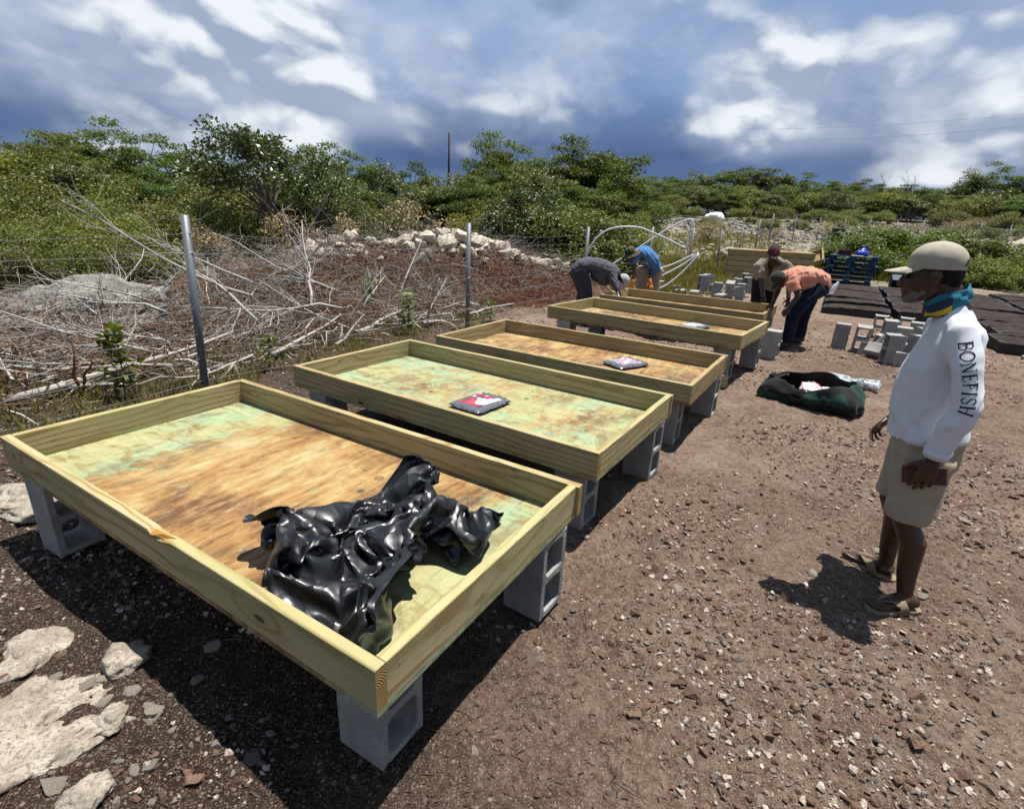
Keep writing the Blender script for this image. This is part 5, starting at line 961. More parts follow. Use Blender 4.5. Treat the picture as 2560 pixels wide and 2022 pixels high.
4,8,1,5,5,1,4,6,8,-6,1,12,0,2,8,9,4,2,12,8,4,13,3,-1,10,1,1,14,0,-5,16,1,-9,17,4,-6,13,-1,3,13,0,4,9,-2,3,4,-3,5,3,-1,5,3,1,-5,3,3,-5,3,-2,5,-2,-1,9,-6,-2,9,3,-1,5,10,-1,1,13,1,-2,11,9,-8,11,6,-4,9,3,1,5,4,3,4,3,5,-1,-2,6,-3,-4,9,2,
0,7,4,8,8,17,4,-4,6,0,4,-4,-4,6,3,7,1,3,5,4,-7,0,7,-4,3,8,-2,1,10,-3,-1,10,2,-2,9,-4,11,9,5,2,2,5,7,0,2,2,-5,6,-6,-6,6,-10,-11,7,-7,-1,9,-2,7,14,-4,10,8,-8,-2,6,1,-1,1,6,1,5,-2,0,0,7,2,3,5,-6,4,0,-6,2,-6,-4,1,7,11,5,-5,4,2,-3,-6,6,
2,-5,5,-1,-6,0,-1,-7,-2,2,-6,1,0,-5,4,-2,9,11,1,8,8,8,3,3,6,0,1,4,-4,4,5,-2,-2,3,11,2,3,9,8,4,3,12,6,2,14,5,0,10,1,2,15,1,-5,14,1,-8,11,1,3,4,-4,6,10,3,2,13,1,1,10,-3,2,3,-2,5,4,5,-1,4,4,-4,2,-3,7,-6,-6,2,0,-1,7,6,0,3,12,0,2,16,1,3,
12,10,-8,10,6,-6,4,1,4,0,-4,6,2,6,-1,3,1,5,-3,-3,7,2,0,7,11,-1,3,13,14,1,2,-2,5,-4,-5,2,-1,1,7,4,7,0,4,6,2,2,2,6,2,2,9,-5,0,11,-11,-2,12,1,16,4,2,0,-6,0,5,5,5,0,-2,9,-6,-7,11,-14,-7,8,-5,-5,9,-2,2,13,-2,6,6,-4,-2,-1,-1,-8,5,6,-3,3,
2,6,0,-9,-5,4,-1,-4,2,8,-2,4,5,3,9,0,9,3,-6,5,-3,-2,-5,5,-1,-8,7,1,-3,4,0,-1,1,5,-7,3,-4,0,7,-4,5,-1,10,7,1,5,6,3,6,-1,6,4,-3,0,3,-5,2,3,10,1,2,8,10,5,2,17,6,-2,17,0,-4,9,4,2,12,4,0,10,1,-1,3,-3,8,-2,-7,7,8,1,3,14,5,-1,12,0,1,1,-2,
5,1,7,1,0,6,-4,3,-2,9,-4,-9,0,6,0,4,12,-2,2,16,1,1,16,1,1,15,4,1,2,6,-7,4,2,4,0,-1,6,6,3,1,2,5,-6,5,-1,5,4,-6,3,10,4,5,4,8,10,3,4,4,-4,-6,1,-4,-4,1,2,4,4,5,7,1,5,6,2,3,2,7,1,2,9,-12,0,14,-8,0,1,2,-1,-6,4,6,-4,8,-1,-4,9,-10,-5,12,-9,
-7,9,1,-3,8,2,2,10,-1,3,5,2,-3,5,3,-4,1,1,-7,6,1,1,4,-5,0,0,-9,-7,8,-4,1,2,10,6,6,-5,8,4,0,3,1,-4,-5,2,-2,-8,5,1,-5,2,8,7,10,-1,3,4,-5,3,3,4,-1,-2,5,4,-3,3,-3,0,4,1,0,5,-1,1,4,7,3,3,9,5,6,0,16,3,-4,23,-4,-7,19,0,-5,7,7,2,4,8,5,2,3,
10,-1,-4,10,-1,-6,8,5,-4,4,10,6,0,9,-2,1,1,-7,1,-3,0,8,-5,7,2,-4,7,-1,2,-1,5,12,-5,2,18,1,0,19,-1,1,16,-1,1,11,3,1,1,7,-3,3,1,6,6,0,3,12,7,-3,6,9,-8,6,-1,4,2,-6,5,10,8,-1,7,2,3,2,4,4,-4,-2,3,-4,-5,2,-3,2,5,6,5,-1,3,5,3,2,3,6,-2,6,12,
-8,2,13,2,-7,3,4,1,-5,0,1,-9,10,-2,-7,6,-3,-10,12,3,-2,9,1,0,8,3,-3,8,5,-3,5,6,-2,3,0,-6,4,-1,-4,4,-3,-4,3,4,5,7,-5,1,6,-8,-2,6,-9,-3,6,-1,9,4,0,7,1,-5,-5,-5,2,-6,0,-2,-5,15,-2,6,12,4,5,-7,6,4,3,4,1,5,-5,0,1,6,-4,0,5,3,-4,7,1,0,4,8,
3,1,4,10,2,-2,20,-8,-4,22,1,-8,11,9,-6,2,8,5,0,6,13,-1,3,14,1,0,11,0,-5,8,2,-6,4,4,-3,4,4,6,1,3,-4,3,-7,-6,5,-5,0,10,1,8,1,1,7,-4,14,0,1,18,-4,0,19,-1,1,15,-2,1,8,0,3,4,7,1,5,0,5,11,4,0,13,9,-11,10,10,-4,6,0,4,-1,-7,3,10,8,-2,9,3,-1,
2,5,2,0,1,5,-4,-1,3,-1,-5,-2,-6,-3,6,1,6,6,0,5,6,-1,6,10,0,8,6,-8,-4,8,3,2,-7,3,-2,-10,7,3,-12,8,3,-8,10,3,-1,11,-1,2,9,4,-9,7,6,-11,6,6,-5,5,6,1,1,-5,-6,2,-1,-5,3,5,0,3,3,4,9,-4,2,8,-12,-2,13,-13,0,8,-4,10,6,-3,4,-1,-1,-6,-3,2,-5,
5,-8,0,12,2,5,0,10,6,6,-2,1,6,-2,3,4,6,1,-4,6,-5,-6,7,2,3,-4,6,6,-4,2,15,2,-5,17,1,-7,8,11,-3,3,6,3,1,7,8,-3,3,17,-1,1,15,1,5,8,4,-2,8,-1,-5,5,-2,-7,6,3,-1,5,2,6,-1,0,1,6,-6,-4,4,3,2,4,8,9,-3,10,-1,2,11,-2,2,12,-2,1,15,0,2,11,0,2,9,
2,3,10,4,1,15,7,-3,12,9,-11,11,5,3,1,-7,2,3,4,5,6,-9,-3,14,2,-6,5,5,0,-6,4,-2,-3,6,-1,-3,2,6,-6,-4,8,0,7,7,-1,1,8,0,8,3,1,8,0,-7,5,11,1,0,-9,3,-2,-12,8,4,-13,10,4,-11,10,2,-2,12,1,2,13,2,-4,5,6,-12,5,6,-9,4,4,-5,7,2,-1,-6,-1,-5,-2,
5,-6,4,5,0,6,0,6,9,-11,-3,17,-16,-1,13,-10,10,1,-2,11,7,-1,0,3,-3,-3,1,-2,-6,9,0,-3,10,-1,2,4,3,2,0,5,2,6,2,-1,4,1,-1,-1,6,4,7,3,4,5,-9,-9,13,6,-6,5,11,2,-2,5,5,1,-2,10,0,8,7,-3,0,17,-2,2,15,1,4,9,3,4,6,-3,-6,7,-3,-3,10,2,-1,8,2,4,
-5,4,3,-3,4,1,5,2,-1,8,8,-3,3,6,3,2,4,1,2,7,-1,3,14,0,0,14,-1,2,15,4,1,15,5,1,15,9,-8,12,9,-7,7,-2,6,0,-6,4,2,-3,5,8,-2,2,13,-2,-2,1,4,-11,-1,5,-5,-4,5,-5,-4,6,3,-1,2,12,-5,-1,6,-1,6,2,0,9,0,1,6,-5,-8,10,8,1,-5,-10,4,-3,-14,10,4,-15,
12,6,-13,13,4,-2,11,1,0,11,0,-2,11,0,-5,5,2,-10,0,8,-6,5,8,-3,-2,3,-7,-9,3,-4,0,6,-5,8,-1,-1,13,-7,1,17,-14,1,15,-12,4,6,-6,8,4,-2,4,4,-2,1,5,-1,-4,5,0,-4,3,0,-1,5,4,0,5,3,-3,6,3,-2,6,2,-1,5,-1,0,8,2,1,8,10,8,9,4,-11,7,0,2,-3,0,12,
-13,2,9,-3,4,10,-2,3,13,-2,2,13,0,4,11,0,2,13,4,2,13,-6,-2,8,3,-3,6,9,2,-1,5,3,-6,6,2,-4,6,-4,3,2,-1,8,-2,1,6,3,1,5,4,0,4,11,-1,2,16,2,-4,17,1,6,17,6,1,12,9,-8,12,8,-5,4,-7,6,5,-1,5,3,-1,6,6,-2,3,10,-2,0,9,5,-5,-6,-4,-4,-4,0,-5,-5,
4,-4,-4,5,-4,-1,7,2,-3,6,5,1,6,-4,2,7,-6,-4,11,5,3,-8,-12,0,-8,-16,13,6,-17,16,10,-13,15,6,-7,12,1,-1,8,-1,1,8,-2,1,7,-2,-5,5,1,-6,-5,8,-4,0,7,-5,0,7,-8,-2,8,-3,7,1,-5,13,-8,1,13,-13,6,14,-10,2,11,-5,-2,4,-5,9,11,-5,5,10,0,-5,1,1,-4,
-4,3,-2,-6,2,-8,9,6,0,8,4,-1,6,3,0,7,-1,2,9,3,-1,11,8,5,8,4,-8,7,-1,2,-4,-2,12,-13,2,9,4,0,8,0,6,7,-5,6,10,-8,3,15,-5,2,19,-1,0,19,1,0,9,9,0,0,9,0,-8,5,3,6,5,-3,2,5,-3,1,8,-2,-1,-2,2,6,-4,4,3,6,-2,4,4,0,6,13,3,-3,16,0,8,16,3,5,9,8,
-5,11,9,-6,10,-5,6,7,0,4,2,-3,6,7,-2,3,10,0,1,6,4,-3,0,3,-7,-8,0,0,-8,-3,-4,-5,2,-8,-4,3,-7,0,8,-3,0,6,-3,2,8,-2,-7,1,4,3,-8,-14,3,-5,-20,15,9,-16,18,12,-13,17,9,-10,13,3,-4,7,-3,2,5,-4,4,6,-4,2,6,-2,-2,5,2,-4,1,5,-7,-1,9,-8,2,8,-6,
2,7,-3,11,-8,2,8,-13,8,14,-5,-1,11,-6,-4,7,-7,12,17,-5,-3,16,-2,0,2,4,-3,-7,3,-5,-15,-3,2,-2,11,-7,8,4,0,8,2,0,7,0,2,9,3,-2,11,6,-6,12,3,6,6,4,-4,0,0,10,-6,1,10,6,-1,5,6,2,6,-4,4,10,-15,9,12,-13,4,22,-4,1,23,3,0,8,14,0,-2,9,1,-10,8,
-2,2,1,0,8,2,-3,6,7,-2,-4,5,-1,9,-5,5,1,-4,1,5,6,-3,0,9,3,7,13,1,7,12,4,4,9,4,5,12,8,-4,15,3,-3,7,-4,6,3,-3,6,8,-6,4,8,5,-7,6,4,-5,3,5,-6,-1,-1,-9,-10,-1,-2,-13,2,4,-8,0,-6,0,6,-6,-2,5,-5,2,8,-1,-8,2,1,4,-8,-15,4,-2,-19,17,10,-14,20,
11,-11,17,11,-12,13,4,-6,8,0,0,6,-4,4,5,-5,4,6,-4,4,6,1,-4,0,5,-6,-6,8,-10,-1,9,-6,5,1,2,11,0,-1,10,-11,6,14,-5,-10,15,-5,0,9,-10,9,14,-14,5,15,4,2,4,5,-2,-5,2,-5,-12,-3,2,-10,6,-5,6,6,-2,7,1,1,8,2,3,7,5,-3,10,8,-8,11,5,-5,8,3,2,5,
4,7,4,-2,9,1,1,9,7,1,4,-4,2,12,-15,9,11,-13,6,20,-5,2,22,3,0,8,14,0,-1,11,0,-8,9,-1,-1,4,-2,6,0,0,7,7,-3,3,7,-2,3,-4,3,3,-7,3,6,6,-5,2,10,-1,-4,9,6,10,7,7,8,6,3,7,13,3,4,13,5,-5,7,-4,7,5,-3,5,12,-3,-4,2,-1,-14,7,1,-8,1,10,0,2,2,-11,
-9,-1,-3,-12,3,5,-11,0,2,-5,0,-7,0,8,-3,-2,6,-6,-10,0,-5,6,-5,-14,9,3,-16,18,8,-8,19,10,-11,17,11,-12,13,7,-9,10,2,-3,6,-2,2,4,-3,5,4,-3,6,8,-2,1,-3,2,-7,1,7,-7,-6,7,-7,2,7,-5,6,-1,3,9,-9,5,14,-4,-6,15,-6,-7,10,-5,6,10,-13,9,11,-16,
6,10,7,0,3,6,-2,-10,-1,-2,-9,7,-4,6,4,0,6,2,0,7,-1,7,7,4,0,8,9,-7,12,6,-7,9,-6,1,5,5,5,4,8,6,6,6,5,3,3,8,-5,3,15,-12,6,11,-10,4,15,-3,2,16,2,2,8,10,0,1,10,0,-3,11,-1,-3,10,-3,1,8,-1,5,7,-5,-2,5,-1,5,-5,3,6,-6,4,4,7,-3,3,11,-1,2,10,
1,8,3,10,5,2,5,8,10,0,4,10,4,5,3,-4,7,9,1,0,11,-2,-5,-3,-3,-13,2,-1,-10,2,4,-7,3,7,-2,-5,3,-7,-11,-2,-1,-10,4,6,-11,-4,-4,-2,2,-12,-3,9,-7,-8,4,-7,7,-2,-12,15,4,-6,17,6,-7,18,9,-10,15,11,-13,14,7,-9,10,4,-6,7,0,-2,6,1,3,2,-1,6,8,-2,
5,6,-2,-5,-5,4,-4,-5,5,-5,-3,8,-8,4,1,7,11,-2,1,3,-8,-12,10,-4,-5,9,2,1,7,-12,6,11,-17,7,11,-9,9,4,4,2,2,9,-1,1,7,-7,4,1,-6,6,-1,6,6,-2,12,8,1,3,7,9,-7,10,8,-8,11,-6,0,5,0,5,8,6,8,0,10,6,-5,10,5,0,7,12,-3,2,13,-4,-1,9,-3,7,6,3,3,7,
4,2,5,7,0,3,8,-1,0,12,-2,-4,14,-7,-3,10,-3,2,4,-1,6,-3,3,6,-3,4,5,7,0,6,9,-1,4,9,-1,2,6,3,7,2,6,7,-3,7,6,5,1,10,9,2,2,8,0,4,8,2,-4,6,1,-9,1,-1,-12,-4,-1,-10,-6,-4,-6,0,6,-4,-2,3,-7,-9,1,-1,-12,-2,8,-12,-4,-10,-2,-7,-10,-7,8,-4,13,-2,
-1,15,2,-5,16,6,-8,16,9,-11,14,9,-11,13,6,-9,10,3,-5,9,1,-2,5,6,-7,7,4,3,5,0,7,9,-4,1,2,-1,-9,-6,5,1,1,4,-13,-9,5,-3,3,1,6,11,-3,1,0,-4,-9,2,1,-6,7,-3,9,12,-10,5,14,-10,1,7,-4,-4,3,6,0,6,3,3,11,-3,-2,7,-3,11,3,-5,16,7,0,5,11,5,-6,11,
7,-10,9,4,-6,7,1,3,-4,2,11,-2,6,9,-3,8,9,0,8,7,1,4,7,6,3,4,5,2,4,3,4,6,0,4,7,0,4,7,5,-1,6,9,0,-2,13,-5,-7,12,-5,-1,5,0,5,-2,2,6,2,3,5,10,-3,3,7,2,4,2,2,7,7,3,4,8,3,5,2,6,7,-3,6,8,6,3,7,6,3,5,5,5,6,7,5,-2,5,0,-11,-8,-10,-12,-4,-6,-14,
-6,0,-7,7,3,-1,4,1,-6,-13,-2,-6,-15,-1,-5,-8,-4,-9,1,13,-2,11,-4,4,14,0,-2,16,5,-7,14,8,-10,13,7,-11,12,6,-8,11,3,-5,10,1,-3,6,9,-8,7,7,-5,6,-4,-1,6,0,9,9,0,-2,-4,1,-5,-4,8,-13,-5,2,-9,2,4,6,6,-1,7,5,-3,-4,-3,0,-6,2,0,-5,8,-4,5,10,
-7,-2,8,-5,-3,9,0,-1,14,-4,5,17,-6,9,0,-4,17,4,-4,16,7,-1,5,11,4,-6,12,5,-9,9,3,-7,4,3,-5,1,3,11,-7,5,8,-2,7,9,-1,8,7,6,3,5,5,4,3,7,3,4,4,4,5,3,3,7,-1,4,9,-4,2,10,8,2,3,8,-2,-8,11,-4,-6,7,0,4,1,3,5,4,2,5,9,-1,2,7,1,0,7,2,5,8,1,4,2,
4,9,3,5,8,0,7,8,6,5,8,4,6,6,1,9,8,4,6,6,10,1,-4,2,-10,-16,-9,-8,-12,-4,-2,-11,1,0,-7,10,-3,-4,-7,-8,-13,-16,-1,-8,-6,-8,-9,6,20,-6,9,-6,7,12,-2,1,14,3,-6,14,7,-9,13,6,-9,12,5,-7,11,5,-7,6,3,-12,4,3,-15,7,4,-5,7,1,5,5,0,10,7,3,2,-3,
1,-8,-6,6,-11,2,3,-10,5,3,3,2,0,9,6,-1,1,-1,-1,-6,-2,2,-6,4,-1,-3,8,-4,-2,10,-4,1,13,-7,6,20,-9,-1,16,-6,14,2,-5,17,3,-4,15,7,0,3,8,3,-6,11,3,-7,5,-1,-10,5,4,-4,7,2,7,-8,5,8,-3,8,11,3,9,10,1,7,6,2,2,8,7,3,2,6,4,2,3,4,7,0,3,8,-5,1,10,
8,5,6,9,1,-1,4,1,-10,7,-1,-5,6,0,5,6,1,4,5,3,5,5,4,2,8,0,4,11,-3,3,12,-2,4,0,7,8,0,8,9,4,6,8,4,7,7,-2,13,9,1,11,8,7,1,5,11,-10,-9,-2,-9,-16,-5,-5,-12,-5,-3,-11,9,-6,-11,-4,-11,-14,-15,-5,-12,-4,-11,-10,9,25,-8,7,-9,8,10,-4,2,13,3,-4,
14,7,-8,11,5,-7,11,5,-8,8,4,-13,1,2,-17,2,2,-17,7,3,-4,9,0,8,5,1,10,6,2,3,4,4,-5,-3,4,-9,-1,1,-6,6,2,3,0,1,7,5,0,2,1,1,-5,-1,3,-7,1,1,-6,7,-3,-1,10,-6,6,16,-10,7,18,-10,-6,15,-5,8,7,-4,13,4,-6,15,6,-2,8,7,1,-1,7,0,-8,5,-1,-7,6,4,-1,
7,4,4,2,-1,12,-6,12,9,-8,10,10,-2,8,10,4,5,4,7,5,1,5,5,3,2,3,8,-1,-1,7,7,0,6,4,2,9,9,2,4,9,2,-3,5,3,-7,3,1,-9,8,0,1,5,6,2,5,4,2,7,0,8,15,-11,0,14,-2,7,1,7,8,-3,10,8,4,6,9,6,7,7,-2,14,9,-2,14,8,5,4,6,14,-9,-4,4,-13,-13,-7,-6,-16,-7,
-6,-16,5,-10,-15,-5,-10,-14,-10,-9,-12,0,-15,-6,6,21,-6,7,-9,8,9,-3,2,13,4,-5,13,7,-8,10,3,-7,7,2,-8,5,2,-14,-2,2,-18,2,2,-15,8,0,-2,7,2,-1,5,1,10,8,-1,0,1,4,8,4,5,-3,2,3,-5,6,-1,2,-1,2,7,4,1,2,4,1,-6,0,2,-8,0,3,-8,6,-2,2,8,-5,7,15,
-10,5,12,-7,-7,12,-4,-1,10,-4,8,10,-9,15,9,-7,14,6,-1,7,4,-1,-8,6,-1,-5,3,0,5,6,4,6,7,6,6,-1,6,14,-9,11,4,-6,7,4,0,6,6,3,6,5,4,8,5,2,7,8,5,-2,6,9,-7,2,8,-5,5,4,7,8,11,3,1,1,4,-9,5,4,-6,6,-1,5,5,6,5,2,6,-4,11,-6,-7,21,-10,2,16,-1,8,
2,7,9,-5,10,7,5,7,9,7,5,7,-2,14,8,-2,14,9,5,5,6,13,-9,-3,6,-12,-14,-9,-8,-18,-7,-9,-20,-2,-10,-15,-2,-9,-11,1,-14,-3,0,-13,-4,0,13,1,8,-5,5,11,-1,0,13,6,-7,13,7,-9,7,1,-8,3,0,-8,3,0,-9,0,0,-15,2,1,-12,7,1,-2,7,2,-2,7,2,-1,6,2,3,7,0,
9,7,1,10,4,5,-3,-1,4,-6,6,-1,1,2,1,6,6,-1,1,0,3,-11,-3,4,-10,7,-1,-1,4,-4,7,11,-6,6,8,-6,-7,8,-2,-4,12,-4,3,14,-11,13,12,-9,16,9,-6,7,4,-2,-6,7,-2,0,1,1,11,3,4,11,7,8,5,4,5,7,-2,-1,7,-1,5,2,-3,7,2,-7,10,0,-2,9,13,1,8,11,10,1,0,11,-9,
4,10,-8,0,7,2,7,0,10,5,9,4,-2,2,7,-5,6,4,2,2,5,7,9,-2,0,10,-3,-12,21,-10,-9,16,0,8,1,8,8,-4,11,7,3,9,9,6,5,8,1,11,8,0,12,8,5,5,7,13,-8,-3,7,-14,-14,-9,-8,-18,-4,-11,-19,-1,-10,-13,1,-10,-3,1,-10,-1,1,-11,-2,1,16,-2,10,-2,2,11,2,-3,
12,5,-6,11,5,-11,5,1,-10,1,-1,-8,2,-3,-7,-2,-1,-10,5,0,-4,5,0,-3,7,1,-4,7,2,-2,6,2,4,8,0,9,10,1,13,7,3,-1,4,3,-6,5,2,-7,4,1,6,5,0,5,1,2,-9,-6,5,-8,6,0,-5,1,-2,6,7,-4,4,5,-5,-6,6,-2,-4,10,-2,-2,14,-9,5,14,-10,11,12,-9,9,7,-6,-1,11,-7,
4,8,-1,16,-6,10,16,1,5,11,3,3,3,7,0,-3,4,1,4,-2,7,5,-10,10,1,-5,11,12,-2,12,13,8,-3,4,15,-8,1,12,-11,-5,8,-1,5,-5,10,4,6,10,5,6,7,3,5,6,0,8,4,0,10,-6,-8,16,-5,-6,17,-6,-11,12,1,6,0,10,7,-3,13,7,-1,11,9,5,7,8,3,8,8,2,8,8,5,5,7,11,-6,
0,11,-14,-12,-6,-11,-20,0,-13,-15,0,-9,-8,1,-10,-1,1,-9,0,1,-9,1,5,23,-7,10,0,-2,9,-1,0,9,1,-3,9,2,-8,-4,-1,-15,-1,-3,-10,5,-3,-3,4,0,-4,6,-1,-2,5,0,-3,5,1,-4,6,1,-3,4,-2,7,7,3,3,10,1,10,7,5,-3,3,4,-9,6,5,2,9,-1,-1,2,1,8,7,1,-1,3,0,
-7,-2,4,-7,5,-3,-3,5,-5,2,6,-3,7,5,-1,-6,4,0,-6,10,-4,1,14,-11,4,14,-13,7,11,-9,4,12,-10,5,12,-5,15,-2,8,17,2,4,13,-6,6,3,3,4,4,4,4,1,1,9,6,-3,0,11,-4,10,7,-2,12,5,5,1,8,10,-12,-5,13,-7,0,10,-2,1,-4,11,5,2,10,6,7,6,2,7,6,-1,10,1,-4,
16,-3,-6,13,-8,-9,15,-3,-4,11,3,4,2,8,7,-1,12,8,-2,12,7,1,9,9,4,7,7,4,7,8,3,6,7,9,-6,3,12,-12,-11,-1,-14,-18,3,-14,-10,1,-8,-4,1,-9,0,1,-10,-1,0,-7,2,5,23,-16,9,-1,0,5,-4,5,6,-4,5,7,0,-5,-2,-1,-17,2,-4,-7,6,-4,-1,0,0,-7,5,-1,-3,5,0,
-2,5,1,-3,6,1,-3,5,-2,6,3,-4,8,6,7,-4,8,5,-4,8,6,-4,8,5,-4,9,3,-2,6,1,7,7,0,2,6,-1,1,3,-2,-5,2,1,-7,5,-6,0,-2,-2,10,6,0,-7,6,1,-3,9,-3,0,12,-11,7,17,-15,6,14,-12,2,10,-9,1,9,-6,8,7,-1,13,2,5,16,-9,10,10,-7,8,8,-1,7,9,0,7,9,8,1,-1,4,
0,5,2,2,5,3,7,1,7,-6,2,8,-8,-1,9,1,2,1,9,6,-2,11,3,8,3,0,12,-4,1,9,2,-7,12,2,-9,14,1,-2,12,-1,1,11,2,0,8,5,7,5,8,8,1,11,6,-2,12,6,2,9,7,3,6,8,3,6,8,8,-7,3,2,-12,-14,9,-18,-9,2,-9,-9,1,-8,3,1,-9,0,2,-9,-2,-1,-6,4,5,19,-14,7,-2,3,2,-7,
10,3,-7,10,7,-2,-2,2,0,-18,0,-4,-6,6,-5,0,1,0,-6,4,-1,-4,5,0,-2,5,1,-3,5,1,-2,5,-3,5,4,-3,6,9,-3,4,7,8,-5,7,8,-5,8,7,-6,9,5,-4,9,1,-3,7,-1,0,6,-1,0,3,0,6,5,-3,-1,2,-1,-7,0,-3,12,7,-4,-3,4,6,-4,8,-1,-5,11,-13,11,20,-16,2,14,-13,0,8,
-9,0,8,-6,5,8,-3,12,2,5,17,-6,10,17,-11,11,8,-3,7,11,1,6,4,7,2,2,8,1,0,1,-7,-2,3,-5,3,8,-3,0,9,-5,0,7,5,0,4,9,6,5,6,4,9,-4,3,14,-1,-2,10,2,-2,8,2,-9,7,6,-4,8,8,2,10,5,4,14,2,5,12,3,6,5,12,4,-2,11,5,-2,11,6,2,6,8,3,0,9,7,-9,0,6,-17,
-9,3,-13,-15,7,-12,-1,-1,-6,1,0,-6,4,-2,-6,5,-2,-2,7,-2,12,-1,7,-2,2,5,-5,6,2,-8,11,7,-2,-1,1,-3,-14,1,-4,-6,5,-4,1,5,-3,-2,2,2,-6,5,0,-2,5,0,-2,5,0,-2,6,-2,2,4,-4,7,7,-3,5,10,-1,-1,8,8,-5,7,9,-6,8,8,-5,8,4,-5,8,1,-3,7,-1,-3,5,-1,5,
3,-4,-4,7,-4,5,3,-4,11,6,-5,-3,5,3,-7,1,9,-2,9,-14,-4,18,-13,4,12,-12,2,10,-10,1,11,-9,7,9,-4,14,1,6,19,-7,10,18,-11,11,6,4,-2,6,5,1,4,4,7,-4,7,2,0,1,-5,4,2,-6,-2,8,-7,-3,11,-5,-3,10,-2,1,6,6,6,9,5,3,12,-1,1,12,-1,-1,10,1,1,9,3,0,6,
8,0,5,9,2,7,9,-1,12,5,4,13,4,6,4,12,2,-2,11,5,-3,11,5,3,3,9,3,-6,5,1,-12,-7,9,-16,-9,14,-13,-3,4,-11,-6,4,-6,5,0,-3,7,-6,1,9,-10,1,9,-2,10,1,7,-3,3,6,-3,1,6,-4,4,5,-5,-3,4,-6,-1,-1,-4,-7,4,-4,-3,4,-2,6,5,-1,-2,5,0,-2,5,1,-3,4,1,-3,
6,-1,-1,4,-4,5,6,-4,6,9,-3,3,12,2,-4,8,7,-7,8,10,-5,7,7,-4,6,4,-6,9,0,-3,7,-1,-4,7,-6,5,6,-4,13,7,-7,6,7,-6,-5,-3,9,-2,4,-4,-5,6,0,-10,13,-10,-2,10,-10,1,10,-11,2,14,-12,6,12,-5,17,1,5,20,-8,11,16,-6,10,6,4,-1,4,6,-5,-5,8,-4,1,5,2,
0,1,5,4,4,-6,0,4,-8,-8,11,-6,-4,12,-2,0,8,1,4,11,2,4,12,1,1,12,1,0,10,2,1,11,2,-1,9,5,0,6,7,5,5,8,6,6,10,5,6,11,2,2,12,3,-2,11,4,2,9,7,5,-2,7,4,-10,0,8,-14,-3,5,-12,-11,9,-15,-5,12,-2,4,7,-8,3,4,1,7,-8,3,9,-14,4,10,-1,10,-2,7,-4,3,
7,-3,2,5,-4,2,6,-5,1,6,-6,-1,0,-4,-6,2,-3,-6,5,-3,0,3,1,6,6,-1,2,6,0,-1,5,0,-1,5,1,-4,5,-4,2,5,-4,6,9,-4,4,12,-1,-1,11,3,-6,9,6,-6,8,8,-5,6,7,-5,4,7,-6,13,-6,5,10,-5,5,12,-7,8,9,-7,2,3,-6,-5,-3,10,-7,0,3,-8,7,-5,-5,11,-7,-3,6,-8,3,
7,-8,-2,10,-10,2,13,-11,8,6,3,19,-7,11,20,0,6,11,5,0,4,7,-6,-4,4,-7,-8,7,0,1,0,5,2,5,-1,1,2,-8,-5,7,-6,-2,10,0,3,9,2,5,11,2,2,13,3,2,11,3,2,11,0,-1,13,-1,-6,13,3,-3,8,6,3,4,7,8,3,10,7,3,11,5,1,12,3,-1,11,5,6,5,6,7,-6,5,8,-12,-1,8,-12,
-2,5,-12,-7,4,-11,-5,10,-3,5,13,-2,4,8,3,7,-4,5,7,-14,5,10,0,8,-2,8,-3,2,7,-4,2,6,-4,2,6,-5,2,6,-5,0,4,-4,-3,1,-2,-7,3,-3,-5,6,-2,1,3,3,4,3,3,5,5,-2,4,5,-3,1,6,-3,2,7,-3,2,10,-3,2,11,-3,2,13,-1,-5,9,7,-7,3,10,-5,5,7,-5,14,2,-2,17,-2,
1,14,-6,1,12,-7,4,7,-7,6,4,-7,-2,1,-1,-9,0,5,-5,3,0,-5,7,-1,-7,5,-6,1,1,-6,3,6,-5,-2,9,-8,0,15,-9,8,0,2,24,-2,3,15,2,5,6,11,-1,1,1,-6,-13,3,-9,-5,5,3,1,3,5,-1,3,-3,4,3,-7,2,3,4,8,10,1,4,14,1,1,16,3,-1,12,2,-1,10,2,2,14,0,-1,8,0,-11,
9,5,1,8,5,6,6,6,7,2,11,5,-1,12,4,0,11,4,9,1,5,11,-9,1,10,-15,-3,6,-11,-3,7,-6,1,2,-9,-2,10,-1,4,9,3,5,0,5,8,1,5,7,2,5,7,2,9,-2,8,-4,1,7,-4,1,6,-4,2,7,-4,2,5,-4,1,6,-4,0,4,-3,-5,2,0,-6,5,-2,-3,6,-1,0,5,1,5,1,3,6,4,-2,5,6,-3,3,7,-4,3,
9,-4,4,11,-3,4,4,-1,-12,10,6,-4,12,8,1,14,2,1,14,0,-1,13,-1,0,15,-3,0,12,-3,0,8,-6,-2,5,-7,-2,6,-7,0,2,1,-7,-1,2,-6,-1,5,-4,6,-3,-3,1,-6,4,3,-5,-1,5,-4,-6,14,-9,1,7,-5,20,-1,-4,15,3,4,9,5,6,1,5,-6,-8,-7,-8,-6,3,-4,-6,6,-1,2,6,1,2,4,
0,7,3,4,8,8,1,5,17,0,-3,20,1,-3,13,-3,-3,9,0,4,4,10,0,9,3,-7,10,4,-3,10,3,1,9,4,4,7,5,8,-5,12,6,-2,10,5,10,3,3,14,-11,-1,8,-18,-7,8,-10,-1,6,-3,2,8,-4,2,4,1,6,2,4,7,1,5,7,2,5,7,4,4,7,0,9,-2,9,-4,0,7,-4,1,7,-4,1,6,-4,1,6,-3,1,6,-2,1,
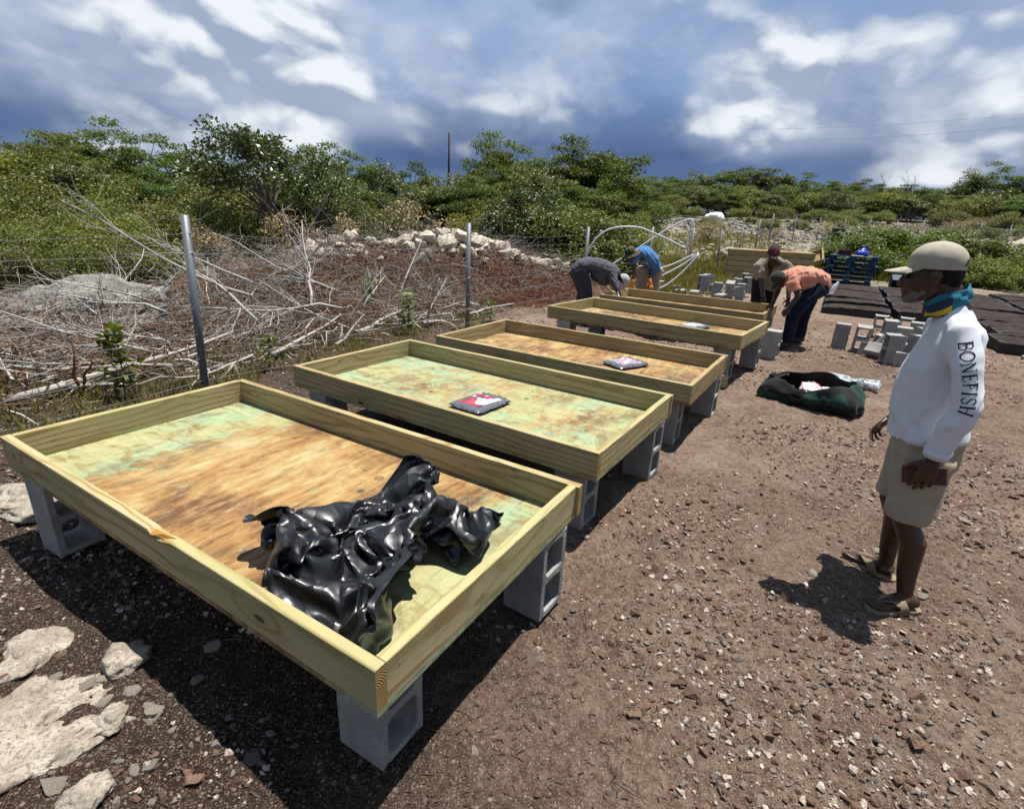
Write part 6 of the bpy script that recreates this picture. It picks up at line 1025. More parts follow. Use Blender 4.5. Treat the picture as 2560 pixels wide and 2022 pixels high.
6,-2,0,4,-1,-4,2,0,-6,6,-1,-2,7,-2,1,3,0,5,3,0,6,4,-2,6,7,-3,5,9,-4,4,11,-4,3,6,-3,-10,13,-3,10,21,3,7,15,2,1,9,2,-4,8,2,-4,14,-3,1,10,-3,-1,6,-3,-3,7,-4,-3,10,-6,-1,3,1,-7,-2,3,-7,-5,4,-3,6,0,-6,5,-5,-2,3,-5,-1,5,-5,-4,13,-9,1,4,-3,
16,-8,-3,10,-3,-4,6,0,3,6,9,-1,-2,1,-3,-7,0,-1,-5,6,-2,0,8,-5,2,8,-1,2,6,0,7,8,2,6,17,0,-3,19,-1,-6,15,2,-1,1,3,7,7,-4,-6,13,-2,-4,11,7,-9,11,2,0,10,2,2,3,10,6,-5,12,10,-3,11,7,7,5,4,15,-7,-1,8,-17,-7,8,-9,-1,8,-4,2,5,0,5,5,0,5,1,3,
7,2,5,7,3,4,7,5,2,8,0,10,-2,8,-4,0,8,-4,0,7,-4,0,6,-4,0,7,-2,1,6,-2,0,6,-1,2,6,0,0,2,0,-6,5,-1,-4,7,-2,0,5,-2,2,4,-2,6,4,-1,7,6,-2,7,9,-3,5,8,-8,-4,15,-1,0,13,-1,18,23,2,13,14,0,3,8,-3,-5,7,-2,-4,12,-1,0,7,-3,-2,6,-4,-4,7,-2,-4,12,
0,-5,4,1,-6,0,2,-7,-4,3,-4,5,1,-7,4,-5,-3,3,-4,-4,4,-4,-4,12,-10,-2,-5,-2,17,-7,-2,11,-2,-3,7,1,-2,7,4,0,0,5,-3,-2,-1,2,-6,4,0,-4,10,-8,0,10,-3,0,9,-1,4,7,2,7,14,0,-3,17,0,-6,14,2,1,6,3,5,7,-5,-11,14,-11,-11,18,-1,-7,11,4,-3,7,6,2,
0,11,7,-7,13,11,-3,12,8,5,6,4,12,1,2,12,-12,-3,6,-9,-4,8,-5,1,11,-6,3,3,1,7,1,3,7,2,2,7,5,3,8,-1,12,7,-2,10,-1,9,-4,-1,8,-4,0,7,-3,1,7,-3,0,6,-2,-1,7,-2,-1,6,-1,-1,6,1,3,6,-1,-1,4,-1,-5,5,-2,-2,6,-2,3,6,-4,1,5,-2,6,5,0,8,9,-3,5,10,
-8,-4,18,3,12,16,1,22,21,2,12,12,-3,2,8,-4,-4,7,-3,-3,10,-2,0,6,-2,-5,1,-3,-9,2,-3,-7,14,0,1,7,-2,-2,3,0,-7,-2,3,-6,5,-1,-6,4,-9,-1,4,-4,-5,5,-4,-4,11,-8,-3,-3,-10,11,-6,5,9,-5,0,9,-4,3,7,2,-2,6,5,-1,-1,0,0,-4,1,1,-5,9,-7,2,10,-3,-2,
9,1,2,7,2,5,11,1,1,11,2,-10,15,-1,2,13,1,0,15,-9,-14,15,-11,-19,17,-7,-10,10,3,-1,4,9,4,-6,14,11,-8,15,11,-2,12,6,6,5,2,11,2,1,12,-5,0,9,-6,-2,9,-7,-2,13,-10,4,7,-4,6,2,1,8,0,6,7,-6,22,9,-3,19,8,-2,11,-2,8,-4,0,9,-4,-1,7,-3,0,8,-2,
2,9,2,13,7,-1,3,6,-2,-8,4,-3,-11,7,-1,-1,6,-1,0,4,-2,-5,5,-3,4,6,-3,1,7,-4,1,7,-5,4,9,-4,3,15,1,8,11,7,21,21,1,14,17,0,10,10,-4,0,6,-5,-5,8,-3,-1,9,-2,3,2,-3,-7,-2,-5,-10,5,-2,-6,15,0,2,7,-3,0,8,-2,-3,-3,2,-6,6,-3,-5,4,-9,-1,5,-6,-4,
5,-5,-4,8,-10,-2,7,-9,-2,-2,3,10,-9,4,8,-13,5,4,-1,5,8,4,0,3,7,-1,1,3,-5,-2,5,-4,0,6,-1,2,7,2,2,9,2,1,9,3,1,5,2,-10,16,-2,2,20,-3,-6,17,-11,-15,14,-10,-18,12,-6,-12,8,3,-1,1,11,5,-7,16,11,-9,18,10,1,9,4,9,2,-2,10,-3,-2,10,0,-2,8,2,
1,11,-5,4,13,-9,4,10,-7,5,2,3,8,-3,15,8,-6,21,9,-3,20,8,-2,10,1,8,-4,-3,9,-3,-1,8,-3,0,11,5,23,10,2,15,8,-1,2,7,-5,-9,5,-5,-14,2,-2,-18,6,-2,-3,6,-2,1,6,-4,0,5,-1,6,7,-3,1,8,-4,0,11,-1,5,14,4,11,13,2,14,14,1,10,14,-2,6,8,-4,-1,8,-5,
-3,8,-3,4,9,-2,5,-1,-5,-8,1,-5,-8,8,-3,-2,13,-6,9,6,-5,-1,9,1,-3,-1,4,-8,6,-5,-5,6,-7,-3,5,-2,-5,4,-1,-7,7,-9,-4,5,-7,-6,9,-7,1,-4,3,15,-17,-1,1,-2,2,9,7,-1,0,9,2,-1,2,4,3,2,-6,3,0,3,6,5,2,5,7,2,2,8,2,1,5,3,-9,18,-4,1,19,-5,-12,14,
-9,-14,8,-5,-12,6,-1,-8,7,2,-5,2,10,3,-4,15,8,-8,16,9,3,9,2,9,0,-3,9,0,-2,7,6,2,5,5,4,11,-3,4,12,-7,3,10,-3,4,4,5,6,1,9,8,-1,14,8,-1,17,8,3,17,20,5,-9,-18,8,-5,-7,11,2,13,12,4,21,10,3,14,9,-2,4,8,-6,-8,7,-6,-13,4,-3,-17,2,-1,-16,5,
-3,-3,9,1,9,6,2,11,7,-2,3,7,-3,-1,10,0,4,10,0,8,11,1,4,11,-2,1,12,-3,5,10,-4,1,8,-4,1,9,-3,6,8,-4,5,3,-6,-5,2,-6,-6,5,-8,5,9,-12,8,8,-1,0,8,2,-5,6,3,-8,5,-3,-5,4,-2,-7,2,3,-10,1,3,-11,7,-7,-5,8,-6,-5,10,-8,-1,10,-11,8,-11,1,12,-7,5,
2,1,7,5,8,-2,-4,5,-4,-1,3,-3,5,1,-2,6,4,2,6,3,5,4,3,4,6,9,-1,0,13,-4,-11,18,-7,-14,11,-5,-10,8,2,-3,-1,1,-7,4,1,-6,4,5,-4,1,12,5,-5,13,7,4,10,0,4,6,0,4,7,4,2,8,7,4,7,6,8,0,4,12,-3,1,10,-1,3,6,4,3,7,3,5,5,6,6,3,12,8,4,15,17,6,-7,-15,
8,-4,-5,11,1,10,11,4,17,11,2,12,9,-3,4,9,-7,-8,8,-7,-12,5,-4,-15,4,-2,-14,4,0,-6,8,2,-1,8,-1,5,4,4,9,7,0,6,8,0,5,9,-1,1,9,-2,-5,10,-4,-2,10,-2,4,9,-4,3,8,-5,2,9,-5,5,8,-4,3,4,-7,-5,6,-8,-2,5,-10,7,4,-12,12,8,-4,2,7,2,-6,6,5,-11,4,1,
-7,6,0,-7,0,2,-10,6,3,-9,6,-4,-7,7,-2,-8,8,-7,-4,11,-10,2,10,-8,7,-2,2,7,-6,6,1,3,3,4,4,-6,0,2,-6,2,1,-2,6,3,1,6,2,4,6,4,5,8,5,3,4,7,-5,-13,15,-8,-15,11,-3,-9,3,3,6,5,7,1,2,4,-7,-3,2,-6,0,5,-4,1,11,1,1,11,5,1,11,5,-1,9,10,-1,9,10,3,
6,7,9,2,2,11,0,1,8,0,4,8,2,4,11,-1,-2,11,2,-1,6,8,5,5,17,22,7,-4,-11,9,-2,-3,11,0,7,10,2,11,10,0,9,9,-3,3,9,-8,-9,9,-8,-13,7,-4,-11,5,-3,-10,3,-1,-9,2,1,-7,8,0,-3,9,3,2,9,3,8,5,2,8,8,0,1,8,-1,-3,8,-3,4,6,-5,7,5,-8,5,10,-3,-2,9,-5,-2,
9,-6,-2,8,-8,-5,6,-9,1,1,-14,9,4,-13,13,8,-6,5,8,1,-6,4,7,-16,3,5,-12,6,0,-6,7,1,-6,7,-6,-4,7,-1,-7,5,4,-9,7,-2,-8,9,-7,-6,9,-7,0,8,-2,4,-3,4,5,-2,2,5,4,-4,8,4,-9,4,-6,1,7,-4,0,7,2,1,13,5,10,3,5,5,-2,9,-2,-8,16,-9,-14,8,-4,-12,5,4,
1,-4,7,11,4,11,1,-2,4,-6,-4,0,-5,0,7,-3,2,8,8,0,12,1,-1,8,10,-1,7,11,3,6,7,9,3,2,10,2,-1,8,1,5,7,0,5,12,-1,-2,12,1,-2,8,5,4,9,17,29,7,0,-8,9,-1,-6,9,-1,1,10,-1,6,9,-2,7,9,-4,1,10,-7,-9,9,-9,-14,7,-5,-8,5,-3,-6,4,-2,-10,0,0,-14,2,0,
-8,8,2,1,9,6,5,10,2,4,8,1,5,3,-4,10,3,-5,11,6,-4,7,6,-7,4,9,-5,-2,9,-6,-5,9,-8,-6,10,-7,-8,7,-11,-1,0,-15,9,4,-13,12,8,-8,7,8,-1,-5,5,8,-17,5,7,-16,6,0,-7,8,-4,-3,8,0,-6,8,1,-9,8,0,-6,3,-9,-8,12,-2,-5,6,4,-6,7,-3,-3,6,-2,4,-1,3,8,5,
-7,9,-2,-1,12,-6,2,10,-7,3,9,-1,1,13,9,7,9,3,8,-5,7,-1,-8,14,-7,-14,4,-5,-15,1,6,-6,0,10,10,-1,12,9,0,8,-5,-6,-2,0,-3,2,-6,4,6,4,1,6,-3,3,8,4,1,5,9,3,6,8,8,3,2,10,3,1,8,1,5,6,0,7,9,0,1,10,1,2,9,2,5,13,6,32,6,3,-8,6,4,-10,8,1,-6,9,-2,
-1,9,-3,3,9,-4,1,10,-8,-8,9,-9,-13,7,-5,-7,6,-4,-5,4,-3,-8,1,-1,-14,2,0,-12,2,-8,2,10,1,3,8,5,4,6,9,8,13,1,8,5,-6,13,-5,-1,8,2,-8,4,4,-8,1,6,-10,-3,9,-9,-6,11,-8,-10,9,-9,-4,3,-14,6,5,-13,10,7,-11,7,8,-2,-3,9,5,-14,5,6,-16,7,1,-11,
7,4,-9,6,4,-12,4,0,-12,10,-1,-6,13,-10,0,16,-6,-2,7,6,-6,2,2,-7,6,-4,-1,2,-2,7,4,-4,14,-5,2,16,-8,5,13,-9,5,9,0,3,12,8,5,9,6,7,-2,7,-1,-6,8,-1,-16,2,-3,-12,-6,2,-2,-5,15,3,1,7,6,3,8,2,-3,-2,-6,-5,-3,-2,3,5,-3,5,4,-7,6,6,-2,5,6,5,2,
5,10,7,5,6,8,3,4,6,1,7,7,1,6,8,0,1,10,0,2,9,3,5,12,-6,15,8,2,-6,4,9,-5,5,7,-8,7,5,-9,10,-4,-2,9,-4,0,10,-6,-6,8,-10,-12,7,-6,-11,5,-4,-6,4,-4,-3,3,-1,-9,2,1,-11,4,-6,-4,1,-5,6,9,0,6,11,4,9,11,7,10,9,4,6,-7,-5,5,3,-7,1,0,-6,6,1,-10,
3,4,-11,-2,8,-12,-9,9,-10,-7,6,-11,-1,6,-12,3,9,-8,5,7,-5,0,10,1,-9,8,4,-14,5,3,-13,3,5,-16,3,0,-18,5,-8,-12,8,4,-7,18,-4,-2,22,0,5,13,3,1,5,-3,-6,3,2,-7,4,-6,4,0,-1,16,-9,5,21,-7,4,17,-11,10,8,0,2,10,6,5,7,8,5,1,4,3,-8,3,0,-15,0,1,
-7,-9,2,3,-5,9,-2,0,4,-4,4,5,0,3,2,-4,-3,-4,-3,0,0,-6,8,6,-10,9,7,-7,7,7,0,5,5,10,3,5,13,5,2,13,6,2,7,8,1,3,9,-1,0,10,0,-1,11,0,1,8,5,6,9,-3,-3,8,3,-6,3,9,-4,7,8,-12,8,5,-10,9,-5,2,9,-4,-4,8,-9,-11,3,-5,-18,4,-6,-9,6,-4,0,5,-4,0,4,
0,-7,7,-1,-5,-3,-4,6,6,-2,10,10,2,12,10,7,8,8,0,5,-7,-4,0,2,-7,-4,6,-6,-1,-1,-5,6,1,-10,3,4,-12,-3,5,-12,-5,7,-12,-4,8,-9,-2,8,-8,-1,9,-3,-1,8,-2,-8,7,1,-13,3,1,-12,2,1,-17,3,-3,-20,5,-3,-15,6,-1,-9,17,0,-5,25,-3,4,15,9,5,10,1,-3,8,
3,4,5,-4,5,-6,-2,16,-15,5,17,-1,7,16,-1,-1,9,1,6,6,-3,9,2,3,7,3,4,4,-6,3,0,-10,-1,4,-6,2,6,-6,-6,5,1,-5,0,-6,-4,0,-6,4,2,-4,0,-2,-5,3,1,-8,7,6,-7,9,7,-5,8,7,-2,8,5,7,4,4,14,4,3,13,7,2,7,9,0,0,8,-2,1,10,-1,-2,11,-1,-3,3,8,-6,10,-2,5,
11,-3,0,6,2,-11,6,11,-12,7,11,-9,9,-5,-4,9,-2,0,7,-9,-9,1,-4,-21,2,-5,-12,6,-5,2,6,-4,2,6,-5,1,7,1,-3,4,-6,0,3,2,11,6,7,17,6,-1,13,6,-2,3,-1,-6,-5,-2,-3,-14,0,-6,-8,6,-6,2,3,-6,4,3,-9,7,1,-12,5,6,-12,0,7,-7,-7,8,-9,-7,6,-8,-9,6,-9,
-9,7,-6,-11,2,6,-11,3,0,-15,3,-1,-20,4,0,-16,4,4,-12,13,6,1,24,-3,1,23,-4,-2,13,9,10,5,-10,11,1,3,10,-4,11,12,-7,3,16,-9,0,9,3,2,7,3,4,-2,6,7,0,-7,5,3,-1,7,-1,5,6,-5,6,6,-3,2,5,-7,-2,2,-7,-13,3,-5,-2,0,-12,0,-2,-8,6,4,-5,2,0,-7,7,3,
-2,7,6,1,8,7,0,10,5,2,7,5,7,8,4,8,9,2,2,8,-1,2,7,-2,4,7,-3,2,11,0,-1,4,8,-2,10,-2,4,11,-1,0,10,0,-7,10,7,-15,4,9,-10,6,-3,-7,10,-3,3,7,-8,-7,-1,-2,-19,3,-5,-8,5,-4,4,5,-6,3,5,-6,0,6,-4,-3,4,0,-7,7,-2,8,6,7,18,5,3,14,7,-3,4,-1,-9,-4,
-5,-7,-14,-1,-2,-15,-5,-7,3,3,-7,4,10,-6,3,8,-8,9,2,-9,11,7,-10,-4,9,-8,-12,9,-7,-14,7,-7,-15,-4,-8,-16,-2,-7,-13,2,0,-16,3,1,-18,4,2,-16,4,16,1,9,3,7,24,0,-1,26,-5,-5,32,0,2,-4,-2,24,-12,-1,14,-3,8,16,-4,11,7,0,2,7,-1,-2,7,2,5,0,3,
1,-11,-2,7,-3,-2,7,1,6,2,-6,-2,7,4,3,9,-1,1,4,-6,3,1,-15,-3,2,-14,-9,3,-8,4,2,-8,5,3,-3,7,0,0,3,4,9,8,6,4,11,6,-2,11,6,-4,13,5,-2,11,3,-2,8,0,3,4,-4,11,5,-2,9,9,-1,3,2,7,-10,10,-3,5,10,-3,-1,11,7,-3,12,8,-11,9,-2,-8,3,0,-9,5,-6,-3,
11,-4,-1,1,-2,-12,3,-5,-1,1,-5,7,5,-4,0,7,-7,-8,-2,-2,-10,7,1,-2,8,-7,-1,8,5,19,6,3,15,4,-4,3,-2,-9,-4,0,-9,-10,-2,2,-10,-3,-6,-3,-1,-8,1,2,-8,2,7,-9,6,8,-6,9,11,-3,3,8,-8,-11,9,-7,-19,2,-8,-23,-7,-8,-18,-7,-7,-13,3,-2,-17,6,8,-11,
11,1,7,-3,9,-7,11,2,-3,20,5,8,26,-6,-7,35,-1,0,5,-2,32,-20,4,17,-9,-1,18,-1,8,6,-2,5,-3,2,5,3,2,4,-1,2,2,-8,-1,1,-9,3,5,-6,0,9,3,-6,2,6,3,9,2,2,-1,-8,7,11,-13,3,5,-18,-7,3,-11,0,-2,-10,6,3,-1,7,2,6,3,4,12,6,4,8,10,6,0,13,7,-7,15,8,
-10,14,5,-8,8,-1,2,4,-4,11,5,-3,11,7,-1,7,2,6,-12,11,-2,6,10,0,1,10,5,-5,11,4,-10,9,1,-2,7,-7,1,4,1,-7,5,-2,-7,8,-3,0,2,-5,3,0,-5,6,6,-5,-6,5,-5,-16,-3,-2,-14,3,-4,-6,10,-5,3,9,3,18,8,-2,14,0,-5,1,-3,-9,-4,6,-2,-1,0,-1,-5,0,-2,-5,-2,
-10,0,-6,-12,-5,7,-7,-2,10,-3,7,10,-1,6,11,-6,-8,6,-7,-19,-3,-9,-25,-10,-8,-16,-7,-8,-16,7,3,-15,8,1,9,11,2,3,1,9,-7,11,5,-7,21,-2,0,27,-1,3,29,0,-2,10,-2,26,-16,5,18,-18,-6,11,2,8,6,4,4,-1,-6,3,-1,-6,5,1,1,9,-2,-2,2,-7,3,2,-9,1,9,
3,-2,5,5,-2,3,6,5,5,-4,7,9,-16,6,6,-17,5,0,-12,-7,2,-2,3,3,-5,9,2,2,6,4,9,3,5,10,9,5,5,11,5,-1,15,7,-8,13,5,-9,9,1,-1,6,-2,7,6,-2,8,7,0,7,2,8,-8,11,-3,5,10,-2,-2,11,1,-7,8,5,-7,11,-3,2,10,0,12,1,-8,3,4,-4,-6,0,9,-3,7,-4,0,6,-4,-3,8,
-5,-9,2,-3,-19,-5,-1,-14,3,-4,-5,9,-5,2,13,-4,14,4,-7,13,0,-5,1,5,-3,8,-3,-1,-1,-3,-3,-7,1,-1,-5,3,-12,-2,-9,-14,-9,10,-6,-6,9,0,5,10,2,6,12,-5,-5,3,-8,-19,-5,-8,-23,-9,-9,-15,-9,-8,-14,10,3,-10,9,1,8,10,2,5,10,5,-3,14,4,-6,20,3,-2,
26,0,-3,22,-1,1,11,-2,14,-14,4,11,-17,-5,11,-11,1,7,8,3,1,0,9,0,-13,1,1,-8,8,5,-1,10,0,0,-1,-10,2,7,4,1,6,0,0,3,6,5,7,-3,9,8,-16,6,4,-16,9,-1,-1,0,6,-3,2,4,-4,5,5,-3,8,3,3,3,7,9,6,4,9,9,2,8,11,3,0,14,4,-7,10,2,-4,7,0,2,6,0,5,7,1,6,

]
_D = np.array(SHEET).reshape(70, 72, 3)
_D[:, 0] = np.cumsum(_D[:, 0], 0); _S = np.cumsum(_D, 1).reshape(-1, 3)*0.0015; _S = (_S-np.array([1.03, -.47, 0]))*np.array([.96, .98, .80])+np.array([1.00, -.475, .0])
_K = _S.reshape(70, 72, 3); _M = _K.copy()
for _ in range(5): _M[1:-1, 1:-1] = (_M[:-2, 1:-1]+_M[2:, 1:-1]+_M[1:-1, :-2]+_M[1:-1, 2:])/4
_K = _K+.75*(_K-_M); _K[..., 2] = np.maximum(_K[..., 2], .004); _K[..., 0] = np.minimum(_K[..., 0], 1.176); _K[..., 1] = np.maximum(_K[..., 1], -.566); _S = _K.reshape(-1, 3)      # crisper folds
ii = (np.arange(69)[:, None]*72+np.arange(71)[None]).ravel()
g = G('black_polythene', .30, .55); _o = g.obj(); g.col(g.mix(g.noise(_o, 8, 4), (.006, .007, .009), (.012, .013, .017))); _rn = g.n('ShaderNodeTexNoise', noise_type='RIDGED_MULTIFRACTAL'); g.L(_o, _rn.inputs['Vector']); _rn.inputs['Scale'].default_value = 5.5; _rn.inputs['Detail'].default_value = 2.5; _rn.inputs['Roughness'].default_value = .45
g.set('Roughness', g.ss(g.noise(_o, 14, 4), .3, .7, .30, .44)); g.bump(g.m('ADD', g.m('MULTIPLY', _rn.outputs[0], .6), g.m('MULTIPLY', g.vor(g.vm('ADD', _o, g.vm('MULTIPLY', g.noise(_o, 4, 3, .5, 0, True), (.12, .12, .12))), 11), 1.6)), .55, .024); POLY = g.mat
sh = link('plastic_sheet', mesh_np('plastic_sheet', _S, np.stack([ii, ii+1, ii+73, ii+72], -1), [POLY], True)); sh.matrix_world = bed_roots[0].matrix_basis @ Matrix.Translation((0, 0, PT+.001)); sh.modifiers.new('u', 'SUBSURF').render_levels = 1; sh.data.set_sharp_from_angle(angle=R(50))
tag(sh, 'crumpled shiny black plastic sheet lying in the nearest platform tray', 'plastic sheet')

# ------------------------------------------------------------------ wrapped packets in the trays
def m_packet(name, seed, red=1.0):
    g = G(name, .22, .5); o = g.vm('ADD', g.obj(), (seed*1.3, seed*.7, 0.0)); s = g.sep(g.obj())
    v = g.n('ShaderNodeTexVoronoi', distance='CHEBYCHEV'); g.L(g.vm('MULTIPLY', o, (1, 1.3, .01)), v.inputs['Vector']); v.inputs['Scale'].default_value = 13
    r = g.sep(v.outputs[1])[0]
    art = g.mix(g.ss(r, .38, .40), (.36, .035, .06), (.62, .60, .60)); art = g.mix(g.ss(r, .66, .68), art, (.05, .055, .07)); art = g.mix(g.ss(r, .84, .86), art, (.50, .07, .10)); art = g.mix(1-red, art, (.52, .50, .58))
    inside = g.m('MULTIPLY', g.m('LESS_THAN', g.m('ABSOLUTE', g.m('ADD', s[0], .01)), .118), g.m('LESS_THAN', g.m('ABSOLUTE', s[1]), .098))
    g.col(g.mix(inside, (.11, .115, .135), art)); n = g.noise(o, 26, 5, .6, .6); g.bump(n, .28, .012); return g.mat
def pillow(name, L_, W_, H_, mat, seed, wr=.006):
    """a soft wrapped pack: rounded slab with crimped ends and puckers"""
    nx_, ny_ = 30, 22; V, F = [], []
    for sgn in (1, -1):
        for j in range(ny_+1):
            for i in range(nx_+1):
                u, v = 2*i/nx_-1, 2*j/ny_-1; e = (1-abs(u)**6)*(1-abs(v)**7); z = H_/2*max(0, e)**.5*(1 if sgn > 0 else .92); x = L_/2*u*(1-.03*v*v); y = W_/2*v*(1-.025*u*u)
                w = float(fbm(u*4+seed*3, v*4+seed, 3))*wr*2+float(vnoise(u*9+seed, v*9))*wr*.8; V.append((x+w*.6, y+w*.6, H_/2+sgn*z+(w if sgn > 0 else 0)))
    n1 = (nx_+1)*(ny_+1)
    for j in range(ny_):
        for i in range(nx_): q = j*(nx_+1)+i; F += [(q, q+1, q+nx_+2, q+nx_+1), (n1+q, n1+q+nx_+1, n1+q+nx_+2, n1+q+1)]
    mb = MB(); mb.add(V, F); me = mb.mesh(name, mat, True); bm = bmesh.new(); bm.from_mesh(me); bmesh.ops.remove_doubles(bm, verts=bm.verts, dist=.0008); bm.to_mesh(me); bm.free(); me.polygons.foreach_set('use_smooth', [True]*len(me.polygons)); return me
for bi, (x, y, az, l, seed, red) in enumerate([(-.215, 3.42, .92, 'clear wrapped packet with red print lying in the second platform', 1, 1.0), (1.03, 4.72, -1.0+pi/2, 'grey wrapped packet with faded red print in the third platform', 2, .45), (2.23, 6.58, -.9+pi/2, 'pale wrapped packet lying in the fourth platform', 3, .12)]):
    z = bed_roots[bi+1].location.z + PT + .0015; o = link('wrapped_packet', pillow('wrapped_packet', .37, .27, .042, m_packet('packet_print', seed, red), seed), None, (x, y, z), (0, 0, az)); tag(o, l, 'packet', 'wrapped packets in the trays')

# ------------------------------------------------------------------ loose blocks and two heaps of blocks
def fragment_mesh():
    mb = MB(); mb.box((0, -.079, .1), (.19, .032, .2)); mb.box((0, .079, .085), (.19, .032, .17)); mb.box((0, 0, .016), (.19, .126, .032)); me = mb.mesh('concrete_block', CONC)
    for v in me.vertices: v.co += Vector((random.uniform(-1, 1), random.uniform(-1, 1), random.uniform(-1, 1)))*.012
    bevel_mesh(me, .004); return me
def chunk_mesh():
    V = [(0, -.095, 0), (.19, -.095, 0), (.19, .095, 0), (0, .095, 0), (.02, -.09, .17), (.15, -.09, .05), (.17, .09, .10), (.03, .09, .19)]; mb = MB(); mb.add(V, [(0, 3, 2, 1), (0, 1, 5, 4), (1, 2, 6, 5), (2, 3, 7, 6), (3, 0, 4, 7), (4, 5, 6, 7)]); me = mb.mesh('concrete_block', CONC); bevel_mesh(me, .006); return me
FRAG, CHUNK = fragment_mesh(), chunk_mesh()
def blk(me, x, y, rz, label, z=0, rx=0, ry=0, group='concrete blocks in the right heap'):
    o = link('concrete_block', me, None, (x, y, ground_z(x, y)+z-.004), (rx, ry, rz)); return tag(o, label, 'concrete block', group)
S_, H_ = -.56, 1.01
for x, y, rz, l, z, rx, ry, m_ in [(5.22, 7.45, H_, 'block lying on its side in the middle of the right heap, cores up', .095, pi/2, 0, 0), (5.58, 7.0, S_+.6, 'block tipped against its neighbour near the standing man', .05, .5, .2, 0), (5.08, 7.28, .9, 'broken half block lying tilted between the tall front blocks', .10, .6, .3, 1), (5.26, 6.62, .2, 'broken chunk at the foot of the heap by the standing man', 0, .1, .1, 2),
        (5.85, 8.25, S_+.2, 'upright block wedged in the back row of the right heap', 0, .06, 0, 0), (5.55, 8.10, H_-.3, 'block resting on its side behind the leaning open block of the right heap', .10, pi/2+.2, 0, 0), (4.93, 7.15, 2.2, 'small broken wedge leaning on the grooved front block', .02, .7, 0, 1), (5.9, 7.1, H_, 'block stacked near the man with its core toward the picture', .0, .1, .15, 0)]:
    tag(link('concrete_block', (BLOCK, FRAG, CHUNK)[m_], None, (x, y, ground_z(x, y)+z), (rx, ry, rz)), l, 'concrete block', 'concrete blocks in the right heap')
blk(BLOCK, 3.46, 7.03, -.62, 'loose upright block standing right beside the corner of the fourth platform', group='loose concrete blocks'); blk(BLOCK, 4.36, 8.28, -.6, 'loose upright block behind the legs of the man in jeans', group='loose concrete blocks'); blk(BLOCK, 4.80, 8.95, -.6, 'loose upright block farther back behind the man in jeans', group='loose concrete blocks')
blk(BLOCK, 4.84, 7.80, S_-.05, 'upright block with a plain face standing alone at the left of the right heap')
blk(BLOCK, 5.03, 7.62, H_+.02, 'leaning upright block showing one open core, second from the left', 0, .02, -.12)
blk(BLOCK, 6.0, 8.72, H_-.05, 'upright block with a wavy top at the back of the right heap')
blk(BLOCK, 6.32, 8.58, H_-.1, 'upright block with an open core next to the wavy topped one')
blk(BLOCK, 5.0, 6.90, S_+.35, 'upright block with two grooves on top at the front of the right heap'); blk(CHUNK, 4.90, 7.30, .4, 'broken triangular chunk of block at the front of the right heap')
blk(FRAG, 5.06, 7.28, S_+.3, 'broken half block beside the triangular chunk'); blk(FRAG, 5.06, 6.72, S_-.3, 'low broken block at the near edge of the right heap', 0)
blk(BLOCK, 5.35, 6.92, H_+.5, 'upright block half hidden behind the standing man at the near side of the heap'); blk(BLOCK, 6.2, 8.15, S_, 'upright block just left of the standing man, farthest back'); blk(BLOCK, 6.0, 7.72, H_+.2, 'upright block just left of the standing man, in front of the farthest one')
blk(BLOCK, 5.62, 7.62, S_, 'upright block in the middle of the right heap'); blk(BLOCK, 6.35, 7.45, S_+.1, 'block peeping out right of the standing man', 0)
LG = 'concrete blocks in the left heap'
for x, y, rz, l, z, rx, ry, me in [(3.98, 13.4, S_, 'jagged broken block at the left end of the far heap', 0, 0, 0, FRAG), (3.98, 12.95, S_, 'block lying flat at the left front of the far heap', .095, pi/2, 0, BLOCK), (4.25, 12.8, S_+.1, 'second block lying flat at the left front of the far heap', .095, pi/2, 0, BLOCK),
    (4.52, 13.2, S_+.7, 'tall upright block showing its cores in the left part of the far heap', .12, 0, 0, BLOCK), (4.82, 13.75, S_+.8, 'upright block behind the tall one in the far heap', .10, 0, 0, BLOCK), (4.80, 12.95, S_, 'upright block with plain face in the middle of the far heap', -.02, 0, 0, BLOCK),
    (5.05, 12.8, S_+.1, 'block tipped forward in the middle of the far heap', .06, .35, 0, BLOCK), (4.74, 12.35, S_-.1, 'block lying flat at the front middle of the far heap', .11, pi/2, 0, BLOCK), (5.06, 12.3, S_+.2, 'broken block lying at the front middle of the far heap', .18, 0, 0, FRAG),
    (5.30, 12.75, S_, 'upright block leaning left in the right part of the far heap', 0, 0, -.08, BLOCK), (5.50, 13.55, S_, 'block at the back of the far heap, left of the one showing its core', .05, 0, 0, BLOCK), (5.74, 13.45, S_+.8, 'block showing its cores at the back of the far heap', .10, 0, 0, BLOCK),
    (5.66, 12.65, S_+.1, 'upright block at the right end of the far heap', 0, 0, 0, BLOCK), (6.15, 14.6, S_+.7, 'upright block standing farthest back in the far heap', .1, 0, 0, BLOCK), (5.12, 13.9, S_, 'block lying flat at the back of the far heap', .16, pi/2, 0, BLOCK), (6.3, 13.9, S_, 'upright block by the khaki shirt at the back right of the far heap', 0, 0, 0, BLOCK)]:
    blk(me, x, y, rz, l, z, rx, ry, LG)

tag(MB().box((0, 0, .07), (.30, .04, .14)).build('wood_offcut', PINE, None, bevel=.002, loc=(2.17, 5.45, ground_z(2.17, 5.45)-.002), rot=(0, 0, .35)), 'short pine offcut standing on the soil by the right end of the third platform', 'wood offcut')
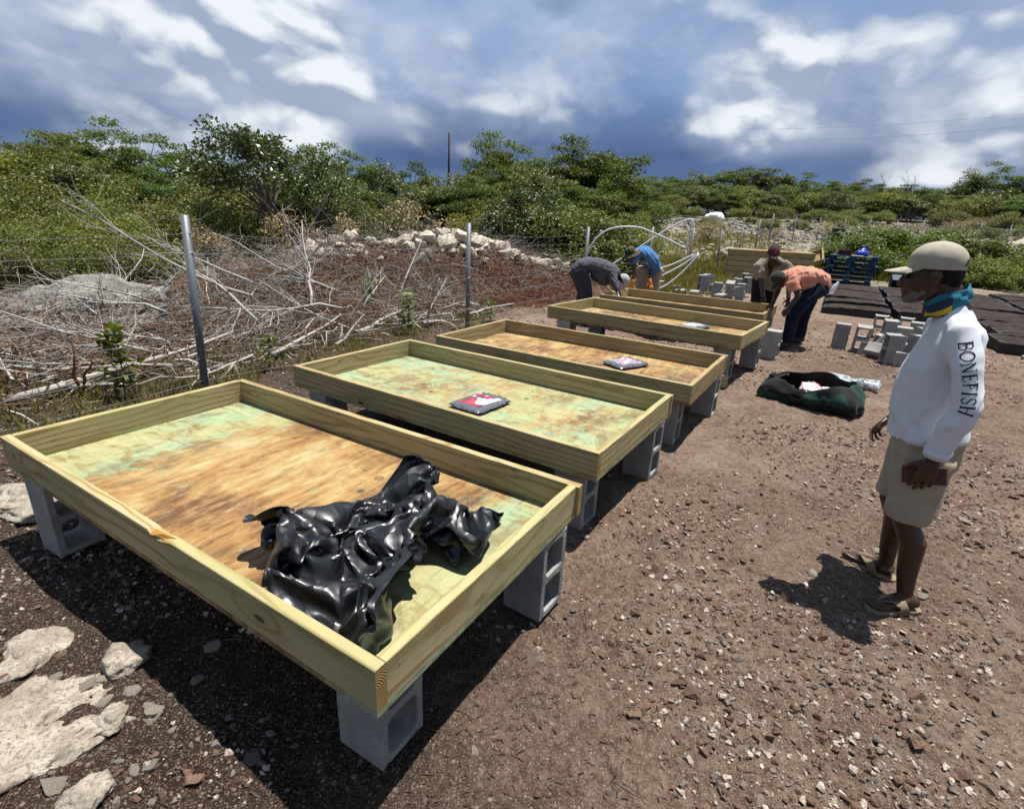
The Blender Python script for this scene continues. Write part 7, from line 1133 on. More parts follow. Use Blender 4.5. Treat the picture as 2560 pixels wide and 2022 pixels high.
# ------------------------------------------------------------------ open sports bag and the packs beside it
BAGK, BAGG = cloth('black_nylon', (.013, .013, .014), .3, 200, .7), cloth('dark_green_nylon', (.014, .052, .040), .2, 200, .7)
bag = empty('sports_bag', (2.98, 5.02, ground_z(2.98, 5.02)), math.atan2(-.707, .707)-.02, 'dark green and black sports bag lying open on the soil', 'bag')
def bag_body():
    n, m = 64, 10; L2, W2, H = .42, .21, .31; V = []; mi = []
    for k in range(m+1):
        t = k/m
        for i in range(n):
            a = 2*pi*i/n; c, s = cos(a), sin(a); p = 4.5
            r = (abs(c)**p+abs(s)**p)**(-1/p); x, y = L2*c*r, W2*s*r
            front = max(0, -s)**1.5; hh = H*(1-.40*front*(1-.6*abs(c)) - .16*max(0, -c)+.06*sin(5*a)); bul = 1+.10*sin(pi*t)+.035*sin(7*a+2*t)
            inn = 1-.26*t**2.2+.05*sin(3*a+1)*t
            wx = .045*float(fbm(a*3.1+7, t*3.0, 3)); wy = .045*float(fbm(a*3.7+31, t*3.3+5, 3)); V.append((x*bul*inn+wx-(.07*(1-t) if c < -.5 else 0), y*bul*inn-.06*front*t+wy, hh*t+.03*t*float(fbm(a*2.3, 3.3, 2))))
    mb = MB(); mb.v = V
    for k in range(m):
        for i in range(n):
            a = 2*pi*(i+.5)/n; t = (k+.5)/m; c, s = cos(a), sin(a)
            gr = (s < -.5 and -.75 < c < -.30 and t < .45) or (s < -.45 and .0 < c < .70 and .35 < t < .90 - .15*c) or (c > .80 and -.30 < s < .3 and t > .25) or (s > .5 and c > .3 and t > .85)
            mb.f.append((k*n+i, k*n+(i+1) % n, (k+1)*n+(i+1) % n, (k+1)*n+i)); mb.m.append(1 if gr else 0)
    c0 = len(mb.v); mb.v.append((0, 0, .004)); mb.f += [(c0, (i+1) % n, i) for i in range(n)]; mb.m += [0]*n
    o = mb.build('bag_body', [BAGK, BAGG], bag, True); so = o.modifiers.new('s', 'SOLIDIFY'); so.thickness = .009; so.offset = -1; o.modifiers.new('u', 'SUBSURF').render_levels = 1; return o
bag_body()
for x_ in (-.14, .16): MB().tube([(x_, -.20, .02), (x_, -.235, .09), (x_+.01, -.225, .16), (x_, -.175, .20)], [(.017, .003)]*4, 8, side=(1, 0, 0)).build('strap', BAGK, bag, True)
MB().tube([(.05, -.19, .16), (.02, -.25, .11), (-.04, -.27, .08), (-.12, -.255, .09), (-.15, -.205, .15)], [(.016, .003)]*5, 8, side=(0, 0, 1)).build('handle', BAGK, bag, True)
MB().tube([(-.38, -.05, .21), (-.44, 0, .20), (-.40, .06, .22)], [(.018, .004)]*3, 8, side=(0, 0, 1)).build('handle', BAGK, bag, True)
MB().box((-.33, .14, .225), (.07, .05, .012), (.3, .2, .2)).build('tag', plain('white_tag', (.7, .72, .7)), bag, bevel=.003)
g = G('thin_white_plastic', .25, .5); _o = g.obj(); g.col(g.mix(g.ss(g.noise(_o, 7, 3), .5, .56), (.66, .66, .68), (.50, .05, .08))); g.bump(g.noise(_o, 20, 5, .6, 1), .6, .03); RWBAG = g.mat
g = G('clear_crinkled_plastic', .18, .55); _o = g.obj(); g.col(g.ramp(g.noise(_o, 10, 4, .6, 1.0), [(.36, (.07, .10, .10)), (.48, (.36, .40, .41)), (.60, (.66, .68, .70))])); g.bump(g.noise(_o, 18, 4, .55, .8), .5, .02); CRINK = g.mat
bm_ = bag.matrix_basis
for p, sz, l, sd in (((-.05, .03, .135), (.16, .11, .075), 'white and red plastic carrier lying inside the open sports bag, left one', 1), ((.16, .05, .145), (.15, .10, .07), 'white and red plastic carrier lying inside the open sports bag, right one', 2), ((.05, -.05, .10), (.13, .09, .06), 'crumpled clear carrier at the front inside the open sports bag', 3), ((.25, -.06, .09), (.10, .09, .05), 'grey crumpled carrier in the right corner of the open sports bag', 4)):
    tag(blob_rock('plastic_carrier', bm_ @ Vector(p), sz, sd+60, (CRINK if sd > 2 else RWBAG), 4, .30, sd, 0, 1.6), l, 'plastic bag', 'plastic carriers in the sports bag')
for (x, y, rz, L_, W_, l, sd) in ((3.70, 5.80, -.85, .40, .30, 'clear plastic pack lying on the soil behind the sports bag', 1), (3.90, 5.60, -.7, .24, .18, 'smaller clear plastic pack at the right end of its larger neighbour', 2)):
    tag(link('clear_pack', pillow('clear_pack', L_, W_, .10, CRINK, sd+4, .007), None, (x, y, ground_z(x, y)+.002), (0, .0, rz)), l, 'plastic pack')

# ------------------------------------------------------------------ dark growing mats laid out in rows
g = G('dark_coir', .95, .1); _o = g.obj(); _n1 = g.noise(g.vm('MULTIPLY', _o, (1.2, 9, 1)), 3, 5, .65); _st = g.m('ADD', g.m('MULTIPLY', g.m('SINE', g.m('ADD', g.m('MULTIPLY', g.sep(_o)[1], 38.0), g.m('MULTIPLY', _n1, 3.0))), .5), .5); g.col(g.mix(g.ss(_st, .0, .25, .75, 0), g.mix(g.ss(_n1, .35, .68), (.026, .019, .017), (.088, .068, .058)), (.010, .008, .008))); g.bump(g.m('ADD', _n1, g.m('MULTIPLY', g.noise(_o, 90, 4, .7), .5)), .9, .03); COIR = g.mat
BLACKPL = plain('black_plastic', (.012, .012, .013), .5, .4, .3, 40)
def slab_mesh(seed):
    rg = random.Random(seed); L_, W_, H = 1.22, .98, .15; nx_, ny_ = 16, 12; V = [(L_*(i/nx_-.5), W_*(j/ny_-.5)*(1+.01*sin(i)), H+.016*sin(j*1.57+seed)*.5+rg.uniform(-.008, .008)-.03*(abs(i/nx_-.5)*2)**6) for j in range(ny_+1) for i in range(nx_+1)]
    mb = MB(); mb.add(V, [(j*(nx_+1)+i, j*(nx_+1)+i+1, (j+1)*(nx_+1)+i+1, (j+1)*(nx_+1)+i) for j in range(ny_) for i in range(nx_)]); mb.cur = 1
    def wall(p, q, n, nrm):                                       # fluted plastic side
        k = len(mb.v)
        for i in range(n*4+1):
            t = i/(n*4); d = (0, .010, .010, 0)[i % 4]; x, y = p[0]+(q[0]-p[0])*t+nrm[0]*d, p[1]+(q[1]-p[1])*t+nrm[1]*d; mb.v += [(x, y, .0), (x, y, H-.012)]
        for i in range(n*4): mb.f.append((k+2*i, k+2*i+2, k+2*i+3, k+2*i+1)); mb.m.append(1)
    a, b = L_/2, W_/2
    wall((-a, -b), (a, -b), 16, (0, -1)); wall((-a, b), (-a, -b), 13, (-1, 0)); wall((a, -b), (a, b), 13, (1, 0)); wall((a, b), (-a, b), 16, (0, 1))
    mb.add([(-a-.005, -b-.005, H-.020), (a+.005, -b-.005, H-.020), (a+.005, b+.005, H-.020), (-a-.005, b+.005, H-.020)], [(0, 1, 2, 3)]); return mb.mesh('growing_mat', [COIR, BLACKPL])
SLAB = [slab_mesh(i) for i in range(4)]; U_, VV_ = Vector((.86, -.51, 0)), Vector((.51, .86, 0)); O_ = Vector((6.46, 11.34, 0)); k = 0
for iu in range(10):
    for iv in range(-2 if iu >= 2 else 0, 7):
        p = O_ + U_*(.62+1.31*iu) + VV_*(.5+1.06*iv+.22*(iu % 3)); 
        if p.x > 19 or p.y < 5 or (iu < 3 and iv == 6) or (iu > 6 and iv > 5): continue
        o = link('growing_mat', SLAB[k % 4], None, (p.x+random.uniform(-.05, .05), p.y+random.uniform(-.05, .05), ground_z(p.x, p.y)-.003+random.uniform(0, .03)), (random.uniform(-.03, .03), random.uniform(-.03, .03), -.535+random.uniform(-.06, .06)+(pi if k % 3 == 0 else 0))); k += 1
        l = ('dark brown growing mat in the left columns, behind the right block heap' if iu < 3 else 'dark brown growing mat in the field behind the standing man')
        if iu == 0 and iv == 0: l = 'dark growing mat at the near left corner of the field, right of the bent man'
        tag(o, l, 'growing mat', 'dark growing mats laid in rows')
tag(link('growing_mat', SLAB[0], None, (8.05, 8.0, ground_z(8.05, 8.0)), (.0, .03, -.50)), 'lone growing mat with a paler top in front of the field at the right border', 'growing mat', 'dark growing mats laid in rows')

# ------------------------------------------------------------------ spare trays stacked upside down, leaning trays
def spare_tray(loc, rot, label, plate=True):
    r = empty('raised_platform', loc, 0, label, 'platform', 'spare wooden platforms'); r.rotation_euler = rot
    if plate: p = link('plywood_sheet', PLYM, r, (0, 0, -PT)); p['paint'] = .05; p['wash'] = 0.0
    for nm, me, l_, rz in (('long_board', LONG[0], (0, -.61+BT/2, BW/2), 0), ('long_board', LONG[1], (0, .61-BT/2, BW/2), pi), ('end_board', SHORT[0], (-1.22+BT/2, 0, BW/2), pi/2), ('end_board', SHORT[1], (1.22-BT/2, 0, BW/2), -pi/2)):
        b = link(nm, me, r, l_, (0, 0, rz)); b['brown'] = .55
    return r
sx, sy, sa = 7.95, 17.55, -.34
for i, w_ in enumerate(('bottom', 'second from bottom', 'third from bottom', 'third from top', 'second from top', 'top')):
    q = spare_tray((sx+random.uniform(-.03, .03), sy+random.uniform(-.02, .02), ground_z(sx, sy)+.165*i+.142), (pi, 0, sa+random.uniform(-.02, .02)), ('topmost upturned tray of the stack, its plywood face up' if i == 5 else f'upturned wooden tray of the stack by the far fence, {w_} one'))
spare_tray((9.35, 18.1, .22), (.1, .36, sa), 'wooden tray leaning down to the right behind the man in khaki')
spare_tray((9.75, 19.9, .30), (.30, -.42, -.55), 'wooden tray propped up against the left side of the blue pallets')
# ------------------------------------------------------------------ pallets
g = G('blue_painted_wood', .8, .2); _o = g.obj(); _r = g.rnd(); g.col(g.mix(g.ss(g.noise(g.vm('MULTIPLY', _o, (2, 9, 9)), 2, 5, .65), .55, .68), g.mix(_r, (.006, .022, .062), (.012, .048, .12)), (.17, .19, .20))); BLUEW = g.mat
GREYW = plain('weathered_wood', (.27, .24, .20), .9, .1, .3, 20)
pl = {}
def pboard(key, d):
    if key not in pl: mb = MB(); mb.box((0, 0, 0), d); me = mb.mesh('board', BLUEW); bevel_mesh(me, .003); pl[key] = me
    return pl[key]
def pallet(loc, rot, label, grey=()):
    r = empty('pallet', loc, 0, label, 'pallet', 'blue pallets'); r.rotation_euler = rot; r.scale = (1.17, 1.17, 1.04); n = 0
    def b(nm, key, d, p):
        nonlocal n; o = link(nm, pboard(key, d), r, p); n += 1
        if n in grey: o.data = o.data.copy(); o.data.materials.clear(); o.data.materials.append(GREYW); o['label'] = 'unpainted grey board'
    for j in range(3): b('bottom_board', 'bb', (1.2, .1, .022), (0, -.45+.45*j, .011))
    for i in range(3):
        for j in range(3): b('spacer_block', 'sb', (.145, .1, .078), (-.525+.525*i, -.45+.45*j, .061))
    for i in range(3): b('cross_board', 'cb', (.145, 1.0, .022), (-.525+.525*i, 0, .111))
    for j in range(7): b('top_board', 'tb', (1.2, .115, .022), (0, -.442+.1475*j, .133))
    return r
pa = math.atan2(-.56, .83); pz = ground_z(11.2, 18.6)
for i, (w_, gr) in enumerate((('bottom', ()), ('second from bottom', (1, 13, 16)), ('third from bottom', ()), ('third from top', (3, 13)), ('second from top', ()), ('topmost', ()))):
    pallet((11.28+random.uniform(-.04, .04)+(.08 if i == 3 else 0), 18.62+random.uniform(-.03, .03), pz+.1515*i), (0, 0, pa+random.uniform(-.03, .03)), f'blue wooden pallet in the stack behind the slabs, {w_} one', gr)
# chalked letters on the pallet front
mb = MB(); fm = Matrix.Translation((11.28, 18.62, pz+.1515*5)) @ Matrix.Rotation(pa, 4, 'Z')
for ch_, x0 in (('A', -.33), ('W', -.22)):
    for (x, z), (x2, z2) in ({'A': (((0, 0), (.03, .09)), ((.03, .09), (.06, 0)), ((.015, .035), (.05, .035))), 'W': (((0, .09), (.02, 0)), ((.02, 0), (.04, .06)), ((.04, .06), (.06, 0)), ((.06, 0), (.085, .09)))}[ch_]):
        mb.tube([fm @ Vector((x0+x, -.605, .03+z)), fm @ Vector((x0+x2, -.605, .03+z2))], .007, 5)
mb.tube([fm @ Vector((-.40, -.605, .07)), fm @ Vector((-.365, -.605, .07))], .007, 5)
pm = bpy.data.objects['pallet.005']; _l = mb.build('chalk_lettering', WHITEINK_ := plain('chalk', (.6, .66, .72))); _l.parent = pm; _l.matrix_parent_inverse = pm.matrix_basis.inverted()
pt = pz+.1515*6
BLUEBAG = plain('blue_carrier_plastic', (.012, .035, .42), .35, .5, .3, 12, .5); BROWNBAG = plain('brown_canvas', (.075, .035, .022), .9, .1, .4, 20, .3)
mb = MB(); mb.tube([(0, 0, 0), (0, 0, .04), (0, 0, .13), (.01, 0, .20), (.02, .01, .25)], [(.20, .15), (.225, .165), (.20, .15), (.10, .08), (.04, .05)], 20, side=(1, 0, 0)); mb.ball((.055, 0, .285), (.055, .025, .06), (0, .5, 0)); mb.ball((-.02, .02, .28), (.05, .025, .055), (0, -.6, 0))
o = fuse(mb, 'carrier_bag', BLUEBAG, .014, None, 2, .022, 9, 5); o.location = (11.52, 18.55, pt); tag(o, 'tied bright blue carrier bag standing on the blue pallets', 'bag')
tb = empty('tool_bag', (10.98, 18.62, pt), pa, 'brown open topped tool bag standing on the blue pallets', 'tool bag')
mb = MB(); mb.box((0, -.09, .085), (.38, .02, .17)); mb.box((0, .09, .085), (.38, .02, .17)); mb.box((-.18, 0, .085), (.02, .16, .17)); mb.box((.18, 0, .085), (.02, .16, .17)); mb.box((0, 0, .012), (.34, .16, .024)); mb.build('bag_body', BROWNBAG, tb, bevel=.006)
MB().tube([(-.15, 0, .16), (-.10, 0, .22), (.10, 0, .22), (.15, 0, .16)], .012, 8).build('handle', plain('dark_strap', (.03, .022, .02)), tb, True)
mb = MB(); mb.box((0, 0, .006), (.32, .24, .012)); tag(mb.build('folded_cloth', plain('pale_green_cloth', (.42, .50, .36)), None, loc=(11.22, 18.28, pt), rot=(0, 0, pa), bevel=.004), 'pale green folded cloth on the blue pallets between the two bags', 'cloth')
# dark blue crate lying on its side behind the standing man's face
ct = empty('plastic_crate', (12.05, 17.1, ground_z(12, 17)+.02), -.3, 'dark blue open crate tipped on its side left of the standing man', 'crate'); ct.rotation_euler = (.35, .0, -.45); DKB = plain('dark_blue_plastic', (.008, .022, .055), .5, .4)
for nm, c_, d_ in (('base', (0, .2, .19), (.56, .015, .38)), ('side', (-.28, 0, .19), (.015, .40, .38)), ('side', (.28, 0, .19), (.015, .40, .38)), ('side', (0, 0, 0), (.56, .40, .015)), ('side', (0, 0, .38), (.56, .40, .015))): MB().box(c_, d_).build(nm, DKB, ct, bevel=.004)
def bucket(loc, r, h, c, label):
    mb = MB(); n = 20; prof = [(0, .003), (r*.8, .003), (r, h), (r+.012, h), (r+.012, h-.02), (r+.002, h-.02), (r*.8+.004, 0), (0, 0)]; V = [(q*cos(2*pi*j/n), q*sin(2*pi*j/n), z) for q, z in prof for j in range(n)]
    mb.add(V, [(i*n+j, i*n+(j+1) % n, (i+1)*n+(j+1) % n, (i+1)*n+j) for i in range(len(prof)-1) for j in range(n)]); tag(mb.build('bucket', plain('bucket_plastic', c, .5, .3), None, True, loc=loc), label, 'bucket')
bucket((21.2, 24.6, float(height(21.2, 24.6))+.02), .22, .5, (.55, .62, .72), 'pale blue bucket on the rubble strip at the right'); bucket((18.2, 32, float(height(18.2, 32))), .35, .8, (.015, .05, .09), 'dark blue drum standing in the rough grass near the far fence corner')

# ------------------------------------------------------------------ white plastic pipes
PVC = plain('white_pvc', (.56, .56, .54), .45, .4, .06)
def pipe(pts, r, label):
    P = [Vector(p) for p in pts]; Q = []
    for i in range(len(P)-1):
        a, b, c, d = P[max(0, i-1)], P[i], P[i+1], P[min(len(P)-1, i+2)]
        for k in range(6): t = k/6; Q.append(.5*((2*b)+(c-a)*t+(2*a-5*b+4*c-d)*t*t+(3*b-a-3*c+d)*t**3))
    Q.append(P[-1]); tag(MB().tube(Q, r, 8).build('white_pipe', PVC, None, True), label, 'pipe', 'white plastic pipes by the fence')
pipe([(1.5, 13.0, .1), (1.59, 13, .79), (1.68, 13, 1.06), (1.89, 13, 1.34), (2.22, 13, 1.50), (2.72, 13.0, 1.53), (3.12, 13, 1.42), (3.53, 13, 1.27), (3.92, 13, 1.11)], .022, 'white pipe bent into a round arch behind the man in grey')
pipe([(1.6, 13.15, .2), (2.05, 13.15, .51), (2.42, 13.15, .77), (2.78, 13.15, 1.02), (3.34, 13.15, 1.43), (3.75, 13.15, 1.68), (3.98, 13.15, 1.77)], .022, 'long white pipe rising to the right across the arch')
pipe([(3.98, 13.15, 1.77), (4.02, 13.1, 1.69), (3.96, 13.05, 1.38), (3.92, 13, 1.11)], .022, 'short white pipe dropping from the tip of the long rising one'); pipe([(2.79, 12.5, .07), (3.19, 12.5, .42), (3.74, 12.5, .76), (4.08, 12.5, 1.04)], .022, 'white pipe slanting up right of the blue tee, the longest low one')
pipe([(3.0, 12.7, .55), (3.49, 12.7, .59)], .020, 'level white pipe right of the blue tee'); pipe([(3.0, 12.72, .57), (3.5, 12.7, .72), (4.04, 12.7, 1.0)], .020, 'white pipe slanting up just above the level one'); pipe([(3.22, 12.3, .23), (3.42, 12.3, .34), (3.71, 12.3, .62), (4.02, 12.3, 1.02)], .022, 'white pipe slanting up nearest the far block heap')
pipe([(2.95, 12.5, .30), (3.08, 12.5, .47), (3.33, 12.5, .62)], .016, 'thin white pipe joining the two lowest slanted ones'); pipe([(3.2, 12.6, .94), (3.22, 12.6, .62), (3.23, 12.6, .25)], .016, 'thin upright white pipe right of the blue tee'); pipe([(2.7, 12.55, .38), (3.06, 12.6, .34), (3.4, 12.6, .37)], .018, 'low level white pipe behind the khaki trousers')

# ------------------------------------------------------------------ wire fences
GALV = plain('galvanised_steel', (.17, .185, .20), .5, .5, .25, 24, .1, .35, (1, 1, .25)); WIRE = plain('fence_wire', (.42, .43, .43), .45, .5, .2, 20, 0, .3)
def fence(pts, h, r, label, wires, stay=0, lean=()):
    f = empty('wire_fence', pts[0], 0, label, 'fence'); base = Vector(pts[0]); tops = []
    for i, p in enumerate(pts):
        p = Vector(p)-base; ln = Vector(lean[i]) if i < len(lean) else Vector((random.uniform(-.015, .015), random.uniform(-.015, .015), 0)); tops.append((p, p+ln+Vector((0, 0, h)))); ps = MB().tube([p-Vector((0, 0, .3)), p+ln+Vector((0, 0, h))], r, 14, cap=True).build('post', GALV, f, True)
        if r > .028 and i < 4:
            for z in wires[1::2]: MB().tube([(p+(ln*z/h))+Vector((cos(a)*(r+.003), sin(a)*(r+.003), z+.002*a)) for a in [k*.5 for k in range(14)]], .0026, 5).build('wire_tie', WIRE, ps)
    for z in wires:
        Q = []
        for (a, a1), (b, b1) in zip(tops[:-1], tops[1:]):
            n = 14; nz = Vector((-(b-a).y, (b-a).x, 0)).normalized()*r
            for k in range(n): t = k/n; Q.append(a.lerp(a1, z/h).lerp(b.lerp(b1, z/h), t)-nz-Vector((0, 0, .05*4*t*(1-t)*(1+.5*sin(z*9))+random.uniform(-.008, .008)))+Vector((0, 0, 0)))
        MB().tube(Q, .0023 if r > .028 else .004, 4, cap=False).build('wire', WIRE, f)
    if stay:
        mb = MB()
        for (a, a1), (b, b1) in list(zip(tops[:-1], tops[1:]))[:4]:
            for k in range(1, int((b-a).length/stay)): t = k*stay/(b-a).length; mb.tube([a.lerp(b, t)+Vector((0, 0, wires[0])), a.lerp(b, t)+Vector((random.uniform(-.02, .02), random.uniform(-.02, .02), wires[-1]-.05))], .0013, 3, cap=False)
        tag(mb.build('stay_wires', WIRE, f), kind='stuff')
FP = [(P1.x+2.13*k, P1.y+3.37*k, 0) for k in range(-2, 9)]; FP = [(x, y, float(height(x, y))) for x, y, z in FP]
fence(FP, 1.53, .033, 'steel post and wire fence running past the left ends of the platforms', (.10, .30, .52, .76, 1.0, 1.22, 1.38), .40, [(0, 0, 0), (0, 0, 0), (.075, -.02, 0), (0, 0, 0)])
FQ = [(14.3+k*1.35, 32.0-.02*k*k*1.0+.6*(k % 2)*0, 0) for k in range(0, 18)]; FQ = [(x, y, float(height(x, y))) for x, y, z in FQ]
fence(FQ, 1.35, .022, 'far wire fence with thin posts running right below the far trees', (.3, .7, 1.1, 1.3))
# ------------------------------------------------------------------ pole, wires, far rocks
MB().tube([(0, 0, -.5), (0, 0, 6.3)], [.13, .10], 10).build('utility_pole', plain('tarred_pole', (.05, .045, .045), .9, .1), None, True, loc=(-7.74, 60, float(height(-7.74, 60)))); tag(bpy.data.objects['utility_pole'], 'thin dark utility pole rising above the trees left of the tall clump', 'utility pole')
for dz, l in ((0, 'upper thin power line crossing the sky at the right'), (-1.1, 'lower thin power line crossing the sky at the right')):
    tag(MB().tube([(22+t*44, 60-.0*t, 11.0+dz+t*5.2-3.2*4*t*(1-t)*.25) for t in [i/16 for i in range(17)]], .009, 4).build('power_line', BLACKPL, None, True), l, 'power line', 'power lines')
tag(blob_rock('white_boulder', (15.3, 45, 2.2), (.85, .7, .55), 21, plain('white_chalk', (.75, .74, .70), .9, .1, .12, 4, .3), 4, .35), 'bright white boulder on the rubble at the foot of the far trees', 'boulder')
tag(blob_rock('white_boulder', (10.4, 27.2, .35), (.7, .5, .35), 23, LIME, 4, .35), 'pale boulder in the rough grass behind the stacked trays', 'boulder')
tag(blob_rock('rock_mound', (27.6, 29.5, .6), (2.6, 2.2, 1.75), 25, LIME, 5, .30, 0, .05), 'big pale mound of rock at the right border behind the weeds', 'rock mound')
random.seed(16); RNG = np.random.default_rng(16)
# ------------------------------------------------------------------ people
def V3(*a): return Vector(a)
def hand(mb, w, d, n, s, size=1.0, curl=(.25, .45, .4), thumb_in=.5, splay=.10, rf=.0085):
    d, n, s = Vector(d).normalized(), Vector(n).normalized(), Vector(s).normalized(); w = Vector(w); k = size
    mb.tube([w-d*.03*k, w+d*.012*k, w+d*.05*k, w+d*.092*k], [(.024*k, .019*k), (.029*k, .017*k), (.038*k, .015*k), (.039*k, .012*k)], 10, side=s)
    for i, (L_, o) in enumerate(zip((.068, .077, .071, .055), (.031, .0105, -.0105, -.031))):
        p = w+d*(.085-.004*abs(i-1))*k+s*o*k; a = 0; pts = [p]; rs = [rf*k*1.05]
        for j, seg in enumerate((.46, .31, .23)):
            a += curl[j]*(1+.12*i); q = d*cos(a)-n*sin(a)+s*(o/.031)*splay; p = p+q.normalized()*L_*seg*k*1.05; pts.append(p); rs.append(rf*k*(1-.1*(j+1)))
        mb.tube(pts, rs, 8); mb.ball(pts[-1], rs[-1], nu=8, nv=6)
        for p_, r_ in zip(pts[1:-1], rs[1:-1]): mb.ball(p_, r_*1.06, nu=8, nv=6)
    t0 = w+d*.018*k+s*.022*k; t1 = t0+(s*.75+d*.55-n*.35*thumb_in).normalized()*.038*k; t2 = t1+(s*.30+d*.85-n*.6*thumb_in).normalized()*.032*k; t3 = t2+(d*.95-s*.1-n*.6*thumb_in).normalized()*.025*k
    mb.tube([t0, t1, t2, t3], [.014*k, .0115*k, .0098*k, .008*k], 8); mb.ball(t3, .008*k, nu=8, nv=6)
def foot(mb, heel, toe, w=.042, side=1):
    heel, toe = Vector(heel), Vector(toe); d = (toe-heel).normalized(); up = V3(0, 0, 1); s = up.cross(d)
    mb.tube([heel+d*.005+up*.03, heel+d*.05+up*.034, heel+d*.12+up*.027, heel+d*.165+up*.018, heel+d*.188+up*.013], [(w*.62, .026), (w*.66, .036), (w*.80, .026), (w*.92, .015), (w*.86, .009)], 10, side=s)
    for i, (o_, l_, r_) in enumerate(((-.031, .222, .0125), (-.011, .221, .0088), (.006, .214, .0085), (.021, .205, .0082), (.034, .193, .0082))):
        e_ = heel+d*l_+s*o_*side+up*(.006+r_); mb.tube([heel+d*.172+s*o_*side*.9+up*.016, e_-d*.012+up*.004, e_], [r_*.95, r_*.9, r_], 8); mb.ball(e_, (r_, r_, r_*.9), nu=8, nv=6)
SKIN = G('dark_skin', .42, .35); _n = SKIN.noise(SKIN.obj(), 16, 4, .6); SKIN.col(SKIN.mix(_n, (.040, .017, .010), (.075, .034, .020))); SKIN.bump(SKIN.noise(SKIN.obj(), 190, 3), .15, .003); SKIN = SKIN.mat
WHITE = cloth('white_jersey', (.66, .69, .75), .03); KHAKI = cloth('khaki_twill', (.36, .30, .215)); CAPBEIGE = cloth('beige_cap_cloth', (.42, .38, .30)); TEAL = cloth('teal_gaiter', (.02, .17, .24), .3); NAVY = cloth('navy_gaiter', (.025, .045, .085), .3); YELLOW = cloth('yellow_gaiter', (.62, .40, .03)); BLACKC = cloth('black_cloth', (.018, .018, .02))
GREYC = cloth('charcoal_grey_cloth', (.095, .095, .115)); GREYPANT = cloth('dark_grey_trousers', (.05, .05, .058)); BLUEC = cloth('blue_tee', (.065, .19, .42)); ORANGEC = cloth('coral_orange_tee', (.62, .27, .18), .06); JEANS = cloth('dark_jeans', (.012, .017, .034), .35); KHAKISHIRT = cloth('khaki_shirt_cloth', (.27, .245, .18)); TROUSERK = cloth('khaki_trousers', (.36, .29, .215)); GLOVE_O = plain('orange_rubber_glove', (.75, .25, .015), .55, .4); GLOVE_W = cloth('white_glove', (.66, .70, .74)); LAVENDER = cloth('pale_cap_cloth', (.42, .41, .47)); DARKGREEN = cloth('dark_green_cap', (.035, .045, .035))
SANDALM = plain('tan_sandal', (.22, .165, .105), .75, .2, .2, 40, .2); SOLEM = plain('sandal_sole', (.24, .185, .115), .8, .2); PHONE = plain('maroon_phone_case', (.085, .022, .022), .45, .4); GLASSD = plain('dark_lens', (.01, .01, .012), .12, .6); BEARD = cloth('grey_beard_hair', (.15, .14, .13), .3, 120); HAIRB = cloth('short_black_hair', (.012, .011, .011), .3, 300); BOOT = plain('dark_boot', (.03, .026, .024), .7, .3, .3, 30, .3)
g = G('camouflage', .9, .1); _c = g.ramp(g.noise(g.obj(), 26, 2, .5, .6), [(.42, (.03, .03, .022)), (.5, (.16, .15, .09)), (.58, (.07, .08, .045)), (.66, (.30, .28, .20))], 'CONSTANT'); g.col(_c); CAMO = g.mat
g = G('dark_pattern_cap', .85, .15); _c = g.ramp(g.noise(g.obj(), 60, 2, .5, .6), [(.4, (.028, .016, .018)), (.5, (.10, .055, .055)), (.6, (.05, .03, .03)), (.68, (.30, .24, .22))], 'CONSTANT'); g.col(_c); DKCAP = g.mat
INK = plain('navy_print', (.012, .016, .035), .7, .1); REDINK = plain('red_print', (.62, .05, .03), .7, .1); WHITEINK = plain('white_print', (.62, .66, .70), .7, .1)

# ---- the man standing at the right, watching
man = empty('person', (1.87, 2.15, 0), math.atan2(.545, -.838), 'man standing at the right in a white long sleeved shirt, khaki shorts and beige cap', 'person', 'people on the plot')
man.location.z = ground_z(1.87, 2.15)-.012
mb = MB()                                              # local axes: x forward, y his left (camera side), z up
mb.tube([(.075, 0, 1.34), (.125, 0, 1.41), (.165, 0, 1.46)], [(.06, .058), (.054, .055), (.054, .058)], 12, side=(0, 1, 0))
mb.ball((.188, 0, 1.508), (.094, .074, .098)); mb.ball((.213, 0, 1.452), (.070, .060, .072), (0, -.12, 0)); mb.ball((.226, 0, 1.405), (.044, .044, .038)); mb.ball((.19, 0, 1.42), (.05, .056, .045))
mb.tube([(.272, 0, 1.485), (.288, 0, 1.455), (.294, 0, 1.437), (.276, 0, 1.425)], [.011, .013, .0165, .011], 8)
for s in (-1, 1):
    mb.ball((.288-.006, s*.013, 1.437), (.011, .010, .009)); mb.ball((.186, s*.078, 1.475), (.021, .009, .031), (0, .15, s*.25)); mb.ball((.178, s*.083, 1.482), (.014, .008, .022)); mb.ball((.262, s*.034, 1.452), (.020, .022, .020)); mb.ball((.268, s*.033, 1.487), (.014, .026, .010))
mb.ball((.272, 0, 1.411), (.013, .025, .0065)); mb.ball((.268, 0, 1.399), (.013, .022, .0075)); mb.ball((.258, 0, 1.382), (.019, .023, .017))
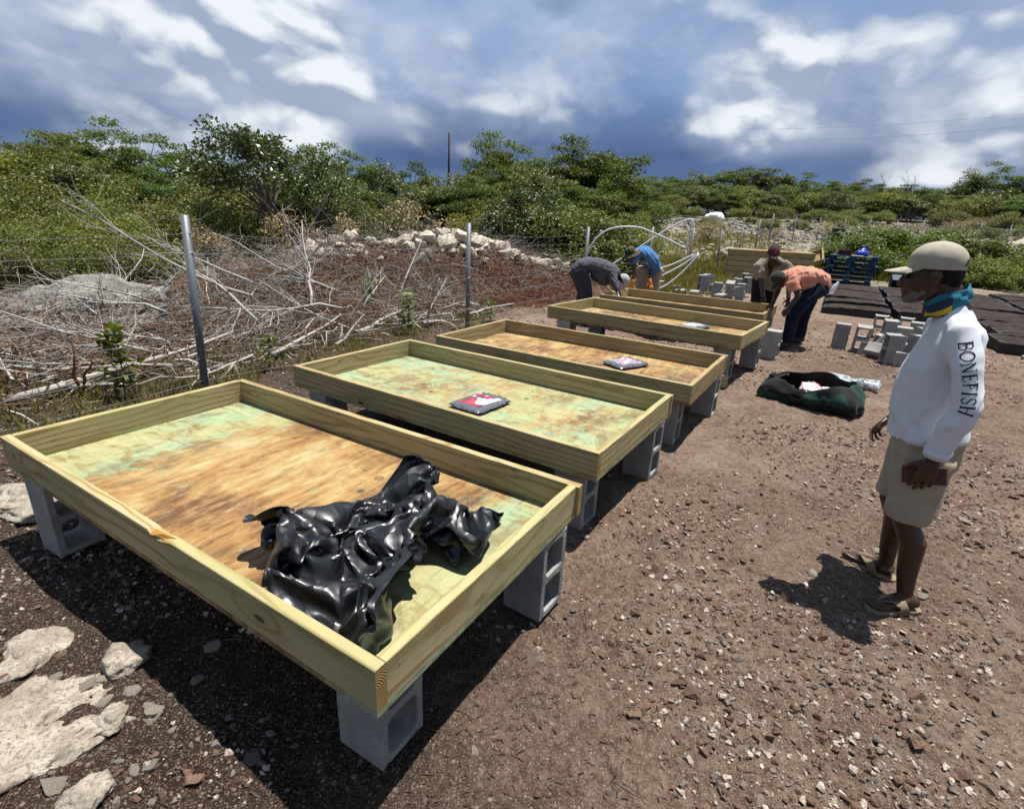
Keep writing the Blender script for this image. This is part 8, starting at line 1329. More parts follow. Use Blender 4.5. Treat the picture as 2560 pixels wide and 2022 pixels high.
# trunk and limbs
mb.tube([(.03, 0, .72), (.045, 0, .85), (.06, 0, 1.0), (.06, 0, 1.15), (.065, 0, 1.27), (.08, 0, 1.35)], [(.13, .09), (.12, .085), (.12, .085), (.12, .075), (.10, .055), (.05, .045)], 12, side=(0, 1, 0))
armL = [V3(.06, .160, 1.282), V3(.012, .232, 1.15), V3(-.012, .262, 1.02), V3(.004, .246, .90), V3(.022, .222, .785)]
armR = [V3(.085, -.160, 1.282), V3(.10, -.225, 1.15), V3(.10, -.25, 1.03), V3(.125, -.25, .91), V3(.155, -.245, .80)]
for arm in (armL, armR): mb.tube(arm, [.034, .030, .026, .026, .026], 10)
hand(mb, armL[-1]+V3(.004, .004, -.012), (.10, -.02, -1), (-.05, .97, -.02), (.93, .05, .1), 1.0, (.12, .30, .40), .9, .04)
hand(mb, armR[-1]+V3(.01, 0, -.01), (.55, .0, -.83), (.45, -.65, .4), (.35, .75, .15), .98, (.45, .55, .4), .8, .08)
for hip, knee, calf, ank, heel, toe in (((.03, .085, .74), (.034, .108, .45), (-.010, .116, .32), (-.050, .122, .075), (-.105, .108, 0), (.058, .222, 0)), ((.05, -.085, .74), (.085, -.092, .46), (.050, -.098, .33), (.022, -.104, .075), (-.020, -.098, 0), (.150, -.160, 0))):
    hip, knee, calf, ank = map(Vector, (hip, knee, calf, ank)); mb.tube([hip, knee+V3(-.012, 0, .05), knee+V3(0, 0, -.02), calf+V3(-.008, 0, .02), calf.lerp(ank, .55), ank], [.075, .054, .050, .051, .040, .031], 22)
    mb.ball(ank, (.031, .033, .035)); mb.tube([ank, Vector(heel)+V3(.03, .01, .045)], [.031, .036], 10); foot(mb, Vector(heel)+V3(0, 0, .020), Vector(toe)+V3(0, 0, .020), side=(1 if hip.y > 0 else -1))
body = fuse(mb, 'body', SKIN, .0046, man, 3)
# clothes
mb = MB()
prof = [(.80, .046, .140, .164), (.86, .052, .138, .158), (.95, .062, .138, .154), (1.03, .070, .136, .154), (1.12, .070, .126, .158), (1.21, .066, .108, .160), (1.27, .066, .096, .160), (1.315, .078, .076, .122), (1.355, .095, .058, .080), (1.378, .103, .054, .068)]
mb.tube([(f, 0, u) for u, f, b, a in prof], [(a, b) for u, f, b, a in prof], 28, side=(0, 1, 0))
for arm, w in ((armL, 1), (armR, 1)):
    mb.tube([V3(.065, arm[0].y*.55, 1.295)]+[arm[0]]+arm[1:4]+[arm[4]+V3(0, 0, .012)], [.060, .058, .053, .050, .045, .041], 14); mb.ball(arm[0], .056); mb.ball(arm[2], .050)
shirt = fuse(mb, 'shirt', WHITE, .0085, man, 5, .016, 7.5, 1)
mb = MB(); mb.tube([(.04, 0, .86), (.035, 0, .76), (.035, 0, .68)], [(.155, .125), (.165, .13), (.155, .12)], 20, side=(0, 1, 0))
for pts, rs in (([(.03, .083, .74), (.036, .098, .60), (.034, .108, .445)], [(.094, .108), (.092, .100), (.092, .090)]), ([(.05, -.083, .74), (.062, -.092, .60), (.072, -.095, .455)], [(.092, .108), (.09, .100), (.090, .090)])): mb.tube(pts, rs, 18, side=(0, 1, 0))
fuse(mb, 'shorts', KHAKI, .0085, man, 4, .015, 8, 4)
MB().box((.108, .128, .520), (.004, .022, .020), (0, 0, .55)).build('sewn_label', BLACKC, man, bevel=.001)
# cap
def cap(parent, c, rot, mat, r=(.098, .083, .088), brim=.085, strap=True, brimw=.07):
    mb = MB(); nu, nv = 28, 8; rows = []
    for i in range(nv+1):
        th = (pi/2)*(1-i/nv)*1.0; rows.append([(r[0]*sin(th)*cos(2*pi*j/nu)*(1.0), r[1]*sin(th)*sin(2*pi*j/nu), r[2]*(cos(th)**.86 if cos(th) > 0 else 0)) for j in range(nu)])
    V = [v for rw in rows[:-1] for v in rw]+[(0, 0, r[2])]; F = [(i*nu+j, i*nu+(j+1) % nu, (i+1)*nu+(j+1) % nu, (i+1)*nu+j) for i in range(nv-1) for j in range(nu)]+[((nv-1)*nu+j, (nv-1)*nu+(j+1) % nu, nv*nu) for j in range(nu)]
    lo = [(x*.985, y*.985, -.022) for x, y, z in rows[0]]; k = len(V); V += lo; F += [(k+j, k+(j+1) % nu, (j+1) % nu, j) for j in range(nu)]
    V = [(x+random.uniform(-1, 1)*.0012, y+random.uniform(-1, 1)*.0012, z+random.uniform(-1, 1)*.001) for x, y, z in V]
    mb.add(V, F); o = mb.build('cap', mat, parent, True, loc=c, rot=rot); sub = o.modifiers.new('sub', 'SUBSURF'); sub.levels = sub.render_levels = 2
    b = MB(); nb, mlen = 14, 6; V = []
    for i in range(mlen+1):
        for j in range(nb+1):
            a = -1.05+2.1*j/nb; t = i/mlen; x = r[0]*cos(a)*.96+brim*t*cos(a)**.7; y = r[1]*sin(a)*.96*(1-.12*t)+.0; z = -.018-.022*t-.35*(y*y)/.09*.2*(.3+.7*t)
            V.append((x, y, z))
    n1 = len(V); V += [(x, y, z-.005) for x, y, z in V]; F = []
    for i in range(mlen):
        for j in range(nb): q = i*(nb+1)+j; F += [(q, q+nb+1, q+nb+2, q+1), (n1+q, n1+q+1, n1+q+nb+2, n1+q+nb+1)]
    ed = [mlen*(nb+1)+j for j in range(nb+1)]; F += [(ed[j], n1+ed[j], n1+ed[j+1], ed[j+1]) for j in range(nb)]
    for e in (0, nb):
        for i in range(mlen): q = i*(nb+1)+e; F.append((q, n1+q, n1+q+nb+1, q+nb+1))
    b.add(V, F); br = b.build('brim', mat, o, True); br.modifiers.new('sub', 'SUBSURF').render_levels = 1
    return o
cp = cap(man, (.187, 0, 1.530), (0, .02, 0), CAPBEIGE, (.100, .084, .086), .082)
MB().ball((0, 0, .086), (.008, .008, .004), nu=10, nv=6).build('button', CAPBEIGE, cp, True)
# dark opening and strap at the back of the cap
mb = MB(); ns = 10; V = []
for j in range(ns+1):
    a = pi-.55+1.1*j/ns; h = .032*math.sqrt(max(0, 1-((j/ns-.5)*2)**2)); V += [(.1012*cos(a), .0852*sin(a), -.006), (.1006*cos(a)*.985, .0848*sin(a)*.985, -.004+h+.002)]
mb.add(V, [(2*j, 2*j+2, 2*j+3, 2*j+1) for j in range(ns)]); mb.build('back_opening', HAIRB, cp)
# hair, beard, glasses
mb = MB(); mb.ball((.172, 0, 1.492), (.088, .0765, .062)); mb.ball((.125, 0, 1.465), (.035, .055, .055)); fuse(mb, 'hair', HAIRB, .006, man, 3)
mb = MB(); mb.ball((.250, 0, 1.382), (.026, .030, .020)); mb.ball((.232, .036, 1.398), (.024, .014, .018)); mb.ball((.232, -.036, 1.398), (.024, .014, .018)); mb.ball((.274, 0, 1.419), (.010, .024, .005)); mb.ball((.208, .047, 1.418), (.014, .008, .016)); mb.ball((.208, -.047, 1.418), (.014, .008, .016)); fuse(mb, 'beard', BEARD, .005, man, 2, .006, 60, 3)
mb = MB()
for s in (-1, 1):
    mb.ball((.277, s*.034, 1.482), (.009, .028, .019), (0, 0, -s*.25)); mb.tube([(.272, s*.058, 1.487), (.23, s*.079, 1.487), (.185, s*.081, 1.484)], [.0035, .003, .003], 6)
mb.tube([(.286, -.012, 1.487), (.288, 0, 1.489), (.286, .012, 1.487)], .003, 6); mb.build('sunglasses', GLASSD, man, True)
# neck gaiter: three coloured bands of one tube of cloth
def gaiter():
    rings = 9; n = 40; rows = []
    for i in range(rings):
        t = i/(rings-1); row = []
        for j in range(n):
            a = 2*pi*j/n; tilt = -.52; R0 = .073+.010*sin(pi*t)+.004*sin(5*a+t*9)+.003*sin(9*a-t*14)
            x, y = R0*1.03*cos(a), R0*.93*sin(a); z = (t-.5)*.085+.006*sin(3*a+4*t)
            row.append((.118+x*cos(tilt)+z*sin(.30)*.6, y, 1.378-x*sin(tilt)*-1*.95+z))
        rows.append(row)
    V = [v for r_ in rows for v in r_]; mb = MB(); mb.v = V
    for i in range(rings-1):
        for j in range(n):
            a = 2*pi*(j+.5)/n; yl = (.35 < a < 1.75 and i in (1, 2)); tl = (a > 1.75 and a < 4.5) or i >= 6
            mb.f.append((i*n+j, i*n+(j+1) % n, (i+1)*n+(j+1) % n, (i+1)*n+j)); mb.m.append(2 if yl else (0 if tl else 1))
    o = mb.build('neck_gaiter', [TEAL, NAVY, YELLOW], man, True); so = o.modifiers.new('s', 'SOLIDIFY'); so.thickness = .006; o.modifiers.new('u', 'SUBSURF').render_levels = 2
gaiter()
# sandals and phone
for heel, toe in (((-.105, .108, 0), (.058, .222, 0)), ((-.020, -.098, 0), (.150, -.160, 0))):
    heel, toe = Vector(heel), Vector(toe); d = (toe-heel).normalized(); s = V3(0, 0, 1).cross(d); sh = empty('sandal'); sh.parent = man
    out = [(-.022, 0), (-.014, .027), (.02, .033), (.09, .034), (.15, .046), (.205, .040), (.232, .012), (.232, -.014), (.205, -.042), (.15, -.047), (.09, -.036), (.02, -.033), (-.014, -.027)]
    mb = MB(); V = [heel+d*a+s*b for a, b in out]; n = len(V); mb.add([v+V3(0, 0, .0) for v in V]+[v+V3(0, 0, .022) for v in V], [tuple(reversed(range(n))), tuple(range(n, 2*n))]+[(i, (i+1) % n, n+(i+1) % n, n+i) for i in range(n)]); mb.build('sole', SOLEM, sh, bevel=.003)
    mb = MB()
    for q in (-1, 1): mb.tube([heel+d*.075+s*q*.044+V3(0, 0, .018), heel+d*.10+s*q*.036+V3(0, 0, .066), heel+d*.14+s*q*.018+V3(0, 0, .066), heel+d*.185-s*.016+V3(0, 0, .034)], [(.022, .003), (.022, .003), (.016, .003), (.007, .003)], 8, side=d)
    mb.build('strap', SANDALM, sh, True)
ph = MB().box((0, 0, 0), (.150, .011, .076)).build('phone', PHONE, None, bevel=.005, seg=2); ph.parent = man
ph.location = (.028, .192, .683); ph.rotation_euler = (.08, .22, -.03); ph.parent = None; ph.matrix_world = man.matrix_basis @ Matrix.LocRotScale(V3(.034, .196, .690), Euler((.08, .22, -.03)), None)
tag(ph, 'maroon cased phone held in the standing man\'s left hand', 'phone')
# lettering down the sleeve
def glyph(ch):
    """strokes (points, half width) in a 0..1 box with serifs"""
    T, t = .075, .030; arc = lambda cx, cy, rx, ry, a0, a1, n=14: [(cx+rx*cos(a0+(a1-a0)*i/n), cy+ry*sin(a0+(a1-a0)*i/n)) for i in range(n+1)]
    bar = lambda x: [([(x, 0), (x, 1)], T), ([(x-.14, .015), (x+.14, .015)], t), ([(x-.14, .985), (x+.14, .985)], t)]
    if ch == 'B': return bar(.16)+[([(.16, .98), (.4, .98)]+arc(.42, .76, .2, .22, pi/2, -pi/2)+[(.16, .53)], .042), ([(.16, .53), (.42, .53)]+arc(.44, .27, .25, .26, pi/2, -pi/2)+[(.16, .015)], .045)], .72
    if ch == 'O': return [(arc(.42, .5, .38, .49, 0, 2*pi, 30), .052)], .86
    if ch == 'N': return [([(.14, 0), (.14, 1)], t), ([(.12, .98), (.72, .02)], T*.85), ([(.72, 0), (.72, 1)], t), ([(.02, .985), (.2, .985)], t), ([(.02, .015), (.27, .015)], t), ([(.58, .985), (.86, .985)], t)], .88
    if ch == 'E': return bar(.16)+[([(.1, .98), (.58, .98), (.60, .82)], t), ([(.16, .52), (.45, .52)], t), ([(.45, .62), (.45, .42)], t*.8), ([(.1, .02), (.60, .02), (.63, .2)], t)], .70
    if ch == 'F': return bar(.16)+[([(.1, .98), (.56, .98), (.58, .80)], t), ([(.16, .5), (.44, .5)], t), ([(.44, .6), (.44, .4)], t*.8)], .64
    if ch == 'I': return bar(.18), .40
    if ch == 'S': return [([(.52, .96), (.53, .78)], t*.8), ([(.52, .82)]+arc(.30, .77, .21, .21, .3, pi*1.1, 12)+[(.2, .60), (.42, .44)]+arc(.30, .25, .22, .23, .7, -pi*.88, 14), .046), ([(.06, .06), (.06, .26)], t*.8)], .62
    if ch == 'H': return bar(.16)+bar(.70)+[([(.16, .5), (.70, .5)], t)], .90
def text_on(target, txt, place, size, mat, parent, name='lettering', gap=.10, lift=.0018, castdir=None):
    """place(s, w): point outside the surface for advance s and height w; castdir: ray toward the surface"""
    from mathutils.bvhtree import BVHTree
    tm = target.data; bv = BVHTree.FromPolygons([v.co for v in tm.vertices], [p.vertices[:] for p in tm.polygons]); mb = MB(); s = 0
    def put(x, y):
        o = place(x*size, y*size); h = bv.ray_cast(o, castdir); return (h[0]+h[1]*lift) if h[0] else None
    for ch in txt:
        strokes, adv = glyph(ch)
        for li, (pts, hw) in enumerate(strokes):
            fine = []
            for a, b in zip(pts[:-1], pts[1:]):
                m = max(1, int(math.dist(a, b)/.12)); fine += [(a[0]+(b[0]-a[0])*i/m, a[1]+(b[1]-a[1])*i/m) for i in range(m)]
            fine.append(pts[-1]); L0 = len(mb.v); ok = True; vs = []
            for i, p in enumerate(fine):
                a, b = fine[max(0, i-1)], fine[min(len(fine)-1, i+1)]; dx, dy = b[0]-a[0], b[1]-a[1]; l = math.hypot(dx, dy) or 1; nx_, ny_ = -dy/l*hw, dx/l*hw
                for sg in (-1, 1):
                    q = put(s+p[0]+sg*nx_, p[1]+sg*ny_); ok = ok and q is not None; vs.append(q)
            if ok: mb.add([v+(0.00015*li)*-Vector(castdir) for v in vs], [(2*i, 2*i+1, 2*i+3, 2*i+2) for i in range(len(fine)-1)])
        s += adv+gap
    return mb.build(name, mat, parent)
_a = [V3(.050, 0, 1.262), V3(.000, 0, 1.11), V3(-.012, 0, 1.02), V3(.010, 0, .87)]
def along(s):
    d = s
    for a, b in zip(_a[:-1], _a[1:]):
        l = (b-a).length
        if d <= l or b is _a[-1]: t = (b-a).normalized(); return a+t*d, t
        d -= l
def sleeve_place(s, w):
    p, t = along(s); up = V3(t.z, 0, -t.x)              # letter tops toward his back
    q = p+up*(w-.021)*(1 if up.x < 0 else -1); return V3(q.x, .6, q.z)
text_on(shirt, 'BONEFISH', sleeve_place, .0425, INK, man, castdir=V3(0, -1, 0))
mb = MB()
for tt_, (ra) in ((armL, .0455),): mb.tube([armL[4]+V3(0, 0, .004), armL[4]+V3(-.003, .003, .040)], [ra, ra+.0015], 20, cap=False)
o = mb.build('cuff', WHITE, man, True); o.modifiers.new('s', 'SOLIDIFY').thickness = .004

# ---- the four bending workers (figures about 9 m away); points are world x, y, z
def person(loc, label):
    return empty('person', loc, 0, label, 'person', 'people on the plot')
def shift(o, base): return [Vector(p)-Vector(base) for p in o]
class Fig:
    def __init__(s, base, label): s.b = Vector(base); s.b.z = ground_z(base[0], base[1]); s.e = person(s.b, label); s.mb = MB()
    def p(s, *a): return Vector(a)-s.b
    def tube(s, pts, r, side=None, n=12): s.mb.tube([Vector(q)-s.b for q in pts], r, n, side=side); return s
    def ball(s, c, r, rot=None): s.mb.ball(Vector(c)-s.b, r, rot); return s
    def out(s, name, mat, voxel=.011, smooth=4, fold=0.0, fs=7, seed=0): o = fuse(s.mb, name, mat, voxel, s.e, smooth, fold, fs, seed); s.mb = MB(); return o
def head(f, c, fwd, up, glasses=False):
    """head with face; c centre of skull"""
    fwd = Vector(fwd).normalized(); up = Vector(up).normalized(); up = (up-fwd*up.dot(fwd)).normalized(); l = up.cross(fwd); m = Matrix((fwd, l, up)).transposed(); c = Vector(c)
    P = lambda a, b, d: c+fwd*a+l*b+up*d
    f.ball(P(0, 0, .01), (.095, .075, .098), m); f.ball(P(.03, 0, -.05), (.07, .058, .07), m); f.ball(P(.05, 0, -.095), (.04, .04, .032), m); f.ball(P(.100, 0, -.045), (.018, .014, .022), m); f.ball(P(.082, 0, -.075), (.015, .024, .009), m)
    for s in (-1, 1): f.ball(P(-.005, s*.078, -.02), (.018, .009, .03), m); f.ball(P(.082, s*.032, -.008), (.012, .024, .009), m)
    return m
# grey clothes, bending far over, seen from the side
F = Fig((1.12, 8.95, 0), 'man in charcoal grey clothes and a pale cap bending far over, seen from the side')
for dy, kx in ((-.11, 0), (.12, -.05)):
    F.tube([(1.02+kx, 8.9+dy, .86), (1.14+kx, 8.9+dy, .48), (1.08+kx, 8.9+dy, .09)], [.085, .058, .042]); F.tube([(1.06+kx, 8.9+dy, .05), (1.16+kx, 8.9+dy-.03, .04), (1.28+kx, 8.9+dy-.05, .03)], [(.045, .05), (.048, .042), (.045, .025)], side=(0, 1, 0))
F.tube([(.98, 8.9, .86), (1.15, 8.9, .95), (1.38, 8.9, .92), (1.56, 8.9, .86), (1.66, 8.88, .80)], [(.14, .1), (.14, .1), (.15, .1), (.12, .09), (.055, .055)], side=(0, 1, 0))
head(F, (1.73, 8.86, .725), (.45, -.12, -.90), (.88, -.05, .42))
F.tube([(1.53, 8.74, .86), (1.56, 8.67, .68), (1.62, 8.62, .555)], [.048, .04, .028]); hand(F.mb, F.p(1.63, 8.61, .54), (.45, -.1, -.88), (.75, -.5, .4), (-.2, -.85, -.1), 1.0, (.3, .4, .3))
F.tube([(1.53, 9.06, .86), (1.60, 9.12, .68), (1.70, 9.10, .56)], [.048, .04, .028]); hand(F.mb, F.p(1.71, 9.1, .545), (.5, 0, -.85), (.75, .5, .4), (-.2, .85, -.1), 1.0, (.3, .4, .3))
F.out('body', SKIN, .008, 3)
F.tube([(.93, 8.9, .84), (1.02, 8.9, .94), (1.16, 8.9, .965), (1.38, 8.9, .90), (1.54, 8.9, .855), (1.63, 8.89, .815)], [(.17, .085), (.18, .115), (.18, .12), (.185, .145), (.155, .13), (.075, .075)], side=(0, 1, 0)); F.ball((1.36, 8.9, .80), (.17, .16, .14)); F.ball((1.42, 8.9, .72), (.10, .15, .10))
F.tube([(1.52, 8.76, .88), (1.55, 8.66, .70), (1.60, 8.63, .60)], [.085, .068, .050]); F.tube([(1.52, 9.04, .88), (1.60, 9.12, .70), (1.67, 9.1, .61)], [.085, .068, .050]); F.out('shirt', GREYC, .012, 5, .018, 7, 2)
for dy, kx in ((-.11, 0), (.12, -.05)): F.tube([(.99+kx, 8.9+dy*.8, .88), (1.08+kx, 8.9+dy, .70), (1.15+kx, 8.9+dy, .48), (1.09+kx, 8.9+dy, .10)], [(.115, .135), (.105, .115), (.085, .095), (.075, .085)], side=(0, 1, 0))
F.ball((.99, 8.9, .86), (.13, .17, .13)); F.out('trousers', GREYPANT, .012, 4, .012, 7, 3)
for dy, kx in ((-.11, 0), (.12, -.05)): F.tube([(1.03+kx, 8.9+dy, .06), (1.16+kx, 8.9+dy-.03, .05), (1.30+kx, 8.9+dy-.05, .035)], [(.052, .06), (.054, .05), (.05, .032)], side=(0, 1, 0))
F.out('boots', BOOT, .01, 2)
mb = F.mb; hand(mb, F.p(1.625, 8.615, .545), (.45, -.1, -.88), (.75, -.5, .4), (-.2, -.85, -.1), 1.12, (.3, .4, .3), .5, .1, .0105); F.out('glove', GLOVE_W, .006, 1)
c_ = cap(F.e, F.p(1.735, 8.86, .735), (0, 0, 0), LAVENDER, (.105, .09, .10), .09); _fw, _up = Vector((.45, -.12, -.90)).normalized(), Vector((.9, -.05, .42)); _l = _up.cross(_fw).normalized(); _up = _fw.cross(_l); c_.rotation_euler = Matrix((_fw, _l, _up)).transposed().to_euler()
mb = F.mb; mb.ball(F.p(1.70, 8.87, .66), (.085, .088, .10)); F.out('neck_cloth', LAVENDER, .01, 3, .01, 9, 8)
# blue tee, camouflage hat, orange gloves
F = Fig((2.42, 10.12, 0), 'man in a blue tee, camouflage hat and orange gloves leaning on the farthest platform')
F.tube([(2.50, 10.1, .84), (2.40, 10.02, .98), (2.24, 9.92, 1.10), (2.12, 9.86, 1.14)], [(.14, .10), (.14, .10), (.15, .10), (.06, .06)], side=(.65, .75, 0))
head(F, (1.985, 9.78, 1.10), (-.72, -.5, -.5), (-.55, -.35, .75))
F.tube([(2.12, 9.86, 1.14), (2.04, 9.82, 1.12)], [.06, .055])
for pts, d_ in (([(2.31, 9.98, 1.08), (2.42, 9.93, .86), (2.41, 9.84, .62)], (.25, -.3, -.9)), ([(2.06, 9.84, 1.02), (2.10, 9.76, .76), (2.06, 9.70, .60)], (-.2, -.2, -.9))):
    F.tube(pts, [.052, .042, .03]); hand(F.mb, Vector(pts[-1])-F.b, d_, (.3, -.7, .5), (-.8, -.3, 0), 1, (.3, .5, .4))
for x, y in ((2.32, 10.1), (2.56, 10.2)): F.tube([(x, y, .82), (x+.01, y-.02, .46), (x+.02, y+.05, .08)], [.085, .06, .045])
F.out('body', SKIN, .008, 3)
F.tube([(2.44, 10.12, .77), (2.50, 10.1, .86), (2.43, 10.03, .97), (2.28, 9.94, 1.09), (2.17, 9.89, 1.145), (2.09, 9.85, 1.14)], [(.17, .13), (.18, .14), (.185, .15), (.18, .145), (.13, .09), (.07, .07)], side=(.65, .75, 0))
F.tube([(2.25, 9.97, 1.13), (2.34, 9.99, 1.07), (2.38, 9.96, .98)], [.085, .082, .075]); F.tube([(2.12, 9.85, 1.10), (2.05, 9.82, 1.00), (2.06, 9.79, .92)], [.085, .082, .072]); BT_ = F.out('shirt', BLUEC, .012, 5, .016, 7, 5)
for x, y in ((2.32, 10.1), (2.56, 10.2)): F.tube([(x+.02, y-.02, .86), (x, y, .70), (x+.01, y-.02, .46), (x+.02, y+.05, .10)], [.125, .12, .105, .095])
F.ball((2.46, 10.12, .84), (.17, .15, .11)); F.out('trousers', TROUSERK, .012, 4, .014, 7, 6)
for x, y in ((2.34, 10.1), (2.58, 10.2)): F.tube([(x, y+.06, .06), (x-.06, y-.04, .05), (x-.1, y-.14, .035)], [(.05, .055), (.05, .05), (.045, .03)], side=(1, 0, 0))
F.out('boots', BOOT, .01, 2)
for w_, d_ in (((2.41, 9.84, .62), (.25, -.3, -.9)), ((2.06, 9.70, .60), (-.2, -.2, -.9))):
    mb = F.mb; mb.tube([Vector(w_)-F.b-Vector(d_)*.06, Vector(w_)-F.b+Vector(d_)*.02], [.042, .036], 10); hand(mb, Vector(w_)-F.b, d_, (.3, -.7, .5), (-.8, -.3, 0), 1.14, (.25, .4, .4), .5, .12, .0115); F.out('glove', GLOVE_O, .007, 1)
fw_, up_ = Vector((-.72, -.5, -.5)).normalized(), Vector((-.55, -.35, .75)); l_ = up_.cross(fw_).normalized(); up_ = fw_.cross(l_); hm = Matrix((fw_, l_, up_)).transposed()
mb = MB(); V = []; nu = 28
for r_, z in ((.0, .115), (.05, .112), (.078, .095), (.088, .06), (.094, .02), (.098, .0), (.13, -.008), (.165, -.02)):
    for j in range(nu): a = 2*pi*j/nu; V.append((r_*1.1*cos(a), r_*.98*sin(a), z+(.012*sin(2*a+1) if r_ > .1 else 0)))
mb.add(V, [(i*nu+j, (i+1)*nu+j, (i+1)*nu+(j+1) % nu, i*nu+(j+1) % nu) for i in range(7) for j in range(nu)]); h_ = mb.build('hat', CAMO, F.e, True, loc=F.p(1.985, 9.78, 1.115), rot=hm.to_euler()); h_.modifiers.new('s', 'SOLIDIFY').thickness = .006
def chest_print(target, parent, cx, cy, cz, w, mat, seed):
    """a worn, broken print: short curved marks on the cloth"""
    from mathutils.bvhtree import BVHTree
    tm = target.data; bv = BVHTree.FromPolygons([v.co for v in tm.vertices], [p.vertices[:] for p in tm.polygons]); rg = random.Random(seed); mb = MB(); d = V3(0, 1, 0)
    for i in range(26):
        u, v = rg.uniform(-1, 1), rg.choice((-.55, -.1, .3, .55)); x = cx+u*w; z = cz+v*w*.6-.25*w*u+.15*w*(1-u*u); hw, hh = rg.uniform(.10, .2)*w*.5, rg.uniform(.1, .2)*w*.45; vs = []
        for a, b in ((-1, -1), (1, -1), (1, 1), (-1, 1)):
            h = bv.ray_cast(V3(x+a*hw+b*hh*.3, cy-.8, z+b*hh-a*hw*.2), d)
            if h[0]: vs.append(h[0]-d*.002)
        if len(vs) == 4: mb.add(vs, [(0, 1, 2, 3)])
    mb.build('shirt_print', mat, parent)
chest_print(BT_, F.e, *F.p(2.19, 9.85, .95), .13, WHITEINK, 4)
# khaki shirt, patterned cap, facing the camera
F = Fig((4.12, 8.95, 0), 'man in a khaki shirt and dark patterned cap stooping toward the picture')
F.tube([(4.16, 9.02, .84), (4.12, 8.92, 1.0), (4.07, 8.78, 1.13), (4.02, 8.70, 1.18)], [(.15, .10), (.15, .10), (.16, .1), (.06, .06)], side=(1, 0, 0))
F.tube([(4.02, 8.70, 1.17), (3.985, 8.63, 1.23)], [.058, .055]); head(F, (3.965, 8.60, 1.285), (-.18, -.80, -.55), (-.05, -.50, .85))
for pts, d_ in (([(3.87, 8.78, 1.12), (3.89, 8.66, .84), (3.92, 8.55, .60)], (.05, -.15, -1)), ([(4.28, 8.76, 1.10), (4.32, 8.62, .82), (4.31, 8.52, .60)], (.0, -.2, -1))):
    F.tube(pts, [.055, .044, .032]); hand(F.mb, Vector(pts[-1])-F.b, d_, (0, -.9, .2), (.9, 0, 0) if pts[0][0] < 4 else (-.9, 0, 0), 1.05, (.4, .5, .4))
for x in (4.02, 4.24): F.tube([(x, 9.02, .82), (x, 8.98, .46), (x, 9.05, .08)], [.085, .06, .045])
F.out('body', SKIN, .008, 3)
F.tube([(4.14, 9.0, .66), (4.17, 9.02, .78), (4.14, 8.96, .94), (4.09, 8.84, 1.08), (4.06, 8.76, 1.145), (4.03, 8.72, 1.17)], [(.21, .13), (.20, .14), (.20, .15), (.21, .14), (.15, .09), (.08, .065)], side=(1, 0, 0))
F.tube([(3.93, 8.79, 1.14), (3.85, 8.76, 1.05), (3.88, 8.69, .87)], [.085, .092, .078]); F.tube([(4.22, 8.78, 1.13), (4.31, 8.74, 1.04), (4.32, 8.65, .86)], [.085, .092, .078]); KS = F.out('shirt', KHAKISHIRT, .012, 4, .018, 7, 9)
for x in (4.02, 4.24): F.tube([(x, 9.03, .86), (x, 8.98, .46), (x, 9.05, .10)], [.115, .09, .08])
F.out('trousers', BLACKC, .012, 4, .01, 7, 6)
for x in (4.02, 4.24): F.tube([(x, 9.08, .06), (x, 8.98, .05), (x, 8.86, .035)], [(.05, .055), (.05, .05), (.045, .03)], side=(1, 0, 0))
F.out('boots', BOOT, .01, 2)
# the open front: dark undershirt in a narrow V
from mathutils.bvhtree import BVHTree
_bv = BVHTree.FromPolygons([v.co for v in KS.data.vertices], [p.vertices[:] for p in KS.data.polygons]); mb = MB(); rows = []
for i in range(9):
    z = 1.13-.028*i; hw = .052*(1-i/8)+.004; row = []
    for j in range(5):
        h = _bv.ray_cast(F.p(4.02+.004*i+(j-2)/2*hw, 7.5, z), V3(0, 1, 0)); row.append((h[0] if h[0] else F.p(4.02, 8.6, z))-V3(0, .004, 0))
    rows.append(row)
mb.add([v for r_ in rows for v in r_], [(i*5+j, i*5+j+1, (i+1)*5+j+1, (i+1)*5+j) for i in range(8) for j in range(4)]); mb.build('undershirt', BLACKC, F.e)
c_ = cap(F.e, F.p(3.965, 8.60, 1.30), (0, 0, 0), DKCAP, (.108, .09, .105), .085); fw_, up_ = Vector((-.22, -.92, -.32)).normalized(), Vector((-.05, -.38, .9)); l_ = up_.cross(fw_).normalized(); up_ = fw_.cross(l_); c_.rotation_euler = Matrix((fw_, l_, up_)).transposed().to_euler()
mb = MB()                                             # interlaced red letters on the cap front
for li, (pts, hw) in enumerate([([(-.016, .030), (-.006, .034), (.004, .030)], .0045), ([(-.016, .030), (-.014, .020), (.004, .014), (.004, .004), (-.008, -.002), (-.018, .004)], .0045), ([(.010, .026), (.010, -.010)], .005), ([(.010, .026), (.026, .026)], .004), ([(.010, .010), (.022, .010)], .004)]):
    vs = []
    for i, (y, z) in enumerate(pts):
        a, b = pts[max(0, i-1)], pts[min(len(pts)-1, i+1)]; dx, dy = b[0]-a[0], b[1]-a[1]; l = math.hypot(dx, dy); 
        for s in (-1, 1): yy, zz = y-dy/l*hw*s, z+dx/l*hw*s; vs.append((.110*math.sqrt(max(.05, 1-(yy/.09)**2-((zz+.02)/.105)**2))+.004+li*.0002, yy*1.25, zz*1.1+.024))
    mb.add(vs, [(2*i, 2*i+1, 2*i+3, 2*i+2) for i in range(len(pts)-1)])
mb.build('cap_emblem', REDINK, c_)
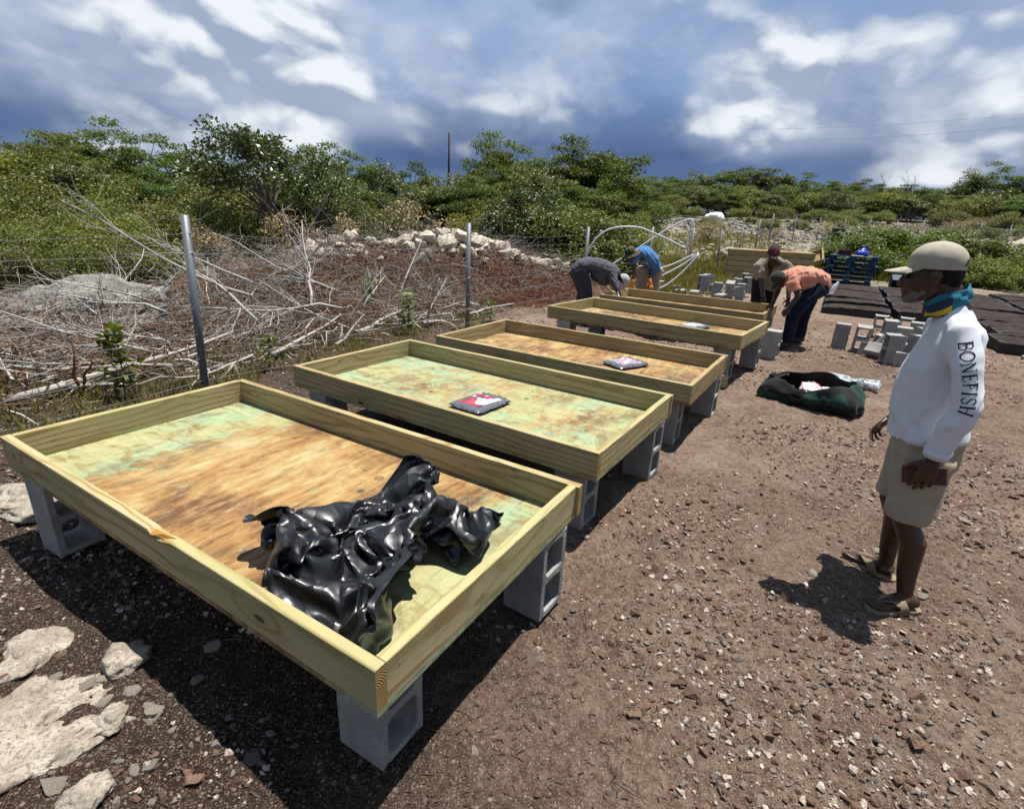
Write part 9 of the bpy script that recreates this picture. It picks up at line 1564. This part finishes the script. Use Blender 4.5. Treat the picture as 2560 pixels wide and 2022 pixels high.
# orange tee and jeans, bent double
F = Fig((4.10, 7.80, 0), 'man in a coral orange tee and dark jeans bent double beside the farthest platform')
F.tube([(4.34, 7.82, .88), (4.20, 7.80, 1.02), (3.95, 7.76, 1.02), (3.79, 7.74, .98)], [(.14, .10), (.15, .1), (.15, .1), (.06, .06)], side=(0, 1, 0))
F.tube([(3.80, 7.74, .98), (3.73, 7.72, .98)], [.06, .056]); head(F, (3.685, 7.70, .965), (-.55, -.2, -.8), (-.8, -.1, .5))
for pts in ([(3.85, 7.58, .98), (3.93, 7.52, .76), (3.83, 7.50, .60)], [(3.83, 7.92, .98), (3.84, 7.96, .76), (3.78, 7.90, .60)]):
    F.tube(pts, [.055, .044, .03]); hand(F.mb, Vector(pts[-1])-F.b, (-.3, -.1, -.95), (-.6, -.7, .2), (-.7, .3, 0), 1.05, (.5, .6, .4))
F.out('body', SKIN, .008, 3)
F.tube([(4.42, 7.82, .86), (4.36, 7.82, .97), (4.22, 7.80, 1.02), (4.02, 7.77, 1.02), (3.86, 7.75, 1.00), (3.77, 7.74, .98)], [(.17, .085), (.18, .125), (.185, .135), (.185, .14), (.14, .10), (.07, .07)], side=(0, 1, 0)); F.ball((4.10, 7.78, .92), (.20, .17, .11))
F.tube([(3.88, 7.62, 1.00), (3.84, 7.56, .92), (3.88, 7.53, .83)], [.09, .088, .08]); F.tube([(3.88, 7.90, 1.0), (3.83, 7.95, .92), (3.84, 7.97, .83)], [.09, .088, .08]); F.out('shirt', ORANGEC, .011, 4, .022, 8, 12)
for hip, knee, ank in (((4.31, 7.72, .86), (3.98, 7.64, .47), (3.97, 7.62, .08)), ((4.38, 7.92, .86), (4.33, 8.00, .47), (4.37, 8.05, .08))):
    hip, knee, ank = map(Vector, (hip, knee, ank)); F.tube([hip, hip.lerp(knee, .5)+V3(-.02, 0, .04), knee, knee.lerp(ank, .5), ank+V3(0, 0, .02)], [.135, .115, .092, .082, .080])
F.ball((4.36, 7.82, .85), (.125, .18, .13)); F.out('jeans', JEANS, .011, 4, .012, 8, 13)
for ax_, ay_ in ((3.97, 7.62), (4.37, 8.05)):
    F.tube([(ax_+.06, ay_+.02, .06), (ax_-.04, ay_-.02, .055), (ax_-.16, ay_-.05, .035)], [(.05, .055), (.052, .052), (.046, .03)], side=(0, 1, 0)); F.out('boot', BOOT, .01, 2)
c_ = cap(F.e, F.p(3.685, 7.70, .98), (0, 0, 0), DARKGREEN, (.105, .09, .10), .07); fw_, up_ = Vector((-.55, -.2, -.8)).normalized(), Vector((-.75, -.1, .6)); l_ = up_.cross(fw_).normalized(); up_ = fw_.cross(l_); c_.rotation_euler = Matrix((fw_, l_, up_)).transposed().to_euler()
CLEARP = G('clear_plastic', .12, .5); CLEARP.set('Base Color', (.80, .86, .92)); CLEARP.set('Alpha', .55); CLEARP = CLEARP.mat
bt = MB(); b0 = V3(4.47, 7.70, .80); dr = V3(.35, -.1, .9).normalized(); bt.tube([b0, b0+dr*.02, b0+dr*.12, b0+dr*.15, b0+dr*.165, b0+dr*.185], [.026, .031, .031, .020, .013, .013], 14)
tag(bt.build('water_bottle', CLEARP, None, True), 'clear plastic bottle stuck in the back pocket of the man in jeans', 'bottle')
